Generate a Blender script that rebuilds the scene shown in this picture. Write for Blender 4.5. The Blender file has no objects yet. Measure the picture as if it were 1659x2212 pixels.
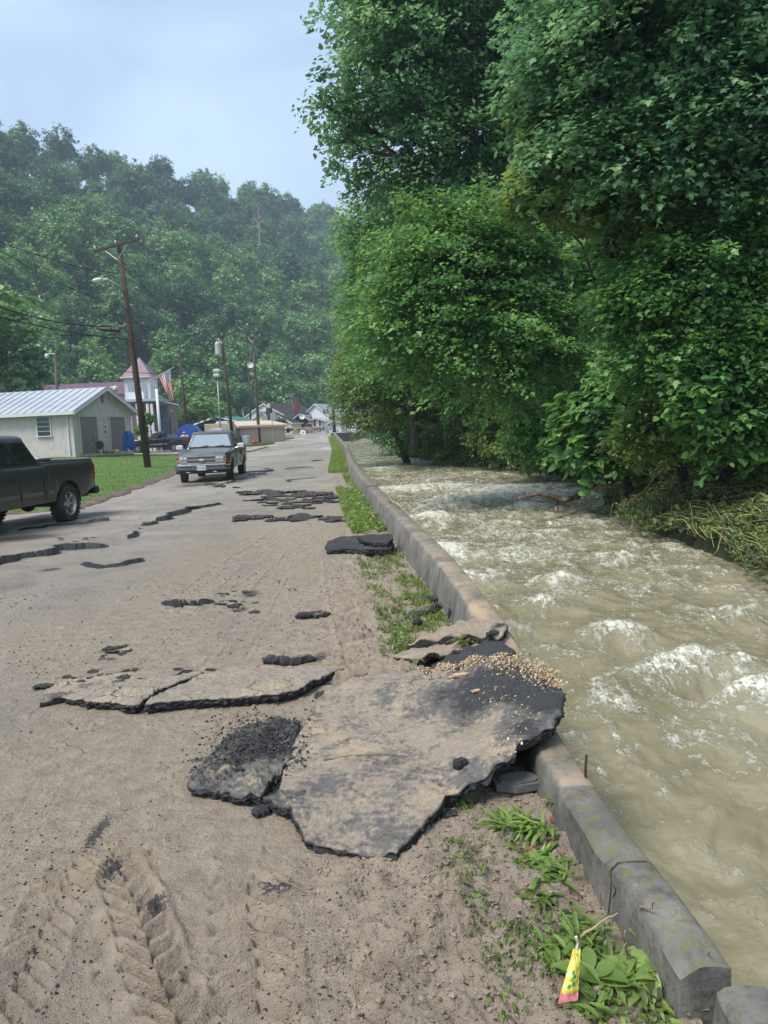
import bpy, math, random
import numpy as np
from mathutils import Vector, Matrix

S = bpy.context.scene
C = S.collection
PI = math.pi
R = math.radians

# ------------------------------------------------------------------ camera
CAM_H = 1.72
PITCH, ROLL, FPX = R(6.45), R(-2.4), 1600.0      # focal length in units of 1/2212 picture height
cam_d = bpy.data.cameras.new('camera')
cam = bpy.data.objects.new('camera', cam_d); C.objects.link(cam)
cam_d.sensor_fit = 'VERTICAL'; cam_d.sensor_height = 24.0
cam_d.lens = 24.0 * FPX / 2212.0
cam_d.clip_start = 0.05; cam_d.clip_end = 5000
cam.matrix_world = Matrix.Translation((0, 0, CAM_H)) @ Matrix.Rotation(PI/2 - PITCH, 4, 'X') @ Matrix.Rotation(ROLL, 4, 'Z')
S.camera = cam

# ------------------------------------------------------------------ sky, sun, exposure
SUN_EL, SUN_AZ = R(58), R(-125)      # azimuth measured from +Y towards +X: behind and to the left of the camera
w = bpy.data.worlds.new('World'); S.world = w; w.use_nodes = True
nt = w.node_tree; nt.nodes.clear()
def N(nt, t, **k):
    n = nt.nodes.new(t)
    for a, b in k.items(): setattr(n, a, b)
    return n
out = N(nt, 'ShaderNodeOutputWorld')
sky = N(nt, 'ShaderNodeTexSky', sky_type='NISHITA', sun_disc=False)
sky.sun_elevation = SUN_EL; sky.sun_rotation = SUN_AZ; sky.air_density = 1.2; sky.dust_density = 2.5
b1 = N(nt, 'ShaderNodeBackground'); b1.inputs[1].default_value = 0.10
nt.links.new(sky.outputs[0], b1.inputs[0])
tc = N(nt, 'ShaderNodeTexCoord')
mp = N(nt, 'ShaderNodeMapping'); mp.inputs['Scale'].default_value = (1.0, 1.0, 2.2)
nt.links.new(tc.outputs['Generated'], mp.inputs[0])
nz = N(nt, 'ShaderNodeTexNoise'); nz.inputs['Scale'].default_value = 1.9; nz.inputs['Detail'].default_value = 6; nz.inputs['Roughness'].default_value = .48
nz.inputs['Distortion'].default_value = .35
nt.links.new(mp.outputs[0], nz.inputs['Vector'])
cr = N(nt, 'ShaderNodeValToRGB')
cr.color_ramp.elements[0].position = .38; cr.color_ramp.elements[0].color = (.37, .475, .69, 1)
cr.color_ramp.elements[1].position = .62; cr.color_ramp.elements[1].color = (.62, .78, .95, 1)
nt.links.new(nz.outputs[0], cr.inputs[0])
b2 = N(nt, 'ShaderNodeBackground'); b2.inputs[1].default_value = 0.555
nt.links.new(cr.outputs[0], b2.inputs[0])
mx = N(nt, 'ShaderNodeMixShader'); mx.inputs[0].default_value = .86      # 86 % cloud cover
nt.links.new(b1.outputs[0], mx.inputs[1]); nt.links.new(b2.outputs[0], mx.inputs[2])
nt.links.new(mx.outputs[0], out.inputs[0])

sl = bpy.data.lights.new('sun', 'SUN'); sl.energy = 1.9; sl.angle = R(22); sl.color = (1.0, .94, .84)
so = bpy.data.objects.new('sun', sl); C.objects.link(so)
sd = Vector((math.sin(SUN_AZ)*math.cos(SUN_EL), math.cos(SUN_AZ)*math.cos(SUN_EL), math.sin(SUN_EL)))
so.rotation_euler = sd.to_track_quat('Z', 'Y').to_euler(); so.location = (0, -20, 60)

S.view_settings.view_transform = 'Standard'; S.view_settings.look = 'None'
S.view_settings.gamma = 1; S.view_settings.exposure = 1.38
try:
    S.cycles.max_bounces = 6; S.cycles.diffuse_bounces = 3; S.cycles.glossy_bounces = 3
    S.cycles.transmission_bounces = 3; S.cycles.volume_bounces = 0; S.cycles.transparent_max_bounces = 6
    S.cycles.use_denoising = True; S.cycles.use_adaptive_sampling = True
except Exception: pass

# ------------------------------------------------------------------ geometry helpers
def Rxm(a): c, s = math.cos(a), math.sin(a); return np.array([[1,0,0],[0,c,-s],[0,s,c]])
def Rzm(a): c, s = math.cos(a), math.sin(a); return np.array([[c,-s,0],[s,c,0],[0,0,1]])
RC = Rxm(PI/2 - PITCH) @ Rzm(ROLL)
def ray(px, py): return RC @ np.array([(px-829.5)/FPX, -(py-1106)/FPX, -1.0])
def P(px, py, z=0.0):                # where the sight line of a photo point meets the level z
    d = ray(px, py); t = (z-CAM_H)/d[2]; return np.array([0,0,CAM_H]) + t*d
def at(px, py, D):                   # the point at distance D north of the camera
    d = ray(px, py); return np.array([0,0,CAM_H]) + d*(D/d[1])

def _h(ix, iy, seed):
    n = (ix*374761393 + iy*668265263 + seed*1274126177) & 0xffffffff
    n = ((n ^ (n >> 13)) * 1274126177) & 0xffffffff
    return ((n ^ (n >> 16)) & 0xffff) / 65535.0
def vnoise(x, y, seed=0):
    x = np.asarray(x, float); y = np.asarray(y, float)
    ix = np.floor(x).astype(np.int64); iy = np.floor(y).astype(np.int64)
    fx = x-ix; fy = y-iy; fx = fx*fx*(3-2*fx); fy = fy*fy*(3-2*fy)
    a = _h(ix, iy, seed); b = _h(ix+1, iy, seed); c = _h(ix, iy+1, seed); d = _h(ix+1, iy+1, seed)
    return (a*(1-fx)+b*fx)*(1-fy) + (c*(1-fx)+d*fx)*fy
def fbm(x, y, seed=0, o=4, g=.5):
    v = 0; a = 1; t = 0
    for i in range(o):
        v = v + a*(vnoise(x*2**i+17.3*i, y*2**i-9.1*i, seed+i)-.5); t += a; a *= g
    return v/t*2
def ss(a, b, x):
    t = np.clip((np.asarray(x, float)-a)/(b-a), 0, 1); return t*t*(3-2*t)

def mesh_np(name, V, F, mat=None, smooth=False, attrs=None, fattrs=None, parent=None):
    """V (n,3); F (m,k) index array of one polygon size"""
    me = bpy.data.meshes.new(name)
    V = np.ascontiguousarray(V, dtype=np.float32); F = np.ascontiguousarray(F, dtype=np.int32)
    m, k = F.shape
    me.vertices.add(len(V)); me.vertices.foreach_set('co', V.ravel())
    me.loops.add(m*k); me.loops.foreach_set('vertex_index', F.ravel())
    me.polygons.add(m); me.polygons.foreach_set('loop_start', np.arange(0, m*k, k, dtype=np.int32))
    me.polygons.foreach_set('loop_total', np.full(m, k, dtype=np.int32))
    me.update(calc_edges=True)
    me.polygons.foreach_set('use_smooth', np.full(m, smooth))
    for d, dom in ((attrs, 'POINT'), (fattrs, 'FACE')):
        for a, v in (d or {}).items():
            at_ = me.attributes.new(a, 'FLOAT', dom); at_.data.foreach_set('value', np.ascontiguousarray(v, dtype=np.float32).ravel())
    if mat: me.materials.append(mat)
    o = bpy.data.objects.new(name, me); C.objects.link(o)
    if parent: o.parent = parent
    return o
def grid_faces(nr, nc):
    a = (np.arange(nr-1)[:, None]*nc + np.arange(nc-1)[None, :]).ravel()
    return np.stack([a, a+1, a+nc+1, a+nc], 1)

class MB:
    """collects shapes, builds them as ONE mesh object"""
    def __init__(s): s.v = []; s.f = []; s.mi = []; s.m = 0
    def add(s, vs, fs):
        o = len(s.v); s.v += [tuple(map(float, v)) for v in vs]
        s.f += [tuple(i+o for i in f) for f in fs]; s.mi += [s.m]*len(fs); return s
    def box(s, c, d, rz=0, M=None, bev=0):
        x, y, z = d[0]/2, d[1]/2, d[2]/2
        if bev:
            b = min(bev, x*.9, y*.9, z*.9); vs = []; 
            for sx in (-1, 1):
                for sy in (-1, 1):
                    for sz in (-1, 1):
                        vs += [(sx*(x-b), sy*(y-b), sz*z), (sx*(x-b), sy*y, sz*(z-b)), (sx*x, sy*(y-b), sz*(z-b))]
            import bmesh
            bm = bmesh.new(); [bm.verts.new(v) for v in vs]
            r = bmesh.ops.convex_hull(bm, input=bm.verts[:]); bm.verts.index_update()
            vs = [v.co[:] for v in bm.verts]; fs = [tuple(v.index for v in f.verts) for f in bm.faces]; bm.free()
        else:
            vs = [(sx*x, sy*y, sz*z) for sx in (-1,1) for sy in (-1,1) for sz in (-1,1)]
            fs = [(0,1,3,2),(4,6,7,5),(0,4,5,1),(2,3,7,6),(0,2,6,4),(1,5,7,3)]
        cr, sr = math.cos(rz), math.sin(rz)
        vs = [(v[0]*cr-v[1]*sr+c[0], v[0]*sr+v[1]*cr+c[1], v[2]+c[2]) for v in vs]
        if M is not None: vs = [M @ Vector(v) for v in vs]
        return s.add(vs, fs)
    def tube(s, pts, r, n=8, cap=True):
        pts = [Vector(p) for p in pts]; rs = r if hasattr(r, '__len__') else [r]*len(pts)
        vs = []; up = None
        for i, p in enumerate(pts):
            t = (pts[min(i+1, len(pts)-1)] - pts[max(i-1, 0)]).normalized()
            if up is None: up = Vector((0,0,1)) if abs(t.z) < .9 else Vector((1,0,0))
            a = t.cross(up).normalized(); b = a.cross(t).normalized(); up = b
            for k in range(n):
                q = 2*PI*k/n; vs.append(p + (a*math.cos(q)+b*math.sin(q))*rs[i])
        fs = [(i*n+k, i*n+(k+1)%n, (i+1)*n+(k+1)%n, (i+1)*n+k) for i in range(len(pts)-1) for k in range(n)]
        if cap: fs += [tuple(range(n))[::-1], tuple((len(pts)-1)*n+k for k in range(n))]
        return s.add(vs, fs)
    def prism(s, poly, h0, h1):      # polygon in xy, extruded in z
        n = len(poly); vs = [(p[0], p[1], h0) for p in poly] + [(p[0], p[1], h1) for p in poly]
        fs = [tuple(range(n))[::-1], tuple(range(n, 2*n))] + [(i, (i+1)%n, n+(i+1)%n, n+i) for i in range(n)]
        return s.add(vs, fs)
    def quad(s, a, b, c, d): return s.add([a,b,c,d], [(0,1,2,3)])
    def slab(s, pts, t):             # a planar polygon given thickness t along its normal (both ways)
        p = [Vector(q) for q in pts]; n = (p[1]-p[0]).cross(p[2]-p[0]).normalized()*(t/2); k = len(p)
        vs = [q-n for q in p]+[q+n for q in p]
        return s.add(vs, [tuple(range(k))[::-1], tuple(range(k, 2*k))]+[(i,(i+1)%k,k+(i+1)%k,k+i) for i in range(k)])
    def lathe(s, prof, n=24, M=None):  # profile (r, z)
        vs = [(r*math.cos(2*PI*k/n), r*math.sin(2*PI*k/n), z) for r, z in prof for k in range(n)]
        if M is not None: vs = [M @ Vector(v) for v in vs]
        return s.add(vs, [(i*n+k, i*n+(k+1)%n, (i+1)*n+(k+1)%n, (i+1)*n+k) for i in range(len(prof)-1) for k in range(n)])
    def blob(s, c, r, seed=0, k=.25, n=10, m=7):
        rn = random.Random(seed); vs = []; r = r if hasattr(r, '__len__') else (r, r, r)
        for i in range(m+1):
            for j in range(n):
                a = PI*i/m; b = 2*PI*j/n; q = 1 + (rn.random()-.5)*2*k*(0 if i in (0, m) else 1)
                vs.append((c[0]+r[0]*q*math.sin(a)*math.cos(b), c[1]+r[1]*q*math.sin(a)*math.sin(b), c[2]+r[2]*q*math.cos(a)))
        return s.add(vs, [(i*n+j, (i+1)*n+j, (i+1)*n+(j+1)%n, i*n+(j+1)%n) for i in range(m) for j in range(n)])
    def build(s, name, mats, parent=None, smooth=False, angle=None):
        me = bpy.data.meshes.new(name); me.from_pydata(s.v, [], s.f)
        if not isinstance(mats, (list, tuple)): mats = [mats]
        for m in mats: me.materials.append(m)
        if len(mats) > 1: me.polygons.foreach_set('material_index', s.mi)
        me.update()
        if smooth or angle: 
            me.polygons.foreach_set('use_smooth', [True]*len(me.polygons))
            if angle:
                try: me.set_sharp_from_angle(angle=R(angle))
                except Exception: pass
        o = bpy.data.objects.new(name, me); C.objects.link(o)
        if parent: o.parent = parent
        return o
def fix_normals(o):
    import bmesh
    bm = bmesh.new(); bm.from_mesh(o.data); bmesh.ops.recalc_face_normals(bm, faces=bm.faces[:]); bm.to_mesh(o.data); bm.free(); return o
def tag(o, label, cat, group=None):
    o['label'] = label; o['category'] = cat
    if group: o['group'] = group
    return o
def thing(name, loc, label, cat, rz=0, group=None):
    o = bpy.data.objects.new(name, None); C.objects.link(o); o.location = Vector([float(c) for c in loc]); o.rotation_euler = (0, 0, rz)
    o.empty_display_size = .2
    return tag(o, label, cat, group)
def struct(o, kind='structure'): o['kind'] = kind; return o
def copy_tree(o, parent=None):
    c = o.copy(); C.objects.link(c); c.parent = parent
    for ch in list(o.children): copy_tree(ch, c)
    return c

# ------------------------------------------------------------------ materials
def mat(name, col, rough=.6, spec=.5, metal=0, var=0, vscale=5, bump=0, bscale=60, col2=None, lo=.35, hi=.65, detail=6, stretch=None, coat=0, bdist=.01):
    m = bpy.data.materials.new(name); m.use_nodes = True; nt = m.node_tree; b = nt.nodes['Principled BSDF']
    b.inputs['Roughness'].default_value = rough; b.inputs['Metallic'].default_value = metal
    b.inputs['Specular IOR Level'].default_value = spec
    if coat: b.inputs['Coat Weight'].default_value = coat; b.inputs['Coat Roughness'].default_value = .08
    col = tuple(col)+(1,)
    if col2 is None and var: col2 = tuple(c*(1-var) for c in col[:3]); 
    if col2 is not None:
        t = N(nt, 'ShaderNodeTexCoord'); mpn = N(nt, 'ShaderNodeMapping'); nt.links.new(t.outputs['Object'], mpn.inputs[0])
        if stretch: mpn.inputs['Scale'].default_value = stretch
        n = N(nt, 'ShaderNodeTexNoise'); n.inputs['Scale'].default_value = vscale; n.inputs['Detail'].default_value = detail; n.inputs['Roughness'].default_value = .6
        nt.links.new(mpn.outputs[0], n.inputs['Vector'])
        r = N(nt, 'ShaderNodeValToRGB'); r.color_ramp.elements[0].position = lo; r.color_ramp.elements[1].position = hi
        r.color_ramp.elements[0].color = col; r.color_ramp.elements[1].color = tuple(col2)+(1,)
        nt.links.new(n.outputs[0], r.inputs[0]); nt.links.new(r.outputs[0], b.inputs['Base Color'])
    else: b.inputs['Base Color'].default_value = col
    if bump:
        t = N(nt, 'ShaderNodeTexCoord'); n2 = N(nt, 'ShaderNodeTexNoise'); n2.inputs['Scale'].default_value = bscale; n2.inputs['Detail'].default_value = 8
        nt.links.new(t.outputs['Object'], n2.inputs['Vector'])
        bp = N(nt, 'ShaderNodeBump'); bp.inputs['Strength'].default_value = bump; bp.inputs['Distance'].default_value = bdist
        nt.links.new(n2.outputs[0], bp.inputs['Height']); nt.links.new(bp.outputs[0], b.inputs['Normal'])
    return m
def mixc(nt, a, b, f):
    m = N(nt, 'ShaderNodeMix', data_type='RGBA')
    for i, v in ((6, a), (7, b), (0, f)):
        if hasattr(v, 'node'): nt.links.new(v, m.inputs[i])
        else: m.inputs[i].default_value = v if i == 0 else tuple(v)+(1,)
    return m.outputs[2]
def noise(nt, scale, detail=6, rough=.55, vec=None, stretch=None, dist=0):
    if vec is None: vec = N(nt, 'ShaderNodeTexCoord').outputs['Object']
    if stretch:
        mpn = N(nt, 'ShaderNodeMapping'); mpn.inputs['Scale'].default_value = stretch; nt.links.new(vec, mpn.inputs[0]); vec = mpn.outputs[0]
    n = N(nt, 'ShaderNodeTexNoise'); n.inputs['Scale'].default_value = scale; n.inputs['Detail'].default_value = detail
    n.inputs['Roughness'].default_value = rough; n.inputs['Distortion'].default_value = dist; nt.links.new(vec, n.inputs['Vector']); return n.outputs[0]
def ramp(nt, v, a, b):
    r = N(nt, 'ShaderNodeMapRange'); r.inputs[1].default_value = a; r.inputs[2].default_value = b; r.clamp = True
    nt.links.new(v, r.inputs[0]); return r.outputs[0]
def attr(nt, name): return N(nt, 'ShaderNodeAttribute', attribute_name=name).outputs['Fac']
def math_(nt, op, a, b=None):
    n = N(nt, 'ShaderNodeMath', operation=op)
    for i, v in enumerate((a, b)):
        if v is None: continue
        if hasattr(v, 'node'): nt.links.new(v, n.inputs[i])
        else: n.inputs[i].default_value = v
    return n.outputs[0]
def newmat(name):
    m = bpy.data.materials.new(name); m.use_nodes = True; return m, m.node_tree, m.node_tree.nodes['Principled BSDF']

# mud over asphalt: colour depends on how much silt lies there (attribute silt), broken asphalt faces (attribute broken)
m_road, nt, b = newmat('silt_covered_asphalt')
n1 = noise(nt, 1.3, 7, .6); n2 = noise(nt, 9, 8, .65); n3 = noise(nt, 70, 5, .6)
grey = mixc(nt, (.275,.24,.205), (.405,.352,.30), ramp(nt, n1, .35, .65))
brown = mixc(nt, (.235,.185,.14), (.41,.335,.255), ramp(nt, n2, .3, .7))
silt = attr(nt, 'silt')
c = mixc(nt, grey, brown, ramp(nt, math_(nt, 'ADD', silt, math_(nt, 'MULTIPLY', math_(nt, 'SUBTRACT', n2, .5), .9)), .2, .8))
c = mixc(nt, c, (.085,.07,.058), math_(nt, 'MULTIPLY', ramp(nt, noise(nt, 48, 6, .7), .60, .70), .42))  # dark specks painted into the colour for the mud's fine shadow contrast
c = mixc(nt, c, (.34,.255,.155), math_(nt, 'MULTIPLY', ramp(nt, n1, .55, .66), .5))
c = mixc(nt, c, (.50,.44,.36), attr(nt, 'pale'))
crumb = attr(nt, 'crumb')
c = mixc(nt, c, mixc(nt, (.018,.018,.02), (.09,.082,.075), ramp(nt, n3, .3, .7)), ramp(nt, math_(nt, 'ADD', crumb, math_(nt, 'MULTIPLY', math_(nt, 'SUBTRACT', n3, .5), 1.3)), .45, .62))
c = mixc(nt, c, (.02,.02,.022), ramp(nt, math_(nt, 'ADD', attr(nt, 'broken'), math_(nt, 'MULTIPLY', math_(nt, 'SUBTRACT', n3, .5), .7)), .42, .55))
nt.links.new(c, b.inputs['Base Color'])
n5 = noise(nt, .55, 6, .65, stretch=(1.6,.7,1)); c = mixc(nt, c, mixc(nt, (.15,.137,.125), (.23,.205,.18), n3), math_(nt, 'MULTIPLY', ramp(nt, n5, .52, .70), .55))
nt.links.new(c, b.inputs['Base Color'])
def cracks(nt, scale, mask, wid=.02):
    v = N(nt, 'ShaderNodeTexVoronoi', feature='DISTANCE_TO_EDGE'); v.inputs['Scale'].default_value = scale
    t_ = N(nt, 'ShaderNodeTexCoord'); nn_ = N(nt, 'ShaderNodeTexNoise'); nn_.inputs['Scale'].default_value = scale*1.7; nn_.inputs['Detail'].default_value = 5
    nt.links.new(t_.outputs['Object'], nn_.inputs['Vector']); va = N(nt, 'ShaderNodeVectorMath', operation='MULTIPLY_ADD'); nt.links.new(nn_.outputs['Color'], va.inputs[0]); va.inputs[1].default_value = (.5/scale, .5/scale, 0); nt.links.new(t_.outputs['Object'], va.inputs[2])
    mp_ = N(nt, 'ShaderNodeMapping'); mp_.inputs['Scale'].default_value = (1, 1, 0); nt.links.new(va.outputs[0], mp_.inputs[0]); nt.links.new(mp_.outputs[0], v.inputs['Vector'])
    return math_(nt, 'MULTIPLY', ramp(nt, v.outputs['Distance'], wid, wid*.3), mask)
crk = cracks(nt, 1.9, ramp(nt, noise(nt, .9, 3), .60, .66), .009)
c = mixc(nt, c, (.04,.036,.033), math_(nt, 'MULTIPLY', crk, .8)); nt.links.new(c, b.inputs['Base Color'])
wet = attr(nt, 'wet')
nt.links.new(math_(nt, 'SUBTRACT', math_(nt, 'SUBTRACT', .78, math_(nt, 'MULTIPLY', wet, .5)), math_(nt, 'MULTIPLY', n2, .12)), b.inputs['Roughness'])
bp = N(nt, 'ShaderNodeBump'); bp.inputs['Strength'].default_value = .95; bp.inputs['Distance'].default_value = .03
nt.links.new(math_(nt, 'ADD', noise(nt, 38, 7, .65), math_(nt, 'MULTIPLY', noise(nt, 160, 4), .4)), bp.inputs['Height']); nt.links.new(bp.outputs[0], b.inputs['Normal'])

m_ground = mat('gravel_lot', (.26,.24,.22), .9, var=.35, vscale=.6, bump=.5, bscale=9, detail=8)
m_forest = mat('forest_floor', (.018,.035,.012), .9, col2=(.03,.028,.016), vscale=.3)
m_lawn = mat('lawn_turf', (.06,.14,.018), .85, col2=(.10,.155,.035), vscale=.5, bump=.8, bscale=22, bdist=.04, detail=9)
m_conc, nt, b = newmat('weathered_concrete')
n1 = noise(nt, 2.2, 8, .62); n2 = noise(nt, 24, 9, .75); n3 = noise(nt, 5, 4, .5)
c = mixc(nt, (.085,.082,.075), (.24,.225,.20), ramp(nt, n1, .32, .66))
c = mixc(nt, c, (.035,.035,.033), ramp(nt, n2, .52, .70))
c = mixc(nt, c, (.30,.29,.27), math_(nt, 'MULTIPLY', ramp(nt, noise(nt, 31, 5, .7), .62, .70), .6))
tcj = N(nt, 'ShaderNodeTexCoord'); sj = N(nt, 'ShaderNodeSeparateXYZ'); nt.links.new(tcj.outputs['Object'], sj.inputs[0])
jt_ = math_(nt, 'ABSOLUTE', math_(nt, 'SUBTRACT', math_(nt, 'FRACT', math_(nt, 'ADD', math_(nt, 'DIVIDE', sj.outputs[1], 2.45), math_(nt, 'MULTIPLY', n1, .01))), .5))
c = mixc(nt, c, (.02,.02,.018), ramp(nt, jt_, .4962, .4985))
c = mixc(nt, c, (.06,.055,.05), math_(nt, 'MULTIPLY', ramp(nt, noise(nt, 9, 6, .65, stretch=(1,1,.12)), .52, .66), .7))
nv = N(nt, 'ShaderNodeNewGeometry'); sx = N(nt, 'ShaderNodeSeparateXYZ'); nt.links.new(nv.outputs['Normal'], sx.inputs[0])
topm = ramp(nt, sx.outputs[2], .6, .9)
c = mixc(nt, c, (.44,.32,.2), math_(nt, 'MULTIPLY', math_(nt, 'MULTIPLY', topm, attr(nt, 'silt')), ramp(nt, n3, .3, .55)))
c = mixc(nt, c, (.20,.18,.04), math_(nt, 'MULTIPLY', math_(nt, 'MULTIPLY', topm, attr(nt, 'lichen')), math_(nt, 'MULTIPLY', ramp(nt, n2, .5, .62), .7)))
nt.links.new(c, b.inputs['Base Color']); b.inputs['Roughness'].default_value = .82
bp = N(nt, 'ShaderNodeBump'); bp.inputs['Strength'].default_value = .6; bp.inputs['Distance'].default_value = .01
nt.links.new(noise(nt, 45, 9, .7), bp.inputs['Height']); nt.links.new(bp.outputs[0], b.inputs['Normal'])

# silty flood water
m_water, nt, b = newmat('silty_flood_water')
st = (1.0, .55, 1.0)
n1 = noise(nt, .8, 5, .5, dist=.6)
c = mixc(nt, (.205,.183,.11), (.28,.252,.165), ramp(nt, n1, .35, .65))
f1 = noise(nt, 3.4, 10, .70, stretch=(1, .34, 1), dist=1.5); f2 = noise(nt, 19, 8, .68, stretch=(1, .6, 1), dist=1.2)
fo = attr(nt, 'foam')
fm = ramp(nt, math_(nt, 'ADD', fo, math_(nt, 'ADD', math_(nt, 'MULTIPLY', math_(nt, 'SUBTRACT', f1, .5), 1.9), math_(nt, 'MULTIPLY', math_(nt, 'SUBTRACT', f2, .5), 2.6))), .38, .90)
c = mixc(nt, c, (.66,.65,.56), fm)
nt.links.new(c, b.inputs['Base Color'])
nt.links.new(math_(nt, 'ADD', .14, math_(nt, 'MULTIPLY', fm, .5)), b.inputs['Roughness'])
b.inputs['Specular IOR Level'].default_value = .5
bp = N(nt, 'ShaderNodeBump'); bp.inputs['Strength'].default_value = .75; bp.inputs['Distance'].default_value = .05
nt.links.new(math_(nt, 'ADD', math_(nt, 'MULTIPLY', noise(nt, 4.0, 4, .5, dist=.5), .55), math_(nt, 'ADD', math_(nt, 'MULTIPLY', noise(nt, 24, 3, .5, stretch=(.6,1,1)), .12), math_(nt, 'MULTIPLY', fm, .3))), bp.inputs['Height']); nt.links.new(bp.outputs[0], b.inputs['Normal'])

# ------------------------------------------------------------------ terrain profile
def prof(y): return np.interp(y, [-50,35,55,75,100,130,170,300,900], [0,0,.22,.5,.82,1.25,1.6,3,6])
def roadleft(y): return np.interp(y, [0,12,17,18.5,20,26,35,50,60,90,140], [-9,-12,-12,-7.7,-7.85,-8.5,-9.7,-11.6,-12.4,-13,-14])
# inner foot and outer crest of the river wall (x as a function of y)
XI = ([0,1.9,2.1,2.3,2.6,3.0,3.5,4.6,6.4,7.8,10.5,14.2,22.6,31,53,107.4], [.79,.785,.775,.76,.725,.69,.655,.62,.55,.45,.20,-.14,-.85,-1.45,-2.7,-6.85])
def xin(y): return np.interp(y, *XI)
def wtop(y): return np.interp(y, [0,3.03,3.04,3.7,4.2,5,8,12,30], [.175,.175,.165,.17,.24,.29,.33,.36,.38]) + prof(y)
def wwid(y): return np.interp(y, [0,3,5,9,20], [.135,.155,.19,.23,.25])
def wz(y): return -.65 + .75*prof(y)
def bank(y): return np.interp(y, [-40,0,8,15,20,26,35,46,60,98,103,112], [6,6.2,6.6,7.4,8,8.4,7,5.3,3,-1.0,14,60])
def lawn_h(x, y): return .55*ss(0, 12, roadleft(y)-x)*ss(17, 45, y)*(1-.9*ss(53, 62, y))
def G(x, y): return prof(y) + lawn_h(x, y)

# ground sheet out to the horizon (riverbed is a cut in it)
def warp(a, b, n, fine, c0=0):
    t = np.linspace(np.arcsinh((a-c0)/fine), np.arcsinh((b-c0)/fine), n); return c0+fine*np.sinh(t)
xs = warp(-900, 900, 330, 4, 0.3); ys = warp(-300, 1500, 300, 12, 3)
X, Y = np.meshgrid(xs, ys)
cut = ss(-.02, .1, X-xin(Y)) * (1-ss(108, 108.4, Y-.02*X))
Z = np.where(X < xin(Y)+.03, G(X, Y)-.09, prof(Y)-.09)
Z = Z*(1-cut) + (-2.6)*cut
ground = mesh_np('ground', np.stack([X, Y, Z], -1).reshape(-1, 3), grid_faces(*X.shape), m_ground, smooth=True); struct(ground)

# ------------------------------------------------------------------ the muddy road: fine height field
NR, NC = 1400, 820
yr = np.exp(np.linspace(math.log(1.15), math.log(125), NR)); 
Yg = np.repeat(yr[:, None], NC, 1)
LROW = np.maximum(roadleft(yr), -.95*yr-1.6); Rr = xin(yr)+.06
Xg = LROW[:, None] + (Rr-LROW)[:, None]*np.linspace(0, 1, NC)[None, :]
rowd = np.gradient(yr)[:, None]
lod = lambda k: np.clip(1-(rowd/(k)), 0, 1)              # fade detail finer than the rows
edge_r = xin(Yg)-Xg                                   # distance from the wall
# pavement edge: verge is right of it
vd = np.interp(yr, [0,2,3.5,5.8,8.7,11.3,18,34,60,90,125], [.33,.30,.46,.6,.75,.75,.62,.55,.7,.8,.8])[:, None] + .05*fbm(Yg*2.2, Yg*0, 5, 3)
verge = ss(-.08, .08, vd-edge_r)
Zg = .010*fbm(Xg*1.1, Yg*.8, 1, 4)
silt = ss(-5.2, -1.2, Xg + .0*Yg)*(1-.6*ss(10, 20, Yg))*(1-.7*ss(30, 60, Yg)) + .75*verge + .25*(1-ss(2.2, 4.5, Yg))
silt = np.clip(silt + .35*fbm(Xg*.7, Yg*.45, 9, 4), 0, 1.2)
rough_z = np.clip(ss(-.55, .35, Xg + .10*(3-Yg))*(1-ss(2.6, 3.4, Yg)) + .8*verge + ss(-.9,-.2,Xg)*(1-ss(-.2,.25,Xg))*ss(4.9,5.4,Yg)*(1-ss(8.5,11,Yg)), 0, 1)
rz_ = fbm(Xg*9, Yg*9, 21, 5, .55); rr_ = 1-np.abs(fbm(Xg*6+3, Yg*7, 33, 5, .6))*2
Zg += rough_z*(.044*rz_ + .036*rr_) + .0045*fbm(Xg*22, Yg*26, 41, 4, .6)
# general small lumps
lump = np.clip(fbm(Xg*16, Yg*20, 77, 3, .5)-.32, 0, 1)
Zg += .028*lump*(.35+silt)
crumb = np.zeros_like(Zg); broken = np.zeros_like(Zg); wet = np.clip(.25+.9*fbm(Xg*.35, Yg*.22, 55, 3)+.5*ss(-.5, -4, Xg), 0, 1)
# tyre lug prints
def lugs(pts, width, pitch, amp, slant, seed=0, fadey=14):
    global Zg
    W = np.array([P(a, b)[:2] for a, b in pts]); o = np.argsort(W[:, 1]); W = W[o]
    xc = np.interp(Yg, W[:, 1], W[:, 0]); inside = ss(W[0,1]-.1, W[0,1]+.15, Yg)*(1-ss(W[-1,1]-.3, W[-1,1]+.1, Yg))
    d = Xg-xc + .012*fbm(Xg*5, Yg*5, seed, 2)
    m = ss(width/2+.02, width/2-.02, np.abs(d))*inside
    side = np.sign(d+1e-9)
    ph = (Yg + slant*np.abs(d) + np.where(side > 0, pitch*.5, 0))/pitch + .35*fbm(Xg*4, Yg*4, seed+3, 3)
    fr_ = ph-np.floor(ph); ridge = np.clip(fr_/.62, 0, 1)**1.6*np.clip((1-fr_)/.16, 0, 1)
    k = np.clip(.25+1.1*vnoise(Xg*2.3, Yg*2.3, seed+7), 0, 1)*np.clip(1-rowd/(pitch*.45), 0, 1)
    Zg += m*k*amp*(ridge-.35) - m*amp*.10; wet[:] = np.clip(wet+.5*m*(1-ridge), 0, 1)
    Zg += amp*.3*np.exp(-((np.abs(d)-width/2-.02)/.02)**2)*inside*(.3+vnoise(Xg*8, Yg*8, seed))*lod(.1)
lugs([(235,1830),(290,1950),(330,2080),(385,2212),(430,2330)], .20, .092, .075, -.9, 1)
lugs([(-30,2230),(60,2090),(120,1950),(180,1830)], .2, .085, .045, .8, 4)
lugs([(560,2240),(545,2050),(530,1940),(560,1850)], .26, .095, .04, .6, 8)
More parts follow.
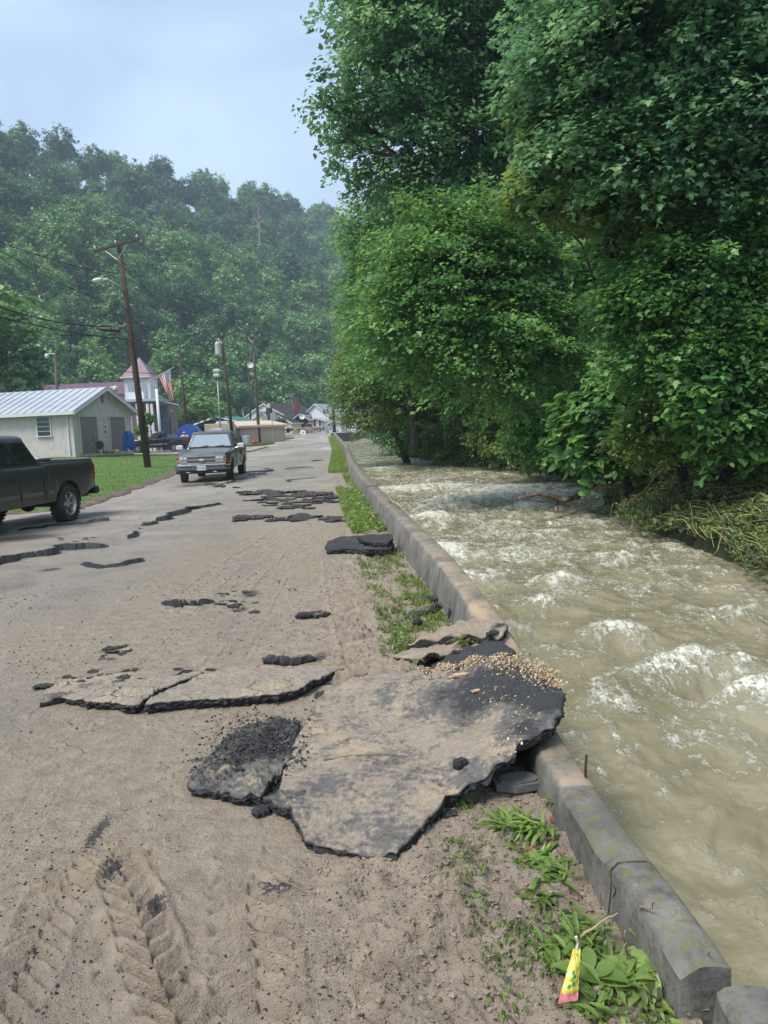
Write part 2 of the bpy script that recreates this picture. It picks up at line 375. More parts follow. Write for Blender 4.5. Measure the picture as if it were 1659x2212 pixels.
lugs([(790,1500),(800,1420),(770,1330),(745,1260),(735,1210)], .42, .13, .075, .35, 12)
lugs([(640,1330),(655,1280),(670,1240)], .5, .12, .035, .2, 15)
lugs([(380,1330),(470,1240),(560,1180),(620,1140)], .34, .15, .05, .3, 18)
lugs([(470,1330),(540,1250),(600,1195)], .2, .14, .045, .3, 19)
lugs([(870,2240),(860,2120),(900,1990),(960,1900)], .24, .08, .026, -.6, 23)
# long smooth wheel ruts
def rut(pts, w, depth, seed=0):
    global Zg
    W = np.array([P(a, b)[:2] for a, b in pts]); W = W[np.argsort(W[:, 1])]
    xc = np.interp(Yg, W[:, 1], W[:, 0], left=99, right=99); d = Xg-xc
    d = d+.03*fbm(Yg*1.5, Xg*0+W[0,0], 3, 3); Zg += np.clip(.3+1.6*fbm(Xg*.9, Yg*.7, int(abs(W[0,0])*99), 3), 0, 1.2)*(-depth*np.exp(-(d/w)**2) + depth*.6*np.exp(-((np.abs(d)-1.7*w)/(w*.6))**2))
for k in (0,1,3,6): rut([(0+k*14,1790-k*3),(90+k*13,1640),(190+k*10,1530),(330+k*8,1390),(470+k*6,1260),(560+k*5,1190)], .014, .0035)
for k in (0,1,4): rut([(330+k*26,1700),(420+k*20,1480),(520+k*15,1330),(600+k*10,1210),(650+k*8,1120),(668+k*5,1030)], .02, .004)
# broken plates: each edge line lifts the asphalt beyond it
def plate(pts, h, Lb, seed=0, jag=.03, shade=1.0, crumbw=.0):
    global Zg, broken, crumb
    W = np.array([P(a, b)[:2] for a, b in pts]); W = W[np.argsort(W[:, 0])]; ym = W[:, 1].mean(); ks = 1/max(1, ym/5)
    i0 = max(0, np.searchsorted(yr, W[:, 1].min()-.6)-2); i1 = min(NR, np.searchsorted(yr, W[:, 1].max()+4*Lb+.5)+2)
    X_, Y_ = Xg[i0:i1], Yg[i0:i1]; best = np.full(X_.shape, 1e9); sd = np.zeros(X_.shape); arc = np.zeros(X_.shape); acc = 0
    for a, b in zip(W[:-1], W[1:]):
        v = b-a; Ls = np.hypot(*v); t = np.clip(((X_-a[0])*v[0]+(Y_-a[1])*v[1])/Ls**2, 0, 1); dx = X_-a[0]-t*v[0]; dy = Y_-a[1]-t*v[1]; dd = np.hypot(dx, dy)
        m = dd < best; best = np.where(m, dd, best); sd = np.where(m, np.sign(v[0]*(Y_-a[1])-v[1]*(X_-a[0])), sd); arc = np.where(m, acc+t*Ls, arc); acc += Ls
    kn = np.arange(0, acc+1, .07/ks); rj = np.random.default_rng(seed); ang = np.interp(arc, kn, rj.normal(size=len(kn))*.35)
    d = sd*best - jag*(1.2*fbm(arc*4*ks, arc*0, seed, 3)+ang)
    win = ss(0, .15/ks, arc)*ss(0, .15/ks, acc-arc); k = np.clip(.85+.7*fbm(arc*3*ks+3, arc*0, seed+2, 3), .3, 1.4)
    Zg[i0:i1] += win*h*k*np.where(d > 0, np.exp(-d/Lb), 0)
    wd = np.maximum(.016, rowd[i0:i1]*.75)*(1+.8*ss(7, 11, yr[i0:i1]))[:, None]
    broken[i0:i1] = np.maximum(broken[i0:i1], shade*win*np.clip(1.5-np.abs(d+.2*wd)/(wd*1.1), 0, 1)*ss(.0, .5, h*k/.03))
    if crumbw: crumb[i0:i1] = np.maximum(crumb[i0:i1], win*.55*np.exp(-(d/crumbw)**2))
#plate([(90,1512),(130,1500),(200,1513),(290,1519),(400,1510),(520,1500),(600,1493),(660,1480),(700,1455),(745,1440)], .062, .35, 3, .03, 1, .05)
plate([(100,1480),(180,1470),(250,1462),(330,1452)], .02, .2, 8, .08, .7, .04)
plate([(300,1497),(360,1470),(400,1455),(440,1447)], .018, .2, 11, .03, 1)
plate([(340,1300),(390,1313),(440,1308),(490,1297)], .055, .25, 14, .05, 1, .06)
plate([(165,1215),(215,1228),(270,1222),(325,1206)], .06, .5, 17, .05, 1, .05)
plate([(-20,1225),(60,1208),(130,1190),(210,1183),(260,1180)], .085, 1.4, 20, .22, 1, .25)
plate([(255,1168),(300,1158),(325,1150)], .06, .6, 22, .15, 1, .1)
plate([(296,1145),(330,1125),(390,1108),(430,1098),(472,1086)], .085, 1.6, 25, .22, 1, .1)
plate([(445,1055),(480,1048),(500,1040),(540,1030),(590,1012)], .09, 1.2, 28, .5, .9, .2)
plate([(20,1150),(120,1136),(200,1128),(250,1118)], .05, .5, 31, .4, 1, .5)
plate([(590,1015),(650,1011),(700,1008)], .06, .8, 33, .2, 1)
plate([(660,1001),(690,998),(722,996)], .07, .8, 35, .1, 1)
plate([(610,1044),(660,1033),(715,1030)], .03, 1, 37, .3, .7)
plate([(700,1650),(760,1641),(850,1648)], .004, .1, 41, .02, 0)
# crumbled black asphalt patches
for (a, b, ra, rb) in [(235,1405,30,10),(240,1425,18,6),(540,1283,30,12),(520,1318,25,8),(110,1230,30,6),(430,1640,30,8),(240,1880,40,40),(330,1960,45,25),(210,1800,25,60),(690,1425,30,14),(790,1470,50,15),(600,1920,60,20),(200,1115,50,10),(60,1165,90,12),(420,1050,60,5)]:
    c0 = P(a, b); c1 = P(a+ra, b); c2 = P(a, b-rb); ex = c1[0]-c0[0]; ey = c2[1]-c0[1]
    q = ((Xg-c0[0])/ex)**2+((Yg-c0[1])/ey)**2
    g = np.exp(-q); crumb = np.maximum(crumb, .72*g); Zg += g*.02*np.clip(fbm(Xg*24, Yg*24, 5, 3), 0, 1)*lod(.06)
crumb = np.maximum(crumb, .8*np.clip(fbm(Xg*18, Yg*16, 91, 4, .6)-.28, 0, .5)*(.3+ss(.25, -.2, fbm(Xg*.8, Yg*.6, 14, 2))))
crumb = np.where(Yg > 30, crumb*.4, crumb)
Zg += prof(Yg) - .03*verge
pale = ss(42, 62, Yg)*np.clip((fbm(Xg*.55, Yg*.10, 88, 4, .6)-.02)*7, 0, 1)*.8*ss(.3, 1.2, edge_r)
road = mesh_np('road', np.stack([Xg, Yg, Zg], -1).reshape(-1, 3), grid_faces(NR, NC), m_road, smooth=True,
    attrs=dict(pale=pale, silt=silt, crumb=crumb, broken=broken, wet=wet)); struct(road)
def roadz(x, y):
    i = int(np.clip(np.searchsorted(yr, y), 0, NR-1)); r = Xg[i]; j = int(np.clip(np.searchsorted(r, x), 0, NC-1)); return float(Zg[i, j])
# far part of the road, bending right round the river corner
rl = [(-13.5,124),(-12,135),(-6,146),(6,153),(30,158),(80,160)]; rr = [(-6.9,108),(-2,111.5),(4,113),(12,114.5),(30,117),(80,122)]
V = []; 
for i in range(61):
    t = i/60*5; k = min(int(t), 4); f = t-k
    a = np.array(rl[k])*(1-f)+np.array(rl[k+1])*f; b_ = np.array(rr[k])*(1-f)+np.array(rr[k+1])*f
    for j in range(13):
        q = a+(b_-a)*j/12; V.append((q[0], q[1], prof(q[1])+.004))
m_far = mat('dried_mud_on_road', (.22,.20,.18), .8, col2=(.36,.31,.24), vscale=.25, stretch=(.6,1,1), lo=.45, hi=.58)
struct(mesh_np('road', np.array(V), grid_faces(61, 13), m_far, smooth=True))
# pale dried silt lying on the far carriageway, one thin sheet
rng = np.random.default_rng(4)

# ------------------------------------------------------------------ lawn
ly = np.linspace(17.2, 62, 150); lt = np.linspace(0, 1, 120)
LX = roadleft(ly)[:, None]-.15+.25*fbm(ly*1.3, ly*0, 3, 3)[:, None] - lt[None, :]**1.3*np.interp(ly, [17,40,62], [45,40,22])[:, None]
LY = np.repeat(ly[:, None], 120, 1)
LZ = G(LX, LY) + .012 + .05*np.clip(fbm(LX*3, LY*3, 4, 3), -.3, 1)*ss(0, .03, lt)[None, :] - .03*(lt[None,:] < .01)
struct(mesh_np('lawn', np.stack([LX, LY, LZ], -1).reshape(-1, 3), grid_faces(150, 120), m_lawn, smooth=True))
# muddy lip between road and lawn
m_dirt = mat('eroded_dirt', (.07,.055,.038), .9, col2=(.17,.13,.09), vscale=3, bump=.8, bscale=25, bdist=.03)
by = np.linspace(17.5, 60, 240); bt = np.linspace(0, 1, 12)
BX = roadleft(by)[:, None]+.15-.62*bt[None, :]+.18*fbm(by*1.1, by*0, 8, 3)[:, None]; BY = np.repeat(by[:, None], 12, 1)
BZ = G(BX, BY)+.02+.035*np.sin(PI*bt)[None, :]+.035*fbm(BX*6, BY*6, 2, 3)
BZ[:, 0] -= .05; BZ[:, -1] -= .04
struct(mesh_np('verge', np.stack([BX, BY, BZ], -1).reshape(-1, 3), grid_faces(240, 12), m_dirt, smooth=True))
# driveway of grey asphalt past the garage
m_drive = mat('driveway_asphalt', (.22,.21,.20), .85, col2=(.33,.29,.24), vscale=.5, bump=.3, bscale=20)
DV = []
for i in range(30):
    x = -24 + 13.5*i/29
    for j in range(9):
        y = np.interp(x, [-24,-18,-10], [57.5,55.5,60]) + 14*j/8*np.interp(x, [-24,-10], [.9,.8]); DV.append((x, y, max(G(x, y), 0)+.075))
struct(mesh_np('driveway', np.array(DV), grid_faces(30, 9), m_drive, smooth=True))

# ------------------------------------------------------------------ water
NW, NU = 900, 520
yw = np.exp(np.linspace(math.log(1.0), math.log(109), NW)); YW = np.repeat(yw[:, None], NU, 1)
XL = xin(yw)+.1; XR = bank(yw)+2.5
XW = XL[:, None]+(XR-XL)[:, None]*np.linspace(0, 1, NU)[None, :]
calm = ss(0, 1.4, bank(YW)-XW-.2)                       # quiet near the far bank
wx = XW+.5*fbm(XW*.5, YW*.35, 3, 3); wy = YW+.8*fbm(XW*.4+5, YW*.4, 6, 3)
big = fbm(wx*.9, wy*.75, 61, 4, .5); mid = fbm(wx*2.6, wy*2.0, 62, 4, .55)
rid = 1-2*np.abs(fbm(wx*1.1, wy*1.3, 63, 4, .5))
fine = fbm(wx*6.5, wy*5, 64, 4, .55); rid2 = 1-2*np.abs(fbm(wx*2.4+4, wy*1.9, 65, 4, .55))
ZW = .085*big + .05*mid + .05*(rid-.5) + .018*fine*np.clip(1-np.gradient(yw)[:, None]/.12, 0, 1) + .022*(rid2-.5)
foam = np.clip((rid-.60)*1.8, 0, 1)*.42 + np.clip(mid-.15, 0, 1)*.45 + np.clip((rid2-.72)*2.4, 0, 1)*.34 + .06
rw = np.gradient(yw)[:, None]
def breaker(px, py, lx, ly_, h, seed, fk=.8):
    global ZW, foam
    c = P(px, py, -.55); d1 = XW-c[0]; d2 = YW-c[1] + .25*fbm(XW*1.3, YW*1.3, seed, 3)*ly_*2 + .18*d1*d1/lx
    g = np.exp(-(d1/lx)**2)
    # steep upstream-breaking crest: rises gently from downstream, drops sharply behind
    cr_ = np.where(d2 > 0, np.exp(-(d2/(ly_*.6))**2), np.exp(-(d2/(ly_*1.5))**2))
    ZW += g*h*cr_*(1+.25*fbm(XW*5, YW*5, seed, 3)) - g*h*.5*np.exp(-((d2+ly_*2.4)/ly_)**2)
    foam += fk*g*np.exp(-((d2+.1*ly_)/(ly_*1.15))**2)*(.75+.6*fbm(XW*5, YW*5, seed+4, 4))
for a in [(1505,1420,.62,.22,.22,1,1.0),(1640,1500,.38,.24,.22,2,1.1),(1575,1310,.32,.2,.10,3,.7),(1320,1350,.42,.22,.13,4,.75),(1215,1240,.4,.25,.14,5,.8),
          (1160,1290,.35,.22,.12,6,.8),(1330,1190,.5,.3,.09,7,.6),(960,1180,.5,.5,.14,8,.9),(1000,1235,.5,.3,.12,9,.7),(1130,1180,.5,.35,.08,10,.5),
          (1130,1085,.7,.5,.12,11,.8),(1100,1050,1.6,1.2,.14,12,.8),(960,1045,1.4,1.2,.12,13,.8),(1000,1075,1.2,.8,.12,14,.8),(1060,1065,1.2,.8,.12,24,.8),
          (1220,1060,.8,.8,.12,15,.6),(910,1000,1.2,1.2,.08,17,.4),(930,1110,.7,.8,.14,18,.8),(780,952,3,6,.1,19,1.0),(835,1010,.8,1.5,.08,20,.8),
          (1440,1245,.4,.2,.06,21,.4),(1100,1330,.3,.2,.05,22,.4),(1390,1480,.5,.12,.05,23,.45),(860,1050,.7,1.2,.08,25,.7)]: breaker(*a)
foam += .33*ss(.9, .0, XW-xin(YW)-.25)*ss(3.5, 5, YW)
foam *= (.15+.85*calm)*(.55+.45*ss(2.0, 4.2, YW))
foam = foam/(1+.35*foam); foam += (.20*ss(7, 14, YW)*(1-ss(34, 60, YW)) + .05*ss(3.5,5,YW))*calm; ZW *= (.3+.7*calm)
ZW += wz(YW)
struct(mesh_np('river', np.stack([XW, YW, ZW], -1).reshape(-1, 3), grid_faces(NW, NU), m_water, smooth=True, attrs=dict(foam=foam)))
yb = np.linspace(97, 109, 30); xb_ = np.linspace(6, 90, 60); XX, YY = np.meshgrid(xb_, yb)
struct(mesh_np('river', np.stack([XX, YY, wz(YY)-.02+.05*fbm(XX, YY, 2, 3)], -1).reshape(-1, 3), grid_faces(30, 60), m_water, smooth=True, attrs=dict(foam=.3+0*XX)))

# ------------------------------------------------------------------ right bank and its hill
yb = np.concatenate([np.linspace(-40, 60, 120), np.linspace(61, 99, 50)]); tb = np.concatenate([np.linspace(0, 6, 30), np.linspace(6.5, 150, 50)])
BX = bank(yb)[:, None] - .6 + tb[None, :]; BY = np.repeat(yb[:, None], len(tb), 1)
hb = -.9 + np.where(tb < 3, tb*.38, 1.14 + (tb-3)*.62)[None, :]
hb = np.minimum(hb, 75) + .25*fbm(BX*.5, BY*.5, 3, 4)
hb = hb*(1-.9*ss(94, 99, BY)*ss(0, 20, tb)[None, :])
m_bank = mat('river_bank_soil', (.035,.03,.018), .95, col2=(.03,.05,.015), vscale=1.5, bump=.7, bscale=8, bdist=.06)
struct(mesh_np('river_bank', np.stack([BX, BY, hb+.75*prof(BY)], -1).reshape(-1, 3), grid_faces(len(yb), len(tb)), m_bank, smooth=True))

# ------------------------------------------------------------------ wooded hill on the left
FA = np.array([-72., 112.]); FT = np.array([.516, .857]); FN = np.array([-.857, .516])
def hill_h(s, t):
    hr = np.interp(t, [-100, 0, 80, 160, 260, 400], [94, 94, 94, 98, 104, 104])
    return hr*np.interp(s, [-8, 0, 12, 50, 68, 118, 135, 220, 400], [-.05, 0, .10, .44, .52, .96, 1.0, .97, .7]) + 5*fbm(s*.02, t*.02, 5, 3)*ss(10, 60, s)
sg = np.linspace(-8, 260, 80); tg = np.linspace(-160, 520, 140)
SG, TG = np.meshgrid(sg, tg)
HX = FA[0]+SG*FN[0]+TG*FT[0]; HY = FA[1]+SG*FN[1]+TG*FT[1]; HZ = hill_h(SG, TG)+prof(HY)
struct(mesh_np('hillside', np.stack([HX, HY, HZ], -1).reshape(-1, 3), grid_faces(140, 80), m_forest, smooth=True))

# ------------------------------------------------------------------ river wall: broken concrete lengths
def wall_piece(y0, y1, label, dz=0, dx=0, siltv=0, lich=0, n=None, end0=.02, seed=0, batter=.1, step=None):
    n = n or max(24, int((y1-y0)/(step or .06)))
    yy = np.linspace(y0, y1, n); rows = []
    for i, y in enumerate(yy):
        a = xin(y)+dx; wd = float(wwid(y)); zt = float(wtop(y))+dz; bt = batter*(zt+.1-prof(y))*1.2; g = .012
        jt = .006*float(fbm(y*7, seed, seed, 4)); jx = .01*float(fbm(y*5, seed+9, seed+1, 4))
        chip = .06*max(0, float(fbm(y*3.1, seed+2, seed+5, 4))-.15) + .02*max(0, float(vnoise(y*19, seed, seed+3))-.6)
        e = .012 if i in (0, n-1) else 0
        rows.append([(a-.02, -.5+prof(y)), (a+jx-.01, -.02+prof(y)), (a+bt*.5+jx, zt*.5+prof(y)*.5-.02), (a+bt+e-chip*.5, zt-.03-chip), (a+bt+.025+e+chip, zt-.004+jt-e), (a+bt+wd*.5, zt+jt-e), (a+bt+wd-.02-e, zt-.002+jt-e), (a+bt+wd, zt-.02), (a+bt+wd+.02, -1.6), (a+bt+wd+.02, -2.7)])
    K = len(rows[0]); V = [(x, yy[i], z) for i in range(n) for x, z in rows[i]]
    mb = MB(); mb.add(V, [(i*K+k, (i+1)*K+k, (i+1)*K+k+1, i*K+k+1) for i in range(n-1) for k in range(K-1)] + [tuple(range(K)), tuple((n-1)*K+k for k in range(K))[::-1]])
    o = mb.build('river_wall', m_conc, angle=45); 
    for nm, v in (('silt', siltv), ('lichen', lich)):
        at_ = o.data.attributes.new(nm, 'FLOAT', 'POINT'); 
        vals = v(np.array([q[1] for q in V])) if callable(v) else np.full(len(V), v)
        at_.data.foreach_set('value', np.asarray(vals, dtype=np.float32))
    return tag(o, label, 'concrete wall', 'lengths of the broken river wall')
wall_piece(.7, 1.89, 'short length of concrete river wall in the bottom right corner past a gap', dz=-.02, dx=.07, lich=.4, seed=3, batter=0)
wall_piece(1.94, 3.03, 'nearest full length of concrete river wall with yellow lichen patches', lich=1.0, seed=5, batter=-.0)
wall_piece(3.05, 3.7, 'cracked concrete wall block wedged under the big asphalt slab', dz=-.005, siltv=.6, seed=7, batter=.05)
wall_piece(4.55, 17.5, 'long silt covered concrete river wall with a sloping inner face beside the grass verge', siltv=lambda y: np.interp(y, [4, 6.5, 11], [1.1, .6, .15]), seed=11, step=.09)
wall_piece(17.56, 107.5, 'far length of concrete river wall curving away towards the houses', dz=.03, siltv=.2, seed=13, step=.35)
# wall returning right, across the bend, facing down the river
mb = MB(); pts = [(-7.0,107.2),(-3,110.3),(3,111.8),(12,113.3),(30,115.8),(60,119)]
for (a, b_) in zip(pts, pts[1:]):
    za, zb = wtop(a[1]), wtop(b_[1]); d = np.array(b_)-np.array(a); n_ = np.array([-d[1], d[0]])/np.hypot(*d)*.3
    mb.add([(a[0],a[1],-2.7),(b_[0],b_[1],-2.7),(b_[0],b_[1],zb),(a[0],a[1],za),(a[0]+n_[0],a[1]+n_[1],-2.7),(b_[0]+n_[0],b_[1]+n_[1],-2.7),(b_[0]+n_[0],b_[1]+n_[1],zb),(a[0]+n_[0],a[1]+n_[1],za)],
           [(0,1,2,3),(3,2,6,7),(4,7,6,5),(0,3,7,4),(1,5,6,2)])
m_wallfar = mat('dark_wall_concrete', (.13,.125,.12), .9, var=.4, vscale=.8)  # dark concrete tone for the length across the bend
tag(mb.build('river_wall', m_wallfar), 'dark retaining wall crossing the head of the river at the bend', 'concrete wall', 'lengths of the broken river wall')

# ================================================================== vegetation
def leafmat(name, dark, mid, light, rough=.44, trans=.4):
    m, nt, b = newmat(name)
    t = attr(nt, 'tint')
    if 'hillside' in name:
        oi = N(nt, 'ShaderNodeObjectInfo'); t = math_(nt, 'ADD', math_(nt, 'MULTIPLY', t, .6), math_(nt, 'MULTIPLY', oi.outputs['Random'], .5))
    r = N(nt, 'ShaderNodeValToRGB'); e = r.color_ramp.elements
    e[0].position = .1; e[0].color = tuple(dark)+(1,); e[1].position = .92; e[1].color = tuple(light)+(1,)
    e2 = e.new(.5); e2.color = tuple(mid)+(1,)
    nt.links.new(t, r.inputs[0]); nt.links.new(r.outputs[0], b.inputs['Base Color']); b.inputs['Roughness'].default_value = rough
    b.inputs['Specular IOR Level'].default_value = .55
    tr = N(nt, 'ShaderNodeBsdfTranslucent'); hs = N(nt, 'ShaderNodeHueSaturation'); hs.inputs['Value'].default_value = 1.5; hs.inputs['Hue'].default_value = .48
    nt.links.new(r.outputs[0], hs.inputs['Color']); nt.links.new(hs.outputs[0], tr.inputs[0])
    mx = N(nt, 'ShaderNodeMixShader'); mx.inputs[0].default_value = trans
    nt.links.new(b.outputs[0], mx.inputs[1]); nt.links.new(tr.outputs[0], mx.inputs[2])
    nt.links.new(mx.outputs[0], nt.nodes['Material Output'].inputs[0]); return m
lm_mid = leafmat('maple_leaves', (0.051,0.146,0.051), (0.116,0.274,0.074), (0.246,0.463,0.116))
lm_blue = leafmat('cool_green_leaves', (0.055,0.150,0.073), (0.118,0.265,0.118), (0.265,0.452,0.193))
lm_yel = leafmat('yellow_green_leaves', (.070,.135,.035), (.145,.250,.060), (.250,.360,.090))
lm_far = leafmat('hillside_leaves', (0.050,0.128,0.052), (0.094,0.204,0.076), (0.166,0.300,0.102), trans=.15)
lm_far2 = leafmat('hillside_bright_leaves', (0.082,0.199,0.064), (0.159,0.320,0.093), (0.269,0.460,0.133), trans=.15)
lm_weed = leafmat('weed_leaves', (.10,.11,.045), (.15,.24,.05), (.30,.42,.12), rough=.4)
lm_grass = leafmat('grass_blades', (.10,.13,.035), (.14,.24,.035), (.24,.36,.07), rough=.6)
lm_deb = leafmat('torn_leaves', (.070,.065,.030), (.105,.175,.055), (.230,.330,.110), rough=.6)
m_bark = mat('tree_bark', (.045,.036,.028), .9, col2=(.11,.09,.07), vscale=3, stretch=(1,1,.25), bump=.8, bscale=18, bdist=.03)
m_dead = mat('bleached_dead_wood', (.30,.28,.25), .8, var=.3, vscale=3)

DIA = np.array([[0,0,0],[.36,.42,.10],[0,1,-.06],[-.36,.42,.10]])
OVAL = np.array([[0,0,0],[.28,.25,.06],[.30,.6,.06],[0,1,-.08],[-.30,.6,.06],[-.28,.25,.06]])
MAPLE = np.array([[0,0,0],[.30,.02,.03],[.24,.22,.05],[.55,.42,.0],[.26,.52,.05],[0,1,-.05],[-.26,.52,.05],[-.55,.42,.0],[-.24,.22,.05],[-.30,.02,.03]])
CLUMP = np.array([[-.5,-.35,0],[.35,-.5,.12],[.5,.3,-.1],[-.3,.5,.1]])
def leaf_cloud(c, n, size, shape, rg, tipdir=None):
    """c centres (k,3), n normals (k,3), size (k,)"""
    k = len(c); n = n/np.linalg.norm(n, axis=1, keepdims=True)
    a = rg.normal(size=(k, 3)) if tipdir is None else tipdir + .5*rg.normal(size=(k, 3))
    t = a - n*np.sum(a*n, 1, keepdims=True); t /= np.linalg.norm(t, axis=1, keepdims=True)+1e-9
    s = np.cross(n, t); V = c[:, None, :] + size[:, None, None]*(shape[None,:,0:1]*s[:, None, :] + (shape[None,:,1:2]-.4)*t[:, None, :] + shape[None,:,2:3]*n[:, None, :])
    m = len(shape); return V.reshape(-1, 3), np.arange(k*m).reshape(k, m)
def crown(lobes, n_sp, per, leaf, seed, shape=DIA, sp=.9, flat=.14, up=.35, shell=.3, hollow=.55, zsq=1.0, droop=.3):
    rg = np.random.default_rng(seed); lobes = np.array([l if len(l) == 6 else (*l[:3], l[3], l[3], l[3]*.8) for l in lobes], float)
    wgt = (lobes[:, 3]*lobes[:, 5]); li = rg.choice(len(lobes), n_sp, p=wgt/wgt.sum())
    d = rg.normal(size=(n_sp, 3)); d[:, 2] += up; d /= np.linalg.norm(d, axis=1, keepdims=True)
    rr = hollow + (1.06-hollow)*rg.random(n_sp)**shell
    lump_ = 1 + .24*np.sin(d[:,0]*7+li)*np.sin(d[:,1]*8+li*2)*1.0 + .2*np.sin(d[:,2]*9+li*1.7+d[:,0]*5)
    c0 = lobes[li, :3] + d*lobes[li, 3:6]*(rr*lump_)[:, None]
    o = d.copy(); o[:, 2] *= .25; o /= np.linalg.norm(o, axis=1, keepdims=True)+1e-6
    side = np.stack([-o[:,1], o[:,0], np.zeros(n_sp)], 1); side /= np.linalg.norm(side, axis=1, keepdims=True)+1e-6
    scl = sp*(.55+.8*rg.random(n_sp))
    A = rg.random((n_sp, per))*1.0-.15; B = (rg.random((n_sp, per))-.5)*(1.15-.75*np.clip(A, 0, 1))
    pos = c0[:, None, :] + scl[:, None, None]*(A[..., None]*o[:, None, :] + B[..., None]*side[:, None, :])
    pos[..., 2] += scl[:, None]*(-droop*np.clip(A, 0, 1)**2 + flat*rg.normal(size=(n_sp, per)) - .15*np.abs(B))
    nn = np.zeros((n_sp, per, 3)); nn[..., 2] = 1; nn += .42*rg.normal(size=nn.shape) + .35*d[:, None, :]
    ts = rg.normal(.5, .22, n_sp) + .12*d[:, 2]*0; tl = ts[:, None] + rg.normal(0, .12, (n_sp, per))
    size = leaf*(.5+1.0*rg.random(n_sp*per)**1.3)*np.repeat(.8+.45*rg.random(n_sp), per)
    tip = np.repeat(o[:, None, :], per, 1).reshape(-1, 3) + np.array([0, 0, -.5])
    V, F = leaf_cloud(pos.reshape(-1, 3), nn.reshape(-1, 3), size, shape, rg, tip)
    return V, F, np.clip(tl.ravel(), 0, 1), c0, li
def limb(mb, a, b, r0, r1, seed, sag=.12, n=7, segs=7, jit=1):
    rn = random.Random(seed); a = Vector(a); b = Vector(b); L = (b-a).length; pts = []; rs = []
    for i in range(segs+1):
        t = i/segs; p = a.lerp(b, t); k = math.sin(PI*t)*L
        p += Vector((rn.uniform(-.05,.05)*k*jit, rn.uniform(-.05,.05)*k*jit, sag*k*.5+rn.uniform(-.03,.03)*k*jit)); pts.append(p); rs.append(r0+(r1-r0)*t)
    mb.tube(pts, rs, n)
def tree(lobes, base, label, group, lm, n_sp, per, leaf, seed, shape=DIA, cat='tree', name='tree', trunk=None, tr=.3, twigs=60, **kw):
    """lobes in world space, base point of the trunk"""
    base = Vector([float(v) for v in base]); t = thing(name, base, label, cat, group=group)
    V, F, tint, c0, li = crown(lobes, n_sp, per, leaf, seed, shape, **kw)
    mesh_np('crown', V-np.array(base), F, lm, fattrs=dict(tint=tint), parent=t)
    mb = MB(); top = Vector(lobes[0][:3])-base if trunk is None else Vector([float(v) for v in trunk])-base
    n0 = Vector((0,0,-.5)); limb(mb, n0, top, tr, tr*.35, seed, sag=.0, n=9, segs=9, jit=.25)
    rn = random.Random(seed)
    for j, l in enumerate(lobes):
        c = Vector([float(v) for v in l[:3]])-base; q = n0.lerp(top, rn.uniform(.35, .9)); limb(mb, q, c, tr*.34, tr*.10, seed+j, n=6)
    idx = np.random.default_rng(seed).choice(len(c0), min(twigs, len(c0)), replace=False)
    for j in idx:
        c = Vector([float(v) for v in lobes[li[j]][:3]])-base; limb(mb, c, Vector([float(v) for v in c0[j]])-base, tr*.09, tr*.03, int(j), n=4, segs=4)
    mb.build('trunk', m_bark, t, smooth=True)
    return t
def lobes_px(L, D0):
    r = []
    for l in L:
        px, py, rp = l[:3]; D = D0 + (l[3] if len(l) > 3 else 0); c = at(px, py, D); m = rp*math.hypot(D, c[0])/FPX; r.append((*c, m))
    return r
RT = 'big trees leaning over the river'
SH = 'shrubs along the far river bank'
# --- big leaning maple whose limbs reach over the water (upper left of the green mass)
tree(lobes_px([(1010,80,190),(870,130,120,-1),(800,250,56,-1),(815,70,50,1),(930,330,150),(840,395,62,1),(1090,270,180,1),(1180,80,200,2),(900,-60,160),(1060,-120,210),(1040,470,130,1),(1230,300,120,2),(825,15,45),(735,240,36,-1),(700,230,24,-1),(745,300,34,-1),(680,205,13,-1)], 25),
     at(1292,1010,27), 'tall leaning tree whose upper limbs reach left against the sky over the river', RT, lm_blue, 4200, 34, .155, 1, twigs=150, tr=.42, trunk=at(1150,380,26), sp=.95)
tree(lobes_px([(1000,620,150),(1085,600,105,.5),(930,720,110),(1070,760,130,-.5),(1140,790,60,.5),(960,540,100,.5),(1080,500,80,1)], 21),
     at(1300,1010,27), 'layered bright maple in front of the leaning trunk, boughs stacked like shelves', RT, lm_mid, 2700, 34, .13, 2, twigs=90, tr=.22, flat=.09, trunk=at(1120,740,22.5))
tree(lobes_px([(850,520,85),(900,590,120),(815,640,60),(880,720,105,-2),(930,480,90),(800,720,40)], 42),
     at(900,950,43), 'tall dark tree with yellowish top at the left end of the river trees', RT, lm_mid, 2000, 28, .20, 3, twigs=60, tr=.3, sp=1.3)
tree(lobes_px([(805,800,60),(850,760,85,2),(880,850,95),(800,880,55,-1),(940,800,80,1),(762,835,30),(790,740,38,3)], 46),
     at(880,985,47), 'bright yellow green tree hanging low over the bend of the river', RT, lm_yel, 2300, 28, .17, 4, twigs=60, tr=.25, sp=1.2)
tree(lobes_px([(960,880,85,2),(1040,850,95),(1120,870,85,-3),(1010,930,60),(1090,940,60,-3),(930,940,50,3),(990,975,32,2),(1050,982,32,-1),(1110,985,34,-5)], 42),
     at(1060,985,43), 'round bright shrub at the water edge below the shelving maple', SH, lm_yel, 1900, 28, .145, 5, twigs=40, tr=.12, cat='shrub', name='shrub', sp=.8)
tree(lobes_px([(1180,880,70),(1240,850,75,.5),(1200,940,60,-.3),(1270,930,60),(1150,960,45),(1180,990,34,2),(1240,1000,34),(1295,1008,30,-2)], 29.5),
     at(1240,990,30), 'mid green shrub beside the foot of the leaning trunk', SH, lm_mid, 1000, 26, .17, 6, twigs=40, tr=.10, cat='shrub', name='shrub', sp=.7)
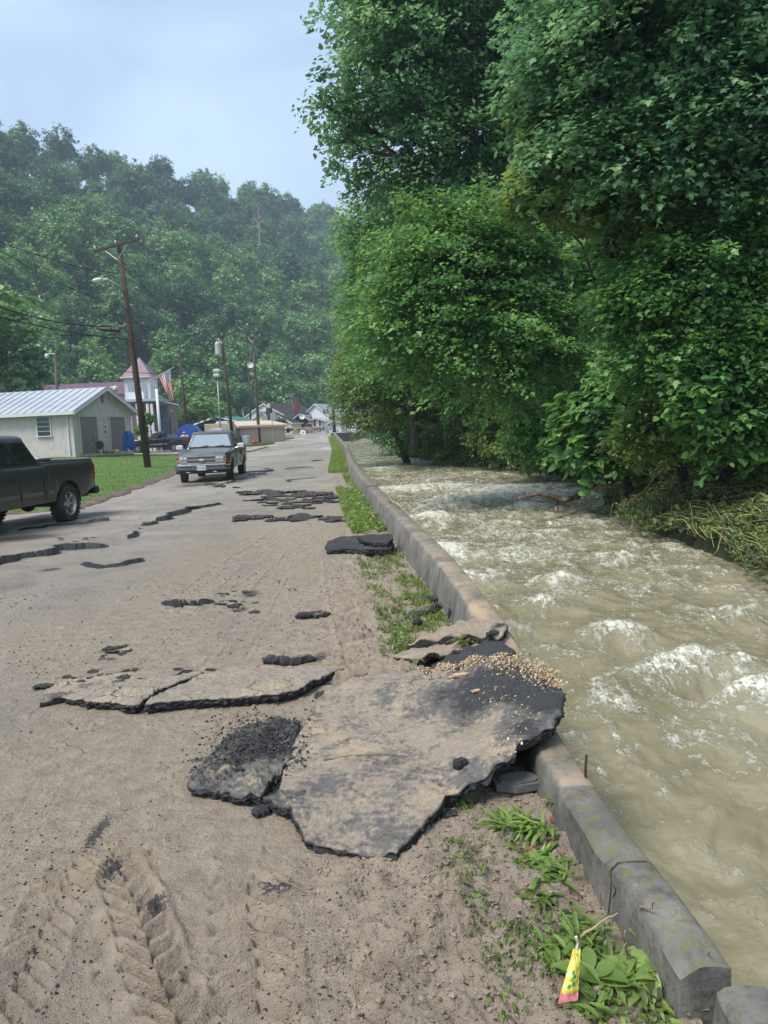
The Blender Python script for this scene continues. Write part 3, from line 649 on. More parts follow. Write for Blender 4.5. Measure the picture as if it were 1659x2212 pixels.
tree(lobes_px([(850,925,45,8),(905,950,42,3),(960,972,36,-1),(880,965,25,6),(930,980,22,2)], 52),
     at(960,990,50), 'low dark green brush trailing in the water at the bend', SH, lm_blue, 700, 26, .22, 7, twigs=20, tr=.08, cat='shrub', name='shrub', sp=.9)
# --- right foreground trees
tree(lobes_px([(1400,110,170),(1580,60,180),(1560,280,150),(1300,250,110,.5),(1400,340,110),(1220,170,85,.5),(1650,380,120),(1230,330,70),(1290,60,120,1),(1480,-120,200),(1700,150,150)], 13),
     at(1640,1080,15.5), 'large oak with drooping lobed leaves filling the upper right', RT, lm_blue, 2900, 30, .105, 8, MAPLE, twigs=120, tr=.3, trunk=at(1620,250,14.5), sp=.7, droop=.55)
tree(lobes_px([(1230,300,70),(1200,400,60),(1290,380,90),(1380,420,90),(1170,415,35),(1340,470,50)], 14),
     at(1500,1060,16), 'pale green maple bough reaching left above the dark hollow', RT, lm_yel, 520, 26, .14, 9, MAPLE, twigs=50, tr=.12, sp=.55, droop=.4)
tree(lobes_px([(1500,610,120),(1620,600,120),(1400,640,75),(1560,740,120),(1440,770,85),(1375,665,36),(1650,820,100)], 13.5),
     at(1600,1050,15), 'dense middle tree at the right edge above the flood debris', RT, lm_mid, 2300, 30, .095, 10, MAPLE, twigs=70, tr=.18, sp=.6, droop=.5)
tree(lobes_px([(1300,900,60),(1360,850,60),(1270,960,45),(1390,930,55),(1330,970,40),(1430,880,50)], 18),
     at(1370,1030,18.5), 'bush of large round leaves at the water edge right of the trunk', SH, lm_mid, 620, 20, .24, 11, OVAL, twigs=30, tr=.08, cat='shrub', name='shrub', sp=.6, droop=.45)
tree(lobes_px([(1440,920,60),(1500,880,65),(1530,925,50),(1390,955,45),(1470,945,40)], 14.5),
     at(1480,1030,15), 'bright yellow green sapling over the driftwood', SH, lm_yel, 620, 26, .10, 12, DIA, twigs=30, tr=.06, cat='shrub', name='shrub', sp=.5)
tree(lobes_px([(1590,905,75),(1660,880,90),(1560,860,70),(1640,940,50),(1700,920,80)], 13),
     at(1640,1060,13.5), 'dark glossy leaved bush at the right edge above the debris pile', SH, lm_mid, 620, 24, .15, 13, OVAL, twigs=30, tr=.07, cat='shrub', name='shrub', sp=.5)

# --- prototypes for woods on the hills (crown + trunk), copied as individual trees
def proto(seed, lm, r=5.2, h=15, n_sp=420, per=17, leaf=.42):
    rn = random.Random(seed); L = [(0, 0, h*.80, r*.62, r*.62, r*.6)]
    for i in range(12):
        a = rn.random()*2*PI; k = rn.uniform(.35, .72)*r; z = h*rn.uniform(.38, .86); q = r*rn.uniform(.32, .48)*(1.15-.3*z/h)
        L.append((k*math.cos(a)*(1.25-.7*z/h), k*math.sin(a)*(1.25-.7*z/h), z, q, q, q*.85))
    V, F, tint, _, _ = crown(L, n_sp, per, leaf, seed, CLUMP, sp=1.5, flat=.22, hollow=.6, up=.5, droop=.35)
    t = thing('tree', (0,0,0), 'broad leaved tree of the hillside wood', 'tree', group='trees of the wooded hillside')
    mesh_np('crown', V, F, lm, fattrs=dict(tint=tint), parent=t)
    mb = MB(); mb.tube([(0,0,-1.5),(.1,.05,h*.4),(-.1,.1,h*.72)], [.28,.2,.1], 6); mb.build('trunk', m_bark, t, smooth=True)
    return t
protos = [proto(100+i, [lm_far, lm_far2, lm_far, lm_far2, lm_far][i], 4.8+.35*(i%3), 14+1.5*(i%3)) for i in range(5)]
rn = random.Random(77)
spots = []
for i, tt in enumerate(np.arange(-70, 330, 9.6)):
    for j, s_ in enumerate(np.concatenate([np.arange(-3, 50, 8.5), np.arange(56, 70, 13), np.arange(72, 128, 9.5)])):
        s = s_ + rn.uniform(-3.0, 3.0); t_ = tt + rn.uniform(-3.8, 3.8) + (4.8 if j % 2 else 0)
        x = FA[0]+s*FN[0]+t_*FT[0]; y = FA[1]+s*FN[1]+t_*FT[1]; z = float(hill_h(np.array(s), np.array(t_)))+float(prof(y))
        u = x/y
        if y < 60 or u < -.62 or u > .03: continue
        spots.append((x, y, z, s_))
spots.sort(key=lambda q: math.hypot(q[0], q[1]))
print('hill trees', len(spots))
HT = []
used = [False]*5
for k, (x, y, z, s) in enumerate(spots[:292]):
    # the lower slope takes mostly paler leaf colours, the ridge mostly deeper ones
    c = rn.choice([1, 3, 1, 3, 2]) if s < 52 and y > 90 else rn.choice([0, 2, 4, 0, 3])
    o = protos[c] if not used[c] else copy_tree(protos[c]); used[c] = True
    o.location = (x, y, z-.8); o.rotation_euler = (0, 0, rn.uniform(0, 6.28)); q = rn.uniform(.72, 1.12)*(1.0+.12*(y > 200)); o.scale = (q*rn.uniform(.9,1.1), q*rn.uniform(.9,1.1), q*rn.uniform(.9, 1.15)); HT.append(o)
    br = c in (1, 3); zn = 'nearest the village' if s < 12 else 'on the lower slope' if s < 52 else 'on the middle terrace' if s < 84 else 'high on the slope' if s < 108 else 'along the skyline ridge'
    sd_ = 'left' if x/y < -.38 else 'central' if x/y < -.2 else 'right hand'
    o['label'] = f"{'light' if br else 'deep'} green leafy tree {zn} in the {sd_} part of the wood"; o['group'] = f"{'light' if br else 'deep'} green trees {zn}, {sd_}"
# what is left of the wood beyond the 300th tree: one mass
rest = spots[292:]
if rest:
    base = protos[0].children[0].data if protos[0].children[0].name.startswith('crown') else protos[0].children[1].data
    co = np.empty(len(base.vertices)*3, np.float32); base.vertices.foreach_get('co', co); co = co.reshape(-1, 3)
    tv = np.empty(len(base.polygons), np.float32); base.attributes['tint'].data.foreach_get('value', tv)
    VV = []; TT = []
    for (x, y, z, s) in rest:
        a = rn.uniform(0, 6.28); q = rn.uniform(.9, 1.3)*1.1; cs, sn = math.cos(a)*q, math.sin(a)*q
        VV.append(np.stack([co[:,0]*cs-co[:,1]*sn+x, co[:,0]*sn+co[:,1]*cs+y, co[:,2]*q+z-.8], 1)); TT.append(tv)
    VV = np.concatenate(VV); struct(mesh_np('woodland', VV, np.arange(len(VV)).reshape(-1, 4), lm_far, fattrs=dict(tint=np.concatenate(TT))), 'stuff')
# woods on the right bank behind the big trees
nb = [proto(200+i, [lm_mid, lm_blue, lm_mid][i], 4.2, 14, 300, 18, .42) for i in range(3)]
for o in nb: o['label'] = 'understorey tree on the steep bank behind the river trees'; o['group'] = 'trees on the steep right bank'
first = [True]*3; k = 0
for (dx, y) in [(6,14),(9,18),(6,22),(12,23),(8,28),(15,30),(5,34),(11,36),(18,38),(6,42),(13,45),(5,50),(10,54),(18,55),(5,60),(11,64),(4,70),(9,74),(16,72),(4,80),(9,84),(4,90),(11,93),(22,48),(26,62),(24,80),(20,28),(14,14),(20,18),(10,8),(3,66),(2,76),(2,86)]:
    c = k % 3; k += 1; o = nb[c] if first[c] else copy_tree(nb[c]); first[c] = False
    x = float(bank(y))+dx; o.location = (x, y, float(prof(y)*.75)+.3+max(0, dx-3)*.62-.5); o.rotation_euler = (0,0,rn.uniform(0,6.28)); q = rn.uniform(.75, 1.05); o.scale = (q, q, q)
# trees by the village, individually placed: (px, py of crown centre, distance, radius px, label)
def vtree(px, py, D, rp, label, seed, lm=lm_far, squash=.9, cat='tree', name='tree', group='trees between the village buildings'):
    c = at(px, py, D); r = rp*D/FPX; rn2 = random.Random(seed)
    L = [(*c, r*.7, r*.7, r*.65)] + [(c[0]+r*.55*math.cos(a), c[1]+r*.55*math.sin(a), c[2]+r*rn2.uniform(-.45, .35), r*.42, r*.42, r*.38) for a in [i*2*PI/7 for i in range(7)]]
    tree(L, (c[0], c[1], float(G(c[0], c[1]))), label, group, lm, 260, 18, max(.1, r*.09), seed, CLUMP, cat=cat, name=name, tr=r*.06, twigs=6, sp=r*.28)
vtree(35, 800, 72, 75, 'dark spreading tree behind the left end of the garage roof', 301, lm_far)
vtree(-60, 700, 70, 110, 'tall tree at the left edge beyond the garage', 302, lm_far2)
vtree(440, 880, 100, 30, 'leafy kudzu mound behind the green roofed building', 303, lm_far2, cat='shrub', name='shrub')
vtree(475, 885, 104, 24, 'smaller green mound beside the lamp mast', 304, lm_far2, cat='shrub', name='shrub')
vtree(408, 895, 98, 22, 'low bright shrub behind the open shed', 305, lm_yel, cat='shrub', name='shrub')
vtree(605, 912, 120, 15, 'small flowering tree with white blossom in front of the yellow house', 306, lm_far, cat='tree')
vtree(318, 905, 62, 16, 'bush growing against the porch of the brick firehouse', 307, lm_mid, cat='shrub', name='shrub')
vtree(305, 930, 62, 14, 'low bush between garage and porch', 308, lm_mid, cat='shrub', name='shrub')
vtree(700, 872, 190, 18, 'dark conifer behind the white house roof', 309, lm_far)
vtree(756, 905, 130, 16, 'bush at the right hand end of the road where it turns', 310, lm_mid, cat='shrub', name='shrub')
# bare grey dead tree on the hillside
def dead_tree(px, py, D, label, seed):
    b = Vector([float(v) for v in at(px, py, D)]); rn2 = random.Random(seed); t = thing('dead_tree', b, label, 'dead tree'); mb = MB()
    mb.tube([(0,0,-4),(.2,0,5),(0,.1,11)], [.3,.2,.08], 6)
    for i in range(16):
        z = rn2.uniform(2.5, 10); a = rn2.uniform(0, 6.28); L = (12-z)*.5+1; e = Vector((math.cos(a)*L*.7, math.sin(a)*L*.7, z+L*.75)); limb(mb, (0,0,z), e, .09, .03, i, n=4, segs=4)
        for k in range(3):
            q = Vector((0,0,z)).lerp(e, rn2.uniform(.4,.9)); limb(mb, q, q+Vector((rn2.uniform(-1,1), rn2.uniform(-1,1), rn2.uniform(.4,1.6))), .04, .02, i*7+k, n=3, segs=3)
    mb.build('trunk', m_dead, t); t.scale = (.75,.75,.62)
dead_tree(560, 505, 178, 'bare grey dead tree standing out on the hillside', 5)

# ------------------------------------------------------------------ flood debris on the right bank
def blades(cx, cy, cz, h, wd, lean, rg, seg=2, curl=.5):
    """vectorised grass blades, one quad strip of `seg` quads each"""
    k = len(cx); a = rg.random(k)*2*PI; d = np.stack([np.cos(a), np.sin(a)], 1); V = []
    for i in range(seg+1):
        t = i/seg; off = lean*(t**1.6); px = cx + d[:,0]*off; py = cy+d[:,1]*off; pz = cz + h*(t-curl*t*t*lean/(h+1e-6)*.5); w_ = wd*(1-t*.85)
        V.append(np.stack([px-d[:,1]*w_, py+d[:,0]*w_, pz], 1)); V.append(np.stack([px+d[:,1]*w_, py-d[:,0]*w_, pz], 1))
    V = np.stack(V, 1).reshape(-1, 3); b = np.arange(k)[:, None]*(2*(seg+1))
    F = np.concatenate([np.stack([b[:,0]+2*i, b[:,0]+2*i+1, b[:,0]+2*i+3, b[:,0]+2*i+2], 1) for i in range(seg)])
    return V, F
rg = np.random.default_rng(8)
m_stem = mat('bent_stems', (.30,.34,.11), .7, col2=(.15,.12,.06), vscale=4)
# mound under the debris
def inpoly(px, py, poly):
    ins = np.zeros(len(px), bool); j = len(poly)-1
    for i in range(len(poly)):
        xi, yi = poly[i]; xj, yj = poly[j]; c = ((yi > py) != (yj > py)) & (px < (xj-xi)*(py-yi)/(yj-yi+1e-12)+xi); ins ^= c; j = i
    return ins
DP = [P(a, b_, -.5)[:2] for a, b_ in [(1300,1078),(1335,1125),(1400,1160),(1460,1168),(1540,1185),(1660,1268),(1800,1310),(1800,1090),(1659,1060),(1500,1045),(1380,1045)]]
DPx = [p[0] for p in DP]; DPy = [p[1] for p in DP]
xx = rg.uniform(min(DPx), max(DPx), 90000); yy = rg.uniform(min(DPy), max(DPy), 90000); ok = inpoly(xx, yy, DP); xx, yy = xx[ok], yy[ok]
dh = lambda x, y: -.52 + .85*ss(0, 2.6, (x-np.interp(y, [9,11,13,15,17,20], [4.9,4.9,4.6,4.5,5.0,6.2]))) + .10*fbm(x*1.5, y*1.5, 3, 3)
mb = MB(); rn = random.Random(5)
sel = rg.choice(len(xx), 1300, replace=False)
for k in sel:
    x, y = xx[k], yy[k]; L = rn.uniform(.6, 2.2); a = R(rn.gauss(-72, 20)); pts = []
    for i in range(5):
        t = i/4; qx = x+L*t*math.cos(a)+.1*math.sin(t*3+k); qy = y+L*t*math.sin(a); pts.append((qx, qy, float(dh(np.array(qx), np.array(qy)))+.05+.20*math.sin(PI*t)*rn.random()+.12*rn.random()))
    mb.tube(pts, [.009,.009,.008,.007,.004], 3, cap=False)
struct(mb.build('flood_debris', m_stem), 'stuff')
k = 20000; cx, cy = xx[:k], yy[:k]; cz = dh(cx, cy)+.04+.25*rg.random(len(cx))**1.5
nn = rg.normal(size=(len(cx), 3))*.55; nn[:, 2] += .7
V, F = leaf_cloud(np.stack([cx, cy, cz], 1), nn, .055+.10*rg.random(len(cx))**1.3, DIA*np.array([.9,1,2]), rg, np.tile([[.35,-.9,-.3]], (len(cx), 1)))
struct(mesh_np('flood_debris', V, F, lm_deb, fattrs=dict(tint=np.clip(rg.normal(.42,.28,len(cx))+.5*fbm(cx*1.2, cy*1.2, 8, 3),0,1))), 'stuff')
mx_, my_ = np.meshgrid(np.linspace(5.1, 10.5, 70), np.linspace(8, 24, 120))
struct(mesh_np('river_bank', np.stack([mx_, my_, dh(mx_, my_)-.14-.6*ss(.6, .1, mx_-np.interp(my_, [9,11,13,15,17,20,24], [5.3,5.3,5.1,5.0,5.6,7.4,8.4])) - .8*ss(19,22,my_)], -1).reshape(-1, 3), grid_faces(120, 70), m_bank, smooth=True))
# driftwood
m_drift = mat('wet_driftwood', (.10,.068,.042), .7, col2=(.24,.18,.12), vscale=6, bump=.6, bscale=30)
def drift(paths, label, rr):
    b = Vector([float(v) for v in at(*paths[0][0])]); mb = MB()
    for p, (r0, r1) in zip(paths, rr):
        pts = [Vector([float(v) for v in at(*q)])-b for q in p]; n = len(pts); fine = []; rs = []
        for i in range(n-1):
            for s in range(4):
                t = s/4; fine.append(pts[i].lerp(pts[i+1], t)+Vector((.012*math.sin(7*(i+t)), 0, .015*math.cos(9*(i+t))))); rs.append((r0+(r1-r0)*(i+t)/(n-1))*(1+.15*math.sin(5*(i+t))))
        fine.append(pts[-1]); rs.append(r1); mb.tube(fine, rs, 8)
    o = mb.build('driftwood', m_drift, smooth=True); o.location = b
    tag(o, label, 'driftwood', 'driftwood on the far bank')
drift([[(1285,1038,19.5),(1265,1062,19),(1240,1075,18.6),(1215,1084,18.2),(1190,1075,17.9),(1160,1068,17.6),(1120,1077,17.3)], [(1215,1084,18.2),(1200,1092,18),(1203,1105,17.8)], [(1285,1038,19.5),(1300,1030,20),(1330,1035,20.5)]],
      'forked brown driftwood limb reaching left over the white water', [(.10,.03),(.05,.03),(.10,.07)])
drift([[(1345,1022,18.5),(1350,1045,18),(1345,1075,17.6),(1355,1092,17.2),(1385,1100,16.9)]], 'curved dark driftwood stump beside the forked limb', [(.10,.04)])
drift([[(1345,1158,15),(1370,1145,15.1),(1400,1150,15),(1440,1140,15.2),(1480,1130,15.4)], [(1440,1140,15.2),(1445,1160,15),(1438,1178,14.9)]], 'low black log awash at the edge of the debris', [(.06,.08),(.05,.03)])
drift([[(1545,1040,15),(1575,1050,14.6),(1590,1070,14.3),(1592,1100,14)], [(1575,1050,14.6),(1610,1048,14.3),(1645,1085,13.8)]], 'bent bare branch arching over the debris pile', [(.02,.015),(.025,.015)])
drift([[(1345,1100,16),(1390,1060,16.4),(1440,1005,17)]], 'thin pale stick leaning out of the debris', [(.018,.008)])

# ------------------------------------------------------------------ grass
def grass(name, cx, cy, h, wd, lean, seed, lm, zf, tmean=.5, seg=2):
    rg = np.random.default_rng(seed); k = len(cx)
    V, F = blades(cx, cy, zf(cx, cy), h*(.5+rg.random(k)), wd*(.6+.8*rg.random(k)), lean*(.3+rg.random(k)), rg, seg)
    tn = np.clip(rg.normal(tmean, .2, k)+.3*fbm(cx*2, cy*2, seed, 2), 0, 1); tint = np.tile(tn, seg)
    return struct(mesh_np(name, V, F, lm, fattrs=dict(tint=tint)), 'stuff')
k = 60000; gy = 17.5+38*rg.random(k)**1.3; gx = roadleft(gy)-.3-rg.random(k)*np.interp(gy, [17,55], [16,20])
grass('lawn_grass', gx, gy, .055, .012, .03, 3, lm_grass, lambda x, y: G(x, y)+.01, seg=1)
def rz_vec(x, y):
    i = np.clip(np.searchsorted(yr, y), 0, NR-1); r0 = LROW[i]; r1 = Rr[i]; j = np.clip(((x-r0)/(r1-r0)*(NC-1)).astype(int), 0, NC-1); return Zg[i, j]
def strip(y0, y1, k, o0, o1, thr, seed):
    rg = np.random.default_rng(seed); y = np.exp(rg.uniform(math.log(y0), math.log(y1), k)); x = xin(y)-o0-(o1-o0)*rg.random(k)
    m = fbm(x*3, y*1.6, seed, 4, .65)+.5*(vnoise(x*11, y*6, seed)-.5) > thr; return x[m], y[m]
for (a, b_, n, o0, o1, th, hh, sd, tm) in [(12.2, 22, 8000, .0, .60, -.16, .10, 31, .5), (6.4, 10.8, 4200, .02, .66, .06, .05, 32, .3), (5.4, 7.6, 3200, .02, .55, .0, .04, 33, .4), (30, 100, 9000, .0, .8, -.35, .16, 34, .6), (22, 31, 1500, .0, .25, -.1, .08, 35, .5)]:
    x, y = strip(a, b_, n, o0, o1, th, sd)
    grass('verge_grass', x, y, hh, .0035+.0004*a, hh*.8, sd, lm_grass, lambda x, y: rz_vec(x, y)-.005, tm)
m_clover = lm_weed
x, y = strip(12.2, 21, 5200, .0, .62, -.25, 36); z = rz_vec(x, y)+.02+.10*rg.random(len(x)); nn = rg.normal(size=(len(x),3))*.5; nn[:,2] += 1
V, F = leaf_cloud(np.stack([x,y,z],1), nn, .035+.04*rg.random(len(x)), OVAL, rg); struct(mesh_np('verge_weeds', V, F, lm_weed, fattrs=dict(tint=np.clip(rg.normal(.6,.2,len(x)),0,1))), 'stuff')
x, y = strip(5.4, 10.2, 3000, .03, .66, .02, 37); z = rz_vec(x, y)+.005+.03*rg.random(len(x)); nn = rg.normal(size=(len(x),3))*.5; nn[:,2] += 1
V, F = leaf_cloud(np.stack([x,y,z],1), nn, .018+.03*rg.random(len(x)), DIA, rg); struct(mesh_np('trampled_weeds', V, F, lm_weed, fattrs=dict(tint=np.clip(rg.normal(.45,.2,len(x)),0,1))), 'stuff')
# green patches by the far road
for (px, py, D, rx, ry) in [(560, 955, 79, 1.5, 5), (578, 943, 100, 3.5, 7)]:
    c = at(px, py, D); a = rg.random(2500)*2*PI; q = np.sqrt(rg.random(2500)); gx = c[0]+rx*q*np.cos(a); gy = c[1]+ry*q*np.sin(a)
    grass('lawn_grass', gx, gy, .12, .05, .05, int(D), lm_grass, lambda x, y: G(x, y)-.01, seg=1)
    mb = MB(); mb.prism([(c[0]+rx*math.cos(t*PI/12), c[1]+ry*math.sin(t*PI/12)) for t in range(24)], float(G(c[0], c[1]))-.5, float(G(c[0], c[1]))+.10); struct(mb.build('lawn', m_lawn))

# ================================================================== village
m_white = mat('white_painted_siding', (.76,.78,.78), .6, var=.1, vscale=1.2, stretch=(1,1,6))
m_yellow = mat('pale_yellow_siding', (.75,.63,.32), .6, var=.12, vscale=1.5, stretch=(1,1,8))
m_garage = mat('pinkish_painted_block', (.60,.545,.52), .8, col2=(.50,.455,.43), vscale=2.2, bump=.3, bscale=3.3)
m_garage_d = mat('corrugated_door_steel', (.27,.235,.21), .6, var=.15, vscale=3)
m_tin = mat('galvanised_roof_sheet', (.42,.44,.48), .42, metal=.3, col2=(.52,.54,.57), vscale=1.2, stretch=(1,.15,1))
m_maroon = mat('maroon_metal_roof', (.21,.10,.14), .5, var=.2, vscale=2)
m_darkroof = mat('dark_shingles', (.035,.028,.028), .9, var=.3, vscale=8)
m_oldtin = mat('stained_tin_roof', (.34,.35,.38), .6, col2=(.22,.21,.23), vscale=.5, stretch=(1,.3,1))
m_green = mat('green_metal_roof', (.035,.20,.13), .5, var=.2, vscale=1)
m_trim = mat('white_trim', (.68,.70,.70), .6)
m_brick = mat('grey_brown_brick', (.24,.20,.17), .85, var=.3, vscale=5)
m_redbrick = mat('red_brick', (.22,.07,.05), .9, var=.4, vscale=9)
m_tan = mat('tan_steel_siding', (.60,.47,.36), .6, var=.08, vscale=2)
m_glass = mat('dark_window_glass', (.015,.02,.025), .08, spec=.8)
m_dark = mat('dark_opening', (.02,.02,.02), .9)
m_woodpole = mat('creosoted_pole', (.04,.024,.018), .85, col2=(.085,.055,.04), vscale=3, stretch=(1,1,.2), bump=.6, bscale=20, bdist=.02)
m_greypole = mat('weathered_grey_pole', (.12,.10,.085), .85, var=.3, vscale=3, stretch=(1,1,.2))
m_galv = mat('galvanised_metal', (.38,.40,.42), .45, metal=.5)
m_ceramic = mat('pale_insulator', (.55,.56,.55), .3)
m_wire = mat('black_cable', (.012,.012,.014), .6)
m_blue = mat('blue_tarp', (.03,.13,.45), .5, col2=(.015,.07,.30), vscale=5, bump=.8, bscale=8, bdist=.05)
m_red = mat('red_paint', (.42,.02,.02), .5)
m_black = mat('black_plastic', (.015,.015,.016), .5)

def ground_z(x, y): return float(G(x, y))
def house(name, A, B, depth, eave, ridge, label, cat, wall, roof, group=None, over=.35, base=None, trim=None, rib=0, flat=False, ridge_at=.5):
    A = Vector([float(v) for v in A]); B = Vector([float(v) for v in B]); bz = min(ground_z(A.x, A.y), ground_z(B.x, B.y))-.25 if base is None else base
    d = B-A; W = math.hypot(d.x, d.y); ang = math.atan2(d.y, d.x); t = thing(name, (A.x, A.y, bz), label, cat, ang, group)
    e = eave-bz; r = ridge-bz; mb = MB(); xm = W*ridge_at
    if flat:
        mb.add([(0,0,-.4),(W,0,-.4),(W,depth,-.4),(0,depth,-.4),(0,0,e),(W,0,e),(W,depth,e),(0,depth,e)], [(0,1,5,4),(1,2,6,5),(2,3,7,6),(3,0,4,7)])
        mb.build('wall', wall, t); rb = MB(); rb.box((W/2, depth/2, e-.3), (W-.05, depth-.05, .15)); rb.build('roof', roof, t)
        pb = MB()
        for c, dd in (((W/2,-.0,e+.03),(W+.36,.36,.16)), ((W/2,depth,e+.03),(W+.36,.36,.16)), ((0,depth/2,e+.03),(.36,depth-.36,.16)), ((W,depth/2,e+.03),(.36,depth-.36,.16))): pb.box(c, dd)
        pb.build('parapet_cap', trim or m_trim, t); return t, W, e, r
    mb.add([(0,0,-.4),(W,0,-.4),(W,depth,-.4),(0,depth,-.4),(0,0,e),(W,0,e),(W,depth,e),(0,depth,e),(xm,0,r-.06),(xm,depth,r-.06)],
           [(0,1,5,8,4),(1,2,6,5),(2,3,7,9,6),(3,0,4,7)])
    mb.build('wall', wall, t)
    rf = MB(); o = over
    for s, xe in ((-1, 0), (1, W)):
        sl_ = (r-e)/abs(xm-xe); xo = xe+s*o; zo = e-sl_*o
        a = (xo, -o, zo+.02); b = (xm, -o, r+.02); c = (xm, depth+o, r+.02); d_ = (xo, depth+o, zo+.02)
        rf.slab([a, b, c, d_] if s < 0 else [b, a, d_, c], .09)
        if rib:
            n = int((depth+2*o)/rib)
            for i in range(n+1):
                y = -o+i*rib; rf.slab([(xo, y-.03, zo+.095), (xm, y-.03, r+.095), (xm, y+.03, r+.095), (xo, y+.03, zo+.095)] if s < 0 else [(xm, y-.03, r+.095), (xo, y-.03, zo+.095), (xo, y+.03, zo+.095), (xm, y+.03, r+.095)], .05)
    rf.build('roof', roof, t)
    if trim is not False:
        tb = MB()
        for s, xe in ((-1, 0), (1, W)):
            sl_ = (r-e)/abs(xm-xe); xo = xe+s*o; zo = e-sl_*o
            tb.add([(xo,-o-.03,zo-.18),(xm,-o-.03,r-.18),(xm,-o-.03,r+.05),(xo,-o-.03,zo+.05),(xo,-o+.02,zo-.18),(xm,-o+.02,r-.18),(xm,-o+.02,r+.05),(xo,-o+.02,zo+.05)], [(0,1,2,3),(7,6,5,4),(0,4,5,1),(3,2,6,7),(0,3,7,4)])
            tb.box((xo, depth/2, zo-.06), (.06, depth+2*o-.1, .2))
        tb.build('fascia', trim or m_trim, t)
    return t, W, e, r
def opening(t, name, side, a, z0, w_, h, W, depth, frame=m_trim, pane=m_glass, mull=0, proud=.03, sill=True, ribs=0, fr=.06):
    """window or door on wall: side 'f' (y=0), 'l' (x=0), 'r' (x=W); a = centre along the wall"""
    M = {'f': Matrix.Translation((a, 0, z0)), 'l': Matrix.Translation((0, a, z0)) @ Matrix.Rotation(-PI/2, 4, 'Z'), 'r': Matrix.Translation((W, a, z0)) @ Matrix.Rotation(PI/2, 4, 'Z')}[side]
    mb = MB()
    if ribs:
        n = int(h/ribs); vs = []; 
        for i in range(n+1):
            for zz, yy in ((i*ribs, -.01), (i*ribs+ribs*.5, -.04)):
                vs += [(-w_/2, yy, min(zz, h)), (w_/2, yy, min(zz, h))]
        mb.add([M @ Vector(v) for v in vs], [(2*i, 2*i+1, 2*i+3, 2*i+2) for i in range(len(vs)//2-1)])
        o = mb.build(name, pane, t)
    else:
        mb.box((0, -proud*.4, h/2), (w_, proud, h), M=M); o = mb.build(name, pane, t)
    fb = MB(); 
    for c, d in (((-w_/2-fr/2,0,h/2),(fr,.14,h+2*fr)), ((w_/2+fr/2,0,h/2),(fr,.14,h+2*fr)), ((0,0,h+fr/2),(w_,.14,fr))): fb.box(c, d, M=M)
    if sill: fb.box((0, -.03, -fr/2), (w_+.2, .2, fr), M=M)
    for i in range(mull): fb.box((0, -.02, h*(i+1)/(mull+1)), (w_, .05, .03), M=M)
    fb.build('frame', frame, o)
    return o
def along(A, d, px, py):              # distance along a wall line at which a sight line meets it
    r_ = ray(px, py); a = np.array([[d[0], -r_[0]], [d[1], -r_[1]]]); return float(np.linalg.solve(a, -np.array([A[0], A[1]]))[0])

# --- block garage
A = at(163, 982, 50); B = at(289, 975, 57.5)
t, W, e, r = house('garage', A, B, 19, at(160, 884, 50)[2], at(231, 838, 53.8)[2], 'pinkish grey block garage with a ribbed metal roof and two roller doors behind the lawn', 'garage', m_garage, m_tin, rib=.62, over=.45, base=float(A[2])-.12)
gz = .15
for a in (.235, .725): opening(t, 'roller_door', 'f', W*a, gz, W*.27, 2.5, W, 19, frame=m_garage, pane=m_garage_d, sill=False, ribs=.085, fr=.12)
ldir = np.array([-(B-A)[1], (B-A)[0]]); ldir /= np.linalg.norm(ldir)
sw = along(A, ldir, 95, 920); opening(t, 'window', 'l', sw, 1.45, .95, 1.25, W, 19, mull=3, frame=m_trim)
mb = MB(); mb.tube([(-.05,.35,.1),(-.05,.35,e-.35),(-.35,.25,e-.15)], .05, 8); mb.build('downspout', m_trim, t)
mb = MB(); mb.box((W*.50, -.03, 1.75), (.28, .04, .75)); sg = mb.build('notice', mat('notice_white', (.6,.62,.6), .5), t)
mb = MB(); mb.box((W*.50, -.055, 1.60), (.17, .012, .22)); mb.box((W*.50, -.055, 1.95), (.2, .012, .1)); mb.build('print', mat('notice_print', (.04,.05,.06), .5), sg)
mb = MB(); mb.box((W*.5, -.03, r-.75), (.3, .06, .55)); mb.build('vent', m_garage_d, t)
# rocking chair, tarp covered grill, scraps by the garage front
fu = (B-A)[:2]/np.linalg.norm((B-A)[:2])
def gfront(u, off): q = A[:2]+fu*W*u + (-ldir)*off; return (q[0], q[1], float(A[2])+.02)
t2 = thing('chair', gfront(.2, .9), 'old brown wooden rocking chair heaped with things in front of the left roller door', 'chair', 1.9)
m_oldwood = mat('old_brown_wood', (.12,.05,.03), .7, var=.3, vscale=8)
mb = MB(); mb.box((0,0,.42), (.5,.5,.05)); mb.build('seat', m_oldwood, t2)
mb = MB()
for x in (-.2,-.1,0,.1,.2): mb.tube([(x,.24,.44),(x,.36,1.02)], .018, 5)
mb.box((0,.37,1.05), (.52,.04,.14)); mb.build('backrest', m_oldwood, t2)
for s in (-1,1):
    mb = MB(); mb.tube([(s*.24,.24,.02),(s*.24,.24,.42)], .022, 5); mb.build('leg', m_oldwood, t2)
    mb = MB(); mb.tube([(s*.24,-.22,.02),(s*.24,-.22,.66)], .022, 5); mb.build('leg', m_oldwood, t2)
    mb = MB(); mb.tube([(s*.24,-.45,.08),(s*.24,-.2,.02),(s*.24,.2,.02),(s*.24,.5,.1)], .022, 5); mb.build('rocker', m_oldwood, t2)
    mb = MB(); mb.box((s*.26,.02,.66), (.06,.5,.03)); mb.build('armrest', m_oldwood, t2)
mb = MB(); mb.blob((0,.05,.62), (.24,.2,.2), 3, .3); mb.blob((.1,-.25,.4), (.16,.22,.16), 6, .3)
o = mb.build('bag', m_black, smooth=True); o.location = gfront(.2, .9); tag(o, 'dark bags heaped on the rocking chair', 'bag')
mb = MB(); rn = random.Random(3)
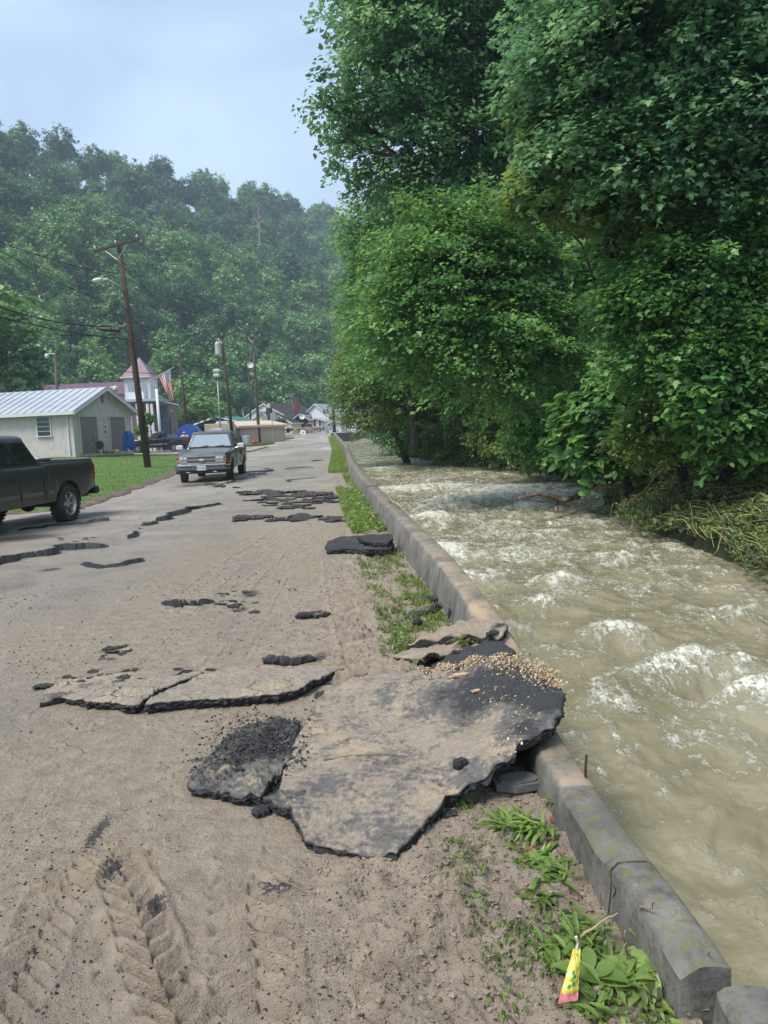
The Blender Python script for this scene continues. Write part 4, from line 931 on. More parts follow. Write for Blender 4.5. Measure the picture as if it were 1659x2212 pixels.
vs = []; n = 28
for i in range(11):
    z = 1.32*(1-i/10); 
    for k in range(n):
        a = 2*PI*k/n; q = (.24+.15*min(1, i/4))*(1+.13*math.sin(5*a+1)+.10*math.sin(9*a+i*.5)+.06*rn.random())*(1 if i else .55); vs.append((q*math.cos(a), q*.8*math.sin(a), z+.05*math.sin(3*a)+(.10*math.sin(4*a) if i == 10 else 0)+.12))
mb.add(vs, [(i*n+k, i*n+(k+1)%n, (i+1)*n+(k+1)%n, (i+1)*n+k) for i in range(10) for k in range(n)]+[tuple(range(n))])
t3 = thing('grill', gfront(.68, 1.0), 'barbecue grill wrapped in a crumpled blue tarp by the right roller door', 'grill'); o = mb.build('tarp', m_blue, t3)
mb = MB(); [mb.tube([(x,y,0),(x,y,.5)], .03, 6) for x in (-.2,.2) for y in (-.15,.15)]; mb.box((0,0,.55), (.5,.4,.3)); mb.build('stand', m_black, t3)
mb = MB(); 
for i in range(16): mb.blob((rn.uniform(-.6,.6), rn.uniform(-.3,.3), .05), (rn.uniform(.05,.16),)*3, i, .4, 6, 4)
o = mb.build('scrap_heap', mat('pale_scraps', (.35,.27,.2), .8, col2=(.55,.38,.12), vscale=6)); o.location = gfront(.36, 1.1); tag(o, 'low heap of pale and yellow scraps between the chair and the wrapped grill', 'debris')

# --- church with steeple
A = at(100, 930, 92); B = at(100, 930, 100)
nv_l = at(97, 842, 90); nv_r = at(266, 826, 90)
t = thing('church', (float(nv_l[0]), 90, ground_z(-30, 60)), 'white church with a maroon metal roof and a square steeple behind the garage', 'church')
wx0 = 0; wx1 = float(nv_r[0]-nv_l[0])+2; bz = t.location.z; zr = float(nv_r[2])-bz; ze = float(at(280, 850, 86)[2])-bz
mb = MB(); mb.add([(wx0,-4,-.5),(wx1,-4,-.5),(wx1,4,-.5),(wx0,4,-.5),(wx0,-4,ze),(wx1,-4,ze),(wx1,4,ze),(wx0,4,ze),(wx0,0,zr-.1),(wx1,0,zr-.1)], [(0,1,5,4),(1,2,6,9,5),(2,3,7,6),(3,0,4,8,7)]); mb.build('wall', m_white, t)
mb = MB(); mb.slab([(wx0-.4,-4.5,ze-.15),(wx1+.3,-4.5,ze-.15),(wx1+.3,0,zr),(wx0-.4,0,zr)], .12); mb.slab([(wx0-.4,0,zr),(wx1+.3,0,zr),(wx1+.3,4.5,ze-.15),(wx0-.4,4.5,ze-.15)], .12)
for i in range(40): x = wx0-.3+i*(wx1-wx0+.5)/39; mb.slab([(x-.03,-4.5,ze-.06),(x+.03,-4.5,ze-.06),(x+.03,0,zr+.09),(x-.03,0,zr+.09)], .05)
mb.build('roof', m_maroon, t)
q0 = at(262, 813, 86); q1 = at(327, 813, 86); ap = at(294, 772, 87.5); sx0 = float(q0[0]-nv_l[0]); sx1 = float(q1[0]-nv_l[0]); se = float(q0[2]+q1[2])/2-bz; sa = float(ap[2])-bz
cx = (sx0+sx1)/2; hw = (sx1-sx0)/2; 
st = MB(); st.box((cx, -2.5, se/2), (2*hw-.5, 2*hw-.5, se), rz=.0); so_ = st.build('steeple', m_white, t)
mb = MB(); mb.add([(cx-hw,-2.5-hw,se),(cx+hw,-2.5-hw,se),(cx+hw,-2.5+hw,se),(cx-hw,-2.5+hw,se),(cx,-2.5,sa)], [(0,1,4),(1,2,4),(2,3,4),(3,0,4),(3,2,1,0)]); mb.build('steeple_roof', m_maroon, so_)
mb = MB(); mb.box((cx, -2.5, se-.08), (2*hw+.1, 2*hw+.1, .16)); mb.build('cornice', m_trim, so_)
for xo in (-.75, .75):
    mb = MB(); yy = -2.5-hw+.25-.04; pts = [(cx+xo-.3,yy,se-2.4),(cx+xo+.3,yy,se-2.4)]+[(cx+xo+.3*math.cos(a), yy, se-1.2+.45*math.sin(a)) for a in np.linspace(0, PI, 9)]
    mb.slab(pts, .06); mb.build('window', mat('pale_louvre', (.42,.47,.52), .6), so_)

# --- flat roofed brick building with porch
A = at(341, 932, 73); B = at(386, 930, 86)
t, W, e, r = house('brick_building', A, B, 14, float(at(386, 875, 86)[2]), 9, 'grey brown brick building with a flat roof and tall dark bays beyond the church', 'building', m_brick, m_darkroof, flat=True)
for a in (.28, .52): opening(t, 'bay_door', 'f', W*a, .3, W*.11, e*.62, W, 14, frame=m_brick, pane=m_dark, sill=False)
for a in (.28, .52):
    opening(t, 'window', 'f', W*a, .9, W*.05, .7, W, 14, frame=m_trim, pane=m_glass, sill=False, proud=.09, fr=.04)
mb = MB(); mb.tube([(W*.40,-.02,e-1.1),(W*.40,-.5,e-.9)], .03, 6); mb.blob((W*.40,-.55,e-.95), .13, 2, .05); mb.build('wall_lamp', m_ceramic, t)
mb = MB(); mb.box((W*.83,-.1,1.9), (.5,.2,.9)); mb.box((W*.93,-.08,1.7), (.25,.16,1.3)); mb.build('meter_box', m_galv, t)
t = thing('porch', (float(at(270, 930, 70.5)[0]), 70.5, ground_z(-20, 60)), 'pale blue and white porch with upper railing joining the church side to the brick building', 'porch')
q = lambda px, py, D=70.5: Vector([float(v) for v in at(px, py, D)])-t.location
mb = MB(); a = q(268, 868); b_ = q(345, 862); mb.box(((a.x+b_.x)/2, 1, (a.z+b_.z)/2), (b_.x-a.x, 3.6, .22)); mb.build('porch_roof', mat('pale_blue_trim', (.36,.50,.55), .6), t)
for px in (284, 300, 322, 331): mb = MB(); p_ = q(px, 868); mb.box((p_.x, -.6, p_.z/2-.2), (.22, .22, p_.z)); mb.build('post', m_trim, t)
mb = MB(); a = q(262, 858); b_ = q(303, 856); mb.box(((a.x+b_.x)/2, 1.2, a.z+.1), (b_.x-a.x, .3, .8)); mb.build('railing', m_white, t)
mb = MB(); a = q(306, 870); b_ = q(343, 868); mb.box(((a.x+b_.x)/2, 2.9, a.z/2-.3), (b_.x-a.x, .2, a.z+.2)); mb.build('back_wall', mat('blue_grey_boards', (.16,.19,.22), .7, var=.3, vscale=3), t)
mb = MB(); a = q(316, 920); mb.box((a.x, 1.0, a.z), (.8, .5, .8)); mb.build('cooler_box', m_trim, t)
tag(t, t['label'], 'porch')
# white vent pole in front
def simple_pole(name, b, tp, r, m, label, cat, D, n=10):
    b = at(*b, D); tp = at(*tp, D); b[2] = ground_z(b[0], b[1])-.2
    mb = MB(); mb.tube([(0,0,0), tuple(tp-b)], r, n); o = mb.build(name, m, smooth=True); o.location = Vector([float(v) for v in b]); return tag(o, label, cat)
simple_pole('post', (346,932), (338,840), (.13), m_trim, 'thick white post standing in front of the brick building', 'post', 69)

# --- far buildings across the bend
def hbox(px0, px1, pyb, pye, pyr, D, ang, depth, name, label, cat, wall, roof, **k):
    A = at(px0, pyb, D); wpx = at(px1, pyb, D)-A; W = wpx[0]/math.cos(ang)/(1.0); B = A + np.array([math.cos(ang)*W, math.sin(ang)*W, 0])
    return house(name, A, B, depth, float(at((px0+px1)/2, pye, D)[2]), float(at((px0+px1)/2, pyr, D)[2]), label, cat, wall, roof, **k)
VH = 'houses across the bend'
t, W, e, r = hbox(533, 622, 932, 898, 872, 165, R(-28), 13, 'house', 'large white gabled house with a dark shingle roof behind the yellow house', 'house', m_white, m_darkroof, group=VH)
mb = MB(); mb.tube([(W*.8,7,e),(W*.72,7,r+1.8)], .05, 5); mb.tube([(W*.72-1.6,7,r+1.2),(W*.72+1.6,7,r+2.4)], .04, 5); mb.build('aerial', m_galv, t)
opening(t, 'window', 'f', W*.3, 1.6, .9, 1.2, W, 13)
t, W, e, r = hbox(543, 598, 933, 906, 891, 155, R(-20), 7, 'house', 'small pale yellow house with a white gable in front of the big white one', 'house', m_yellow, m_darkroof, group=VH)
opening(t, 'window', 'f', W*.42, 1.9, .9, 1.2, W, 7, mull=1)
mb = MB(); mb.box((W*.84, -.5, r*.5+.35), (.95, .9, r+1.0)); c_ = mb.build('chimney', mat('dark_ivy_stone', (.035,.045,.03), .9, var=.4, vscale=6), t)
mb = MB(); mb.box((W*.84, -.5, r+1.3), (.4,.4,.9)); mb.build('flue', mat('cream_flue', (.6,.55,.4), .7), c_)
t, W, e, r = hbox(595, 633, 933, 913, 897, 150, R(-22), 8, 'outbuilding', 'pale yellow garage with a white door and dark roof right of the ivy chimney', 'garage', m_yellow, m_darkroof, group=VH, ridge_at=.25)
opening(t, 'garage_door', 'f', W*.77, .3, W*.36, 1.75, W, 8, pane=mat('peeling_white_door', (.55,.58,.62), .6, var=.3, vscale=4), sill=False)
t, W, e, r = hbox(632, 665, 932, 905, 893, 152, R(12), 7, 'outbuilding', 'dark weathered shed with a rusty roof between the yellow garage and the white house', 'shed', mat('black_boards', (.025,.025,.028), .9, var=.4, vscale=4), m_darkroof, group=VH)
mb = MB(); mb.box((W*.45, 3, r+1.2), (1.0, .9, 4.2)); mb.build('chimney', m_redbrick, t)
mb = MB(); mb.lathe([(0,0),(.25,.03),(.5,.12),(.62,.22)], 16, Matrix.Translation((W*.62,-.6,e+.4)) @ Matrix.Rotation(R(70), 4, 'X')); mb.build('satellite_dish', m_ceramic, t)
t, W, e, r = hbox(653, 716, 931, 900, 873, 170, R(-25), 16, 'house', 'white gabled house with a stained tin roof at the right end of the row', 'house', m_white, m_oldtin, group=VH)
mb = MB(); mb.tube([(W*.85,6,r-1.2),(W*.85,6,r-.2)], .2, 8); mb.build('roof_vent', m_black, t)
t, W, e, r = hbox(665, 703, 930, 909, 903, 158, R(-6), 5, 'outbuilding', 'white windowed sun porch in front of the tin roofed house', 'porch', m_white, m_oldtin, group=VH)
for a in (.2, .42, .72): opening(t, 'window', 'f', W*a, 1.55, W*.12, 1.25, W, 5, mull=1, pane=m_glass)
opening(t, 'door', 'f', W*.9, .3, W*.12, 2.2, W, 5, pane=m_galv, sill=False)
t, W, e, r = hbox(711, 738, 930, 913, 907, 140, R(-10), 5, 'outbuilding', 'small white shed with a brown roof near the dark pole', 'shed', m_white, mat('brown_shingles', (.12,.09,.07), .9), group=VH)
opening(t, 'door', 'f', W*.5, .3, W*.25, 1.6, W, 5, pane=m_trim, sill=False)
t, W, e, r = hbox(716, 770, 930, 906, 896, 172, R(-18), 8, 'house', 'low white house wing half hidden by the trees at the bend', 'house', m_white, m_oldtin, group=VH)
# green roofed building, carport, open shed, tan container
t, W, e, r = hbox(425, 520, 930, 913, 899, 118, R(-8), 10, 'building', 'low building with a bright green metal roof behind the carport', 'building', m_dark, m_green)
A = at(470, 940, 88)
t, W, e, r = house('carport', at(455, 941, 88), at(519, 941, 84), 6.5, float(at(480, 922, 86)[2]), float(at(480, 912, 86)[2]), 'pale tan sheet metal carport with an arched roof', 'carport', m_tan, m_tan, trim=mat('tan_trim', (.7,.58,.47), .6))
for i in range(6):
    mb = MB(); mb.box((W/2, -.06, .5+i*.33), (W*.98, .04, .05)); mb.build('siding_rib', mat('tan_rib', (.42,.33,.26), .6), t)
t, W, e, r = hbox(519, 541, 939, 922, 911, 90, R(6), 6, 'shed', 'grey barn shaped garden shed at the end of the carport', 'shed', mat('grey_shed_panels', (.16,.17,.19), .6, var=.3, vscale=3), m_tan)
opening(t, 'door', 'f', W*.5, .2, W*.5, 1.4, W, 6, pane=mat('shed_door_grey', (.10,.10,.12), .6), sill=False)
t = thing('open_shed', (float(at(397,934,96)[0]), 96, ground_z(-25, 70)), 'dark ramshackle open shed with weeds on its flat roof', 'shed'); z1 = float(at(420,919,96)[2])-t.location.z
mb = MB(); mb.slab([(-.3,-.5,z1-.3),(3.2,-.5,z1+.1),(3.2,3,z1+.2),(-.3,3,z1-.2)], .14); mb.build('roof', m_darkroof, t)
for x in (0, 1.5, 2.9): mb = MB(); mb.box((x,0,z1/2-.1), (.14,.14,z1-.1)); mb.build('post', m_oldwood, t)
mb = MB(); mb.box((1.5, 2.8, z1/2-.1), (3.2,.1,z1-.2)); mb.build('back_wall', m_dark, t)
t = thing('container', (float(at(443,943,80)[0]), 80, ground_z(-20, 70)), 'cream coloured steel storage box on skids left of the carport', 'storage box'); z1 = float(at(450,916,80)[2])-t.location.z
mb = MB(); mb.box((1.45,1,z1/2+.15), (2.9,2,z1-.3), bev=.04); bx_ = mb.build('body', mat('cream_steel', (.52,.46,.30), .5, var=.1, vscale=2), t)
mb = MB(); mb.box((1.45,-.03,z1*.62), (2.94,.05,.06)); [mb.box((x,-.03,z1*.5), (.05,.05,z1*.6)) for x in (.5,1.4,2.4)]; mb.build('rib', mat('cream_rib', (.35,.3,.18), .5), bx_)
mb = MB(); mb.box((1.45,.3,.1), (2.9,.15,.2)); mb.box((1.45,1.7,.1), (2.9,.15,.2)); mb.build('skid', m_black, t)
# blue tarp shelter
t = thing('tarp_shelter', (float(at(388,950,71)[0]), 71, ground_z(-18, 70)), 'bright blue tarp draped tent like over a frame behind the parked black pickup', 'tarp')
q = lambda px, py: Vector([float(v) for v in at(px, py, 71)])-t.location
mb = MB(); prof_ = [(383,938),(390,922),(402,916),(415,917),(425,926),(432,936),(438,945)]; vs = []
for j in range(5):
    for px, py in prof_:
        p_ = q(px, py); vs.append((p_.x, j*.5+.1*math.sin(j*2+px), p_.z-.04*j*j*.3 + .04*math.sin(px*j)))
n = len(prof_); mb.add(vs, [(j*n+k, j*n+k+1, (j+1)*n+k+1, (j+1)*n+k) for j in range(4) for k in range(n-1)])
fr = [q(px, py) for px, py in prof_]; mb.add([(p.x, p.y-.02, p.z) for p in fr]+[(fr[0].x,-.02,0),(fr[-1].x,-.02,0)], [tuple(range(n))+(n+1, n)]); mb.build('cover', m_blue, t)
mb = MB(); [mb.tube([(fr[k].x,y,0),(fr[k].x,y,fr[k].z)], .03, 5) for k in (1,5) for y in (.1,1.8)]; mb.build('frame', m_galv, t)
mb = MB(); 
for i in range(10): mb.blob((rn.uniform(-.6,.6), rn.uniform(-.3,.3), rn.uniform(.3,1.4)), (rn.uniform(.12,.25),)*3, i, .4, 6, 4)
o = mb.build('bundle', m_red); o.location = Vector([float(v) for v in at(440, 948, 69)]); o.location.z = ground_z(-16,69); tag(o, 'stack of bright red bundles right of the blue tarp', 'bundle')

# ------------------------------------------------------------------ utility poles
UG = 'wooden utility poles along the road'
def upole(name, pb, pt, D, r, m, label, arm=None, lean=0, base=None):
    b = at(*pb, D); tp = at(*pt, D); 
    if base is None: b[2] = ground_z(b[0], b[1])
    t = thing(name, b, label, 'utility pole', group=UG); v = Vector([float(q) for q in tp-b]); v.y += lean
    mb = MB(); mb.tube([tuple(-.03*v), tuple(v*.5), tuple(v)], [r, r*.85, r*.66], 12); mb.build('shaft', m, t, smooth=True)
    if arm:
        (ax0, ay0), (ax1, ay1), dd = arm; a = Vector([float(q) for q in at(ax0, ay0, D+dd)-b]); c = Vector([float(q) for q in at(ax1, ay1, D-dd)-b]); 
        off = Vector((0,-r*1.2,0)); a += off; c += off; mb = MB(); d = (c-a); L_ = d.length; M = Matrix.Translation((a+c)/2) @ d.to_track_quat('X','Z').to_matrix().to_4x4()
        mb.box((0,0,0), (L_,.12,.12), M=M); ca = mb.build('crossarm', m, t)
        mb = MB(); mid = (a+c)/2; mb.tube([tuple(mid-d*.3), (mid.x*.97, mid.y, mid.z-.75), ], .02, 5); mb.tube([tuple(mid+d*.3), (mid.x*.97, mid.y, mid.z-.75)], .02, 5); mb.build('brace', m_galv, t)
        for f in (-.46, .0, .46):
            p = mid+d*f; mb = MB(); mb.lathe([(0,.06),(.035,.06),(.035,.12),(.06,.14),(.06,.18),(.035,.22),(0,.23)], 10, Matrix.Translation(p)); mb.build('insulator', m_ceramic, t)
    return t, b, v
# near pole with street lamp
tn, bn, vn = upole('utility_pole', (320,1016), (257,527), 40.4, .19, m_woodpole, 'tall dark leaning pole with crossarm and street lamp on the lawn', ((205,545),(303,518),.5))
mb = MB(); a0 = Vector([float(v) for v in at(267,627,40.2)-bn]); a1 = Vector([float(v) for v in at(232,604,39.9)-bn]); a2 = Vector([float(v) for v in at(222,604,39.8)-bn])
mb.tube([a0, a0.lerp(a1, .5)+Vector((0,0,.06)), a1, a2], .055, 8); arm_ = mb.build('lamp_arm', m_galv, tn, smooth=True)
mb = MB(); d = Vector([float(v) for v in at(200,607,39.7)-bn])
M = Matrix.Translation((a2+d)/2) @ (d-a2).to_track_quat('X','Z').to_matrix().to_4x4(); hl = (d-a2).length/2
vs = []; 
for i in range(9):
    x = -hl+2*hl*i/8; w_ = .21*math.sin(PI*min(1,(i+.6)/9))**.5; h_ = .12*math.sin(PI*(i+.5)/9)**.5
    for k in range(10): an = 2*PI*k/10; vs.append(M @ Vector((-x, w_*math.cos(an), h_*math.sin(an))))
mb.add(vs, [(i*10+k, i*10+(k+1)%10, (i+1)*10+(k+1)%10, (i+1)*10+k) for i in range(8) for k in range(10)]+[tuple(range(10)), tuple(range(80, 90))]); mb.build('lamp_head', m_trim, tn, smooth=True)
mb = MB(); c = Vector([float(v) for v in at(236,712,40.2)-bn]); mb.tube([c+Vector((-.55,0,.06)), c+Vector((.55,0,-.05))], [.09,.14], 10); mb.build('splice_case', m_black, tn)
for (px, py) in ((258,590),(268,665),(273,712),(276,733)):
    mb = MB(); p = Vector([float(v) for v in at(px, py, 40.2)-bn]); mb.tube([p+Vector((-.25,-.05,0)), p+Vector((.22,-.05,.03))], .022, 6); mb.build('bracket', m_greypole, tn)
# flag on its staff, bracketed to the near pole
tf = thing('flag', at(302, 834, 40.1), 'american flag hanging from a slanted staff on the near pole', 'flag'); fo_ = tf.location
q = lambda px, py, dd=0: Vector([float(v) for v in at(px, py, 39.9+dd)])-fo_
mb = MB(); mb.tube([q(302,834,.2), q(376,793)], .022, 6); mb.build('staff', mat('pale_staff', (.45,.42,.28), .5), tf)
TL, TR, BL, BR = q(340,814), q(369,797), q(368,869), q(376,858)
NA, NB = 39, 30
def cl(a, b): 
    p = TL.lerp(TR, a).lerp(BL.lerp(BR, a), b); return p + Vector((.05*b*math.sin(9*a+2*b), .12*b*math.sin(11*a+3*b)+.05*math.sin(5*b+4*a), .03*math.sin(8*b+5*a)*b))
vs = [cl(a/NA, b/NB) for b in range(NB+1) for a in range(NA+1)]
mb = MB(); fs = []; mi = []
for b in range(NB):
    for a in range(NA):
        fs.append((b*(NA+1)+a, b*(NA+1)+a+1, (b+1)*(NA+1)+a+1, (b+1)*(NA+1)+a)); mi.append(2 if (a >= 18 and b < 12) else (0 if (a//3) % 2 == 0 else 1))
mb.add(vs, fs); mb.mi = mi
m_navy = mat('flag_navy', (.02,.03,.12), .7)
mb.build('cloth', [mat('flag_red', (.50,.02,.035), .7), mat('flag_white', (.70,.70,.70), .7), m_navy], tf, smooth=True)
mb = MB()
for j in range(6):
    for i in range(5):
        p = cl((19.5+i*4.3)/NA, (1.1+j*1.95)/NB)+Vector((0,-.02,0)); k = []
        for s in range(10): a = PI/2+s*PI/5; rr_ = .045 if s % 2 == 0 else .019; k.append((p.x+rr_*math.cos(a), p.y, p.z+rr_*math.sin(a)))
        mb.add(k, [tuple(range(10))])
mb.build('stars', mat('flag_star_white', (.75,.75,.75), .7), tf)

t_a, b_a, v_a = upole('utility_pole', (406,945), (388,767), 72, .17, m_woodpole, 'short plain dark pole without a crossarm behind the parked black pickup')
t_b, b_b, v_b = upole('utility_pole', (503,948), (479,724), 72, .17, m_woodpole, 'dark pole carrying a grey transformer above the oncoming pickup', ((459,730),(500,720),.6))
mb = MB(); c = Vector([float(v) for v in at(471,753,71.8)-b_b]); mb.lathe([(0,-.62),(.27,-.6),(.29,-.5),(.29,.42),(.3,.45),(.24,.55),(0,.6)], 16, Matrix.Translation(c)); tr_ = mb.build('transformer', m_ceramic, t_b, smooth=True)
mb = MB(); [mb.tube([c+Vector((x,0,.5)), c+Vector((x,0,.78))], .05, 6) for x in (-.1,.12)]; mb.build('bushing', m_ceramic, tr_)
t_c, b_c, v_c = upole('utility_pole', (560,945), (545.5,721), 86, .19, m_greypole, 'weathered grey pole with two crossarms at the grass patch before the houses', ((528,727),(563,727),.7))
mb = MB(); a = Vector([float(v) for v in at(532,742,85.7)-b_c]); c = Vector([float(v) for v in at(562,748,85.7)-b_c]); d = c-a; M = Matrix.Translation((a+c)/2) @ d.to_track_quat('X','Z').to_matrix().to_4x4(); mb.box((0,0,0), (d.length,.12,.12), M=M); mb.build('crossarm', m_greypole, t_c)
mb = MB(); c = Vector([float(v) for v in at(541,789,85.5)-b_c]); mb.lathe([(0,0),(.2,.02),(.36,.1)], 14, Matrix.Translation(c) @ Matrix.Rotation(R(75), 4, 'X')); mb.build('dish', m_ceramic, t_c)
upole('utility_pole', (722,928), (719,868), 138, .34, m_black, 'thick black pole by the white houses at the bend')
upole('utility_pole', (122,900), (119,758), 66, .17, m_greypole, 'grey pole with side pipes and a lamp rising behind the garage roof')
t_d = bpy.context.scene.collection.objects[-2] if False else None
upole('utility_pole', (540,900), (536,776), 128, .17, m_woodpole, 'thin brown pole far behind the green roof'); 
upole('utility_pole', (397,940), (523,0) if False else (396,885), 100, .1, m_woodpole, 'stub of a thin brown pole behind the green roofed building')
# lamps on short arms: at the garage pole and behind
def arm_lamp(pa, pb, D, label):
    a = Vector([float(v) for v in at(*pa, D)]); b = Vector([float(v) for v in at(*pb, D)]); t = thing('street_lamp', a, label, 'lamp', group='bracket lamps')
    mb = MB(); mb.tube([(0,0,0), tuple((b-a)*.6+Vector((0,0,.1))), tuple(b-a)], .035, 6); mb.build('lamp_arm', m_galv, t)
    mb = MB(); mb.blob(tuple(b-a+Vector((0,0,-.12))), (.2,.2,.22), 3, .03); mb.build('lamp_head', m_ceramic, t, smooth=True)
arm_lamp((118,765), (101,766), 65.8, 'small round lamp on the grey pole behind the garage')
arm_lamp((228,842), (249,836), 54.5, 'lamp on a curved arm at the peak of the garage roof')
# floodlight mast
t = thing('lamp_mast', at(477, 945, 80), 'slender grey mast topped by two white loudspeakers beside the transformer pole', 'mast'); t.location.z = ground_z(-18, 80)
v = Vector([float(q) for q in at(469, 808, 80)])-t.location; mb = MB(); mb.tube([(0,0,0), tuple(v)], [.09,.06], 8); mb.build('shaft', m_galv, t, smooth=True)
for s, (px, py) in ((1,(468,801)),(-1,(468,811))): mb = MB(); c = Vector([float(q) for q in at(px, py, 79.8)])-t.location; mb.box(tuple(c), (.7,.5,.36), bev=.1); mb.build('loudspeaker', m_ceramic, t)
mb = MB(); c = v*.42; mb.box((c.x,-.2,.5), (.3,.3,.8)); mb.build('control_box', m_black, t)

# ------------------------------------------------------------------ wires
def wire(a, b, sag, r, label, n=22):
    a = Vector([float(v) for v in a]); b = Vector([float(v) for v in b]); mb = MB(); pts = []
    for i in range(n+1): t = i/n; p = a.lerp(b, t)-a; p.z -= sag*4*t*(1-t); pts.append(p)
    mb.tube(pts, r, 5, cap=False); o = mb.build('overhead_wire', m_wire, smooth=True); o.location = a; tag(o, label, 'wire', 'overhead wires')
W_ = lambda px, py, D: at(px, py, D)
wire(W_(-120,470,30), W_(257,591,40.2), .35, .022, 'highest cable crossing the left edge to the near pole')
wire(W_(-140,445,27), W_(268,663,40.2), .5, .018, 'thin wire running steeply from the upper left to the middle of the near pole')
wire(W_(-140,610,29), W_(240,705,40.2), .45, .032, 'thick black cable ending at the splice case on the near pole')
wire(W_(-140,645,29), W_(276,733,40.2), .25, .030, 'lowest thick cable reaching the near pole bracket')
wire(W_(-140,660,29.5), W_(274,716,40.2), .6, .016, 'thin cable sagging just under the lowest thick one')
wire(W_(263,575,40.2), W_(479,727,72), .6, .018, 'upper wire from the near pole to the transformer pole')
wire(W_(270,668,40.2), W_(388,775,72), .3, .018, 'wire dropping from the near pole to the short pole')
wire(W_(275,715,40.2), W_(389,800,72), .3, .024, 'lower cable between the near pole and the short pole')
wire(W_(277,735,40.2), W_(405,805,72), .4, .020, 'lowest cable right of the near pole behind the flag')
wire(W_(389,800,72), W_(480,760,72), .5, .03, 'cable rising from the short pole to the transformer pole')
wire(W_(389,806,72), W_(552,792,86), .9, .03, 'long sagging cable from the short pole to the grey pole')
wire(W_(150,785,60), W_(389,806,72), .3, .03, 'service wire behind the steeple to the short pole')
wire(W_(122,762,66), W_(262,808,86), .3, .03, 'twin service wire from the garage pole to the steeple')
wire(W_(481,775,72), W_(551,752,86), .6, .03, 'wire between the transformer pole and the upper grey pole')
wire(W_(484,800,72), W_(554,795,86), .5, .03, 'second wire between the transformer pole and the grey pole')
wire(W_(320,812,75), W_(554,800,86), .5, .03, 'pale horizontal wire passing behind the flag')
wire(W_(330,838,75), W_(555,815,86), .5, .03, 'lower horizontal wire passing behind the flag')
wire(W_(-60,730,60), W_(110,642,44), .3, .014, 'faint wire climbing from the left edge across the wooded slope')
wire(W_(110,642,44), W_(262,555,40.5), .2, .014, 'upper end of the faint climbing wire at the near pole')

# ------------------------------------------------------------------ signs
def sign(px, pyb, D, boards, label, cat='road sign', post=.03, lean=0):
    b = at(px, pyb, D); b[2] = ground_z(b[0], b[1]); t = thing('road_sign', b, label, cat)
    top = max(q[2] for q in boards); tp = Vector([float(v) for v in at(px+lean, top, D)])-t.location
    mb = MB(); mb.tube([(0,0,0), (tp.x*.98, 0, tp.z)], post, 6); mb.build('post', m_galv, t)
    for nm, cx_, y0, y1, hw_, m in boards:
        pass
    return t
def sgn(px, pyb, D, lean, boards, label, cat='road sign'):
    b = at(px, pyb, D); b[2] = ground_z(b[0], b[1]); t = thing('road_sign', b, label, cat); Q = lambda x, y: Vector([float(v) for v in at(x, y, D)])-t.location
    tp = Q(px+lean, min(q[2] for q in boards)); mb = MB(); mb.tube([(0,0,-.1), (tp.x, 0, tp.z)], .035, 6); mb.build('post', m_galv, t); os_ = []
    for nm, cx_, y0, y1, w_, m in boards:
        c = Q(cx_, (y0+y1)/2); h = (y1-y0)*D/FPX; mb = MB(); mb.box((c.x, -.06, c.z), (w_*D/FPX, .03, h)); os_.append((mb.build(nm, m, t), c, w_*D/FPX, h))
    return t, os_
m_signback = mat('bare_sign_back', (.34,.37,.38), .5, metal=.3); m_signblue = mat('street_sign_blue', (.02,.10,.45), .5); m_signwhite = mat('sign_white', (.6,.62,.62), .5); m_signyel = mat('marker_yellow', (.75,.35,.01), .5)
sgn(591, 960, 74, -4, [('sign_back', 590, 892, 907, 12.5, m_signback)], 'grey back of a traffic sign on a post behind the oncoming pickup')
t, o = sgn(570, 942, 100, -2, [('name_plate', 567, 889, 893, 17, m_signblue)], 'blue street name sign on a thin post before the yellow house')
mb = MB(); c = o[0][1]; [mb.box((c.x-.42+i*.12, -.085, c.z), (.075, .01, .11)) for i in range(8)]; mb.build('lettering', m_signwhite, o[0][0])
sgn(573, 944, 96, -1, [('sign_back', 572, 898, 911, 12, m_signback), ('lower_plate', 573, 912, 915, 9, m_signback)], 'grey back of a second sign right of the street name sign')
t, o = sgn(706, 938, 118, -2, [('sign_board', 704, 885, 893, 12, mat('sign_black', (.02,.02,.02), .5))], 'black sign board with a white tractor emblem at the bend')
mb = MB(); c = o[0][1]; y = -.085
for x in (-.2, .2): mb.add([(c.x+x+.10*math.cos(a), y, c.z-.06+.10*math.sin(a)) for a in np.linspace(0, 2*PI, 13)[:-1]], [tuple(range(12))])
mb.quad((c.x-.28,y,c.z-.02),(c.x+.28,y,c.z-.02),(c.x+.18,y,c.z+.07),(c.x-.18,y,c.z+.07)); mb.quad((c.x-.08,y,c.z+.05),(c.x+.1,y,c.z+.05),(c.x+.08,y,c.z+.2),(c.x-.04,y,c.z+.2)); mb.build('emblem', m_signwhite, o[0][0])
t, o = sgn(716, 939, 112, -2, [('marker_board', 713.5, 895, 907, 5.5, m_signyel)], 'yellow and black striped marker post beside the tractor sign')
c, w_, h = o[0][1], o[0][2], o[0][3]; mb = MB()
for k in range(4): z = c.z-h/2+h*(k+.1)/4; mb.quad((c.x-w_/2,-.085,z+h*.16),(c.x+w_/2,-.085,z),(c.x+w_/2,-.085,z+h*.1),(c.x-w_/2,-.085,z+h*.26))
mb.build('stripe', m_black, o[0][0])
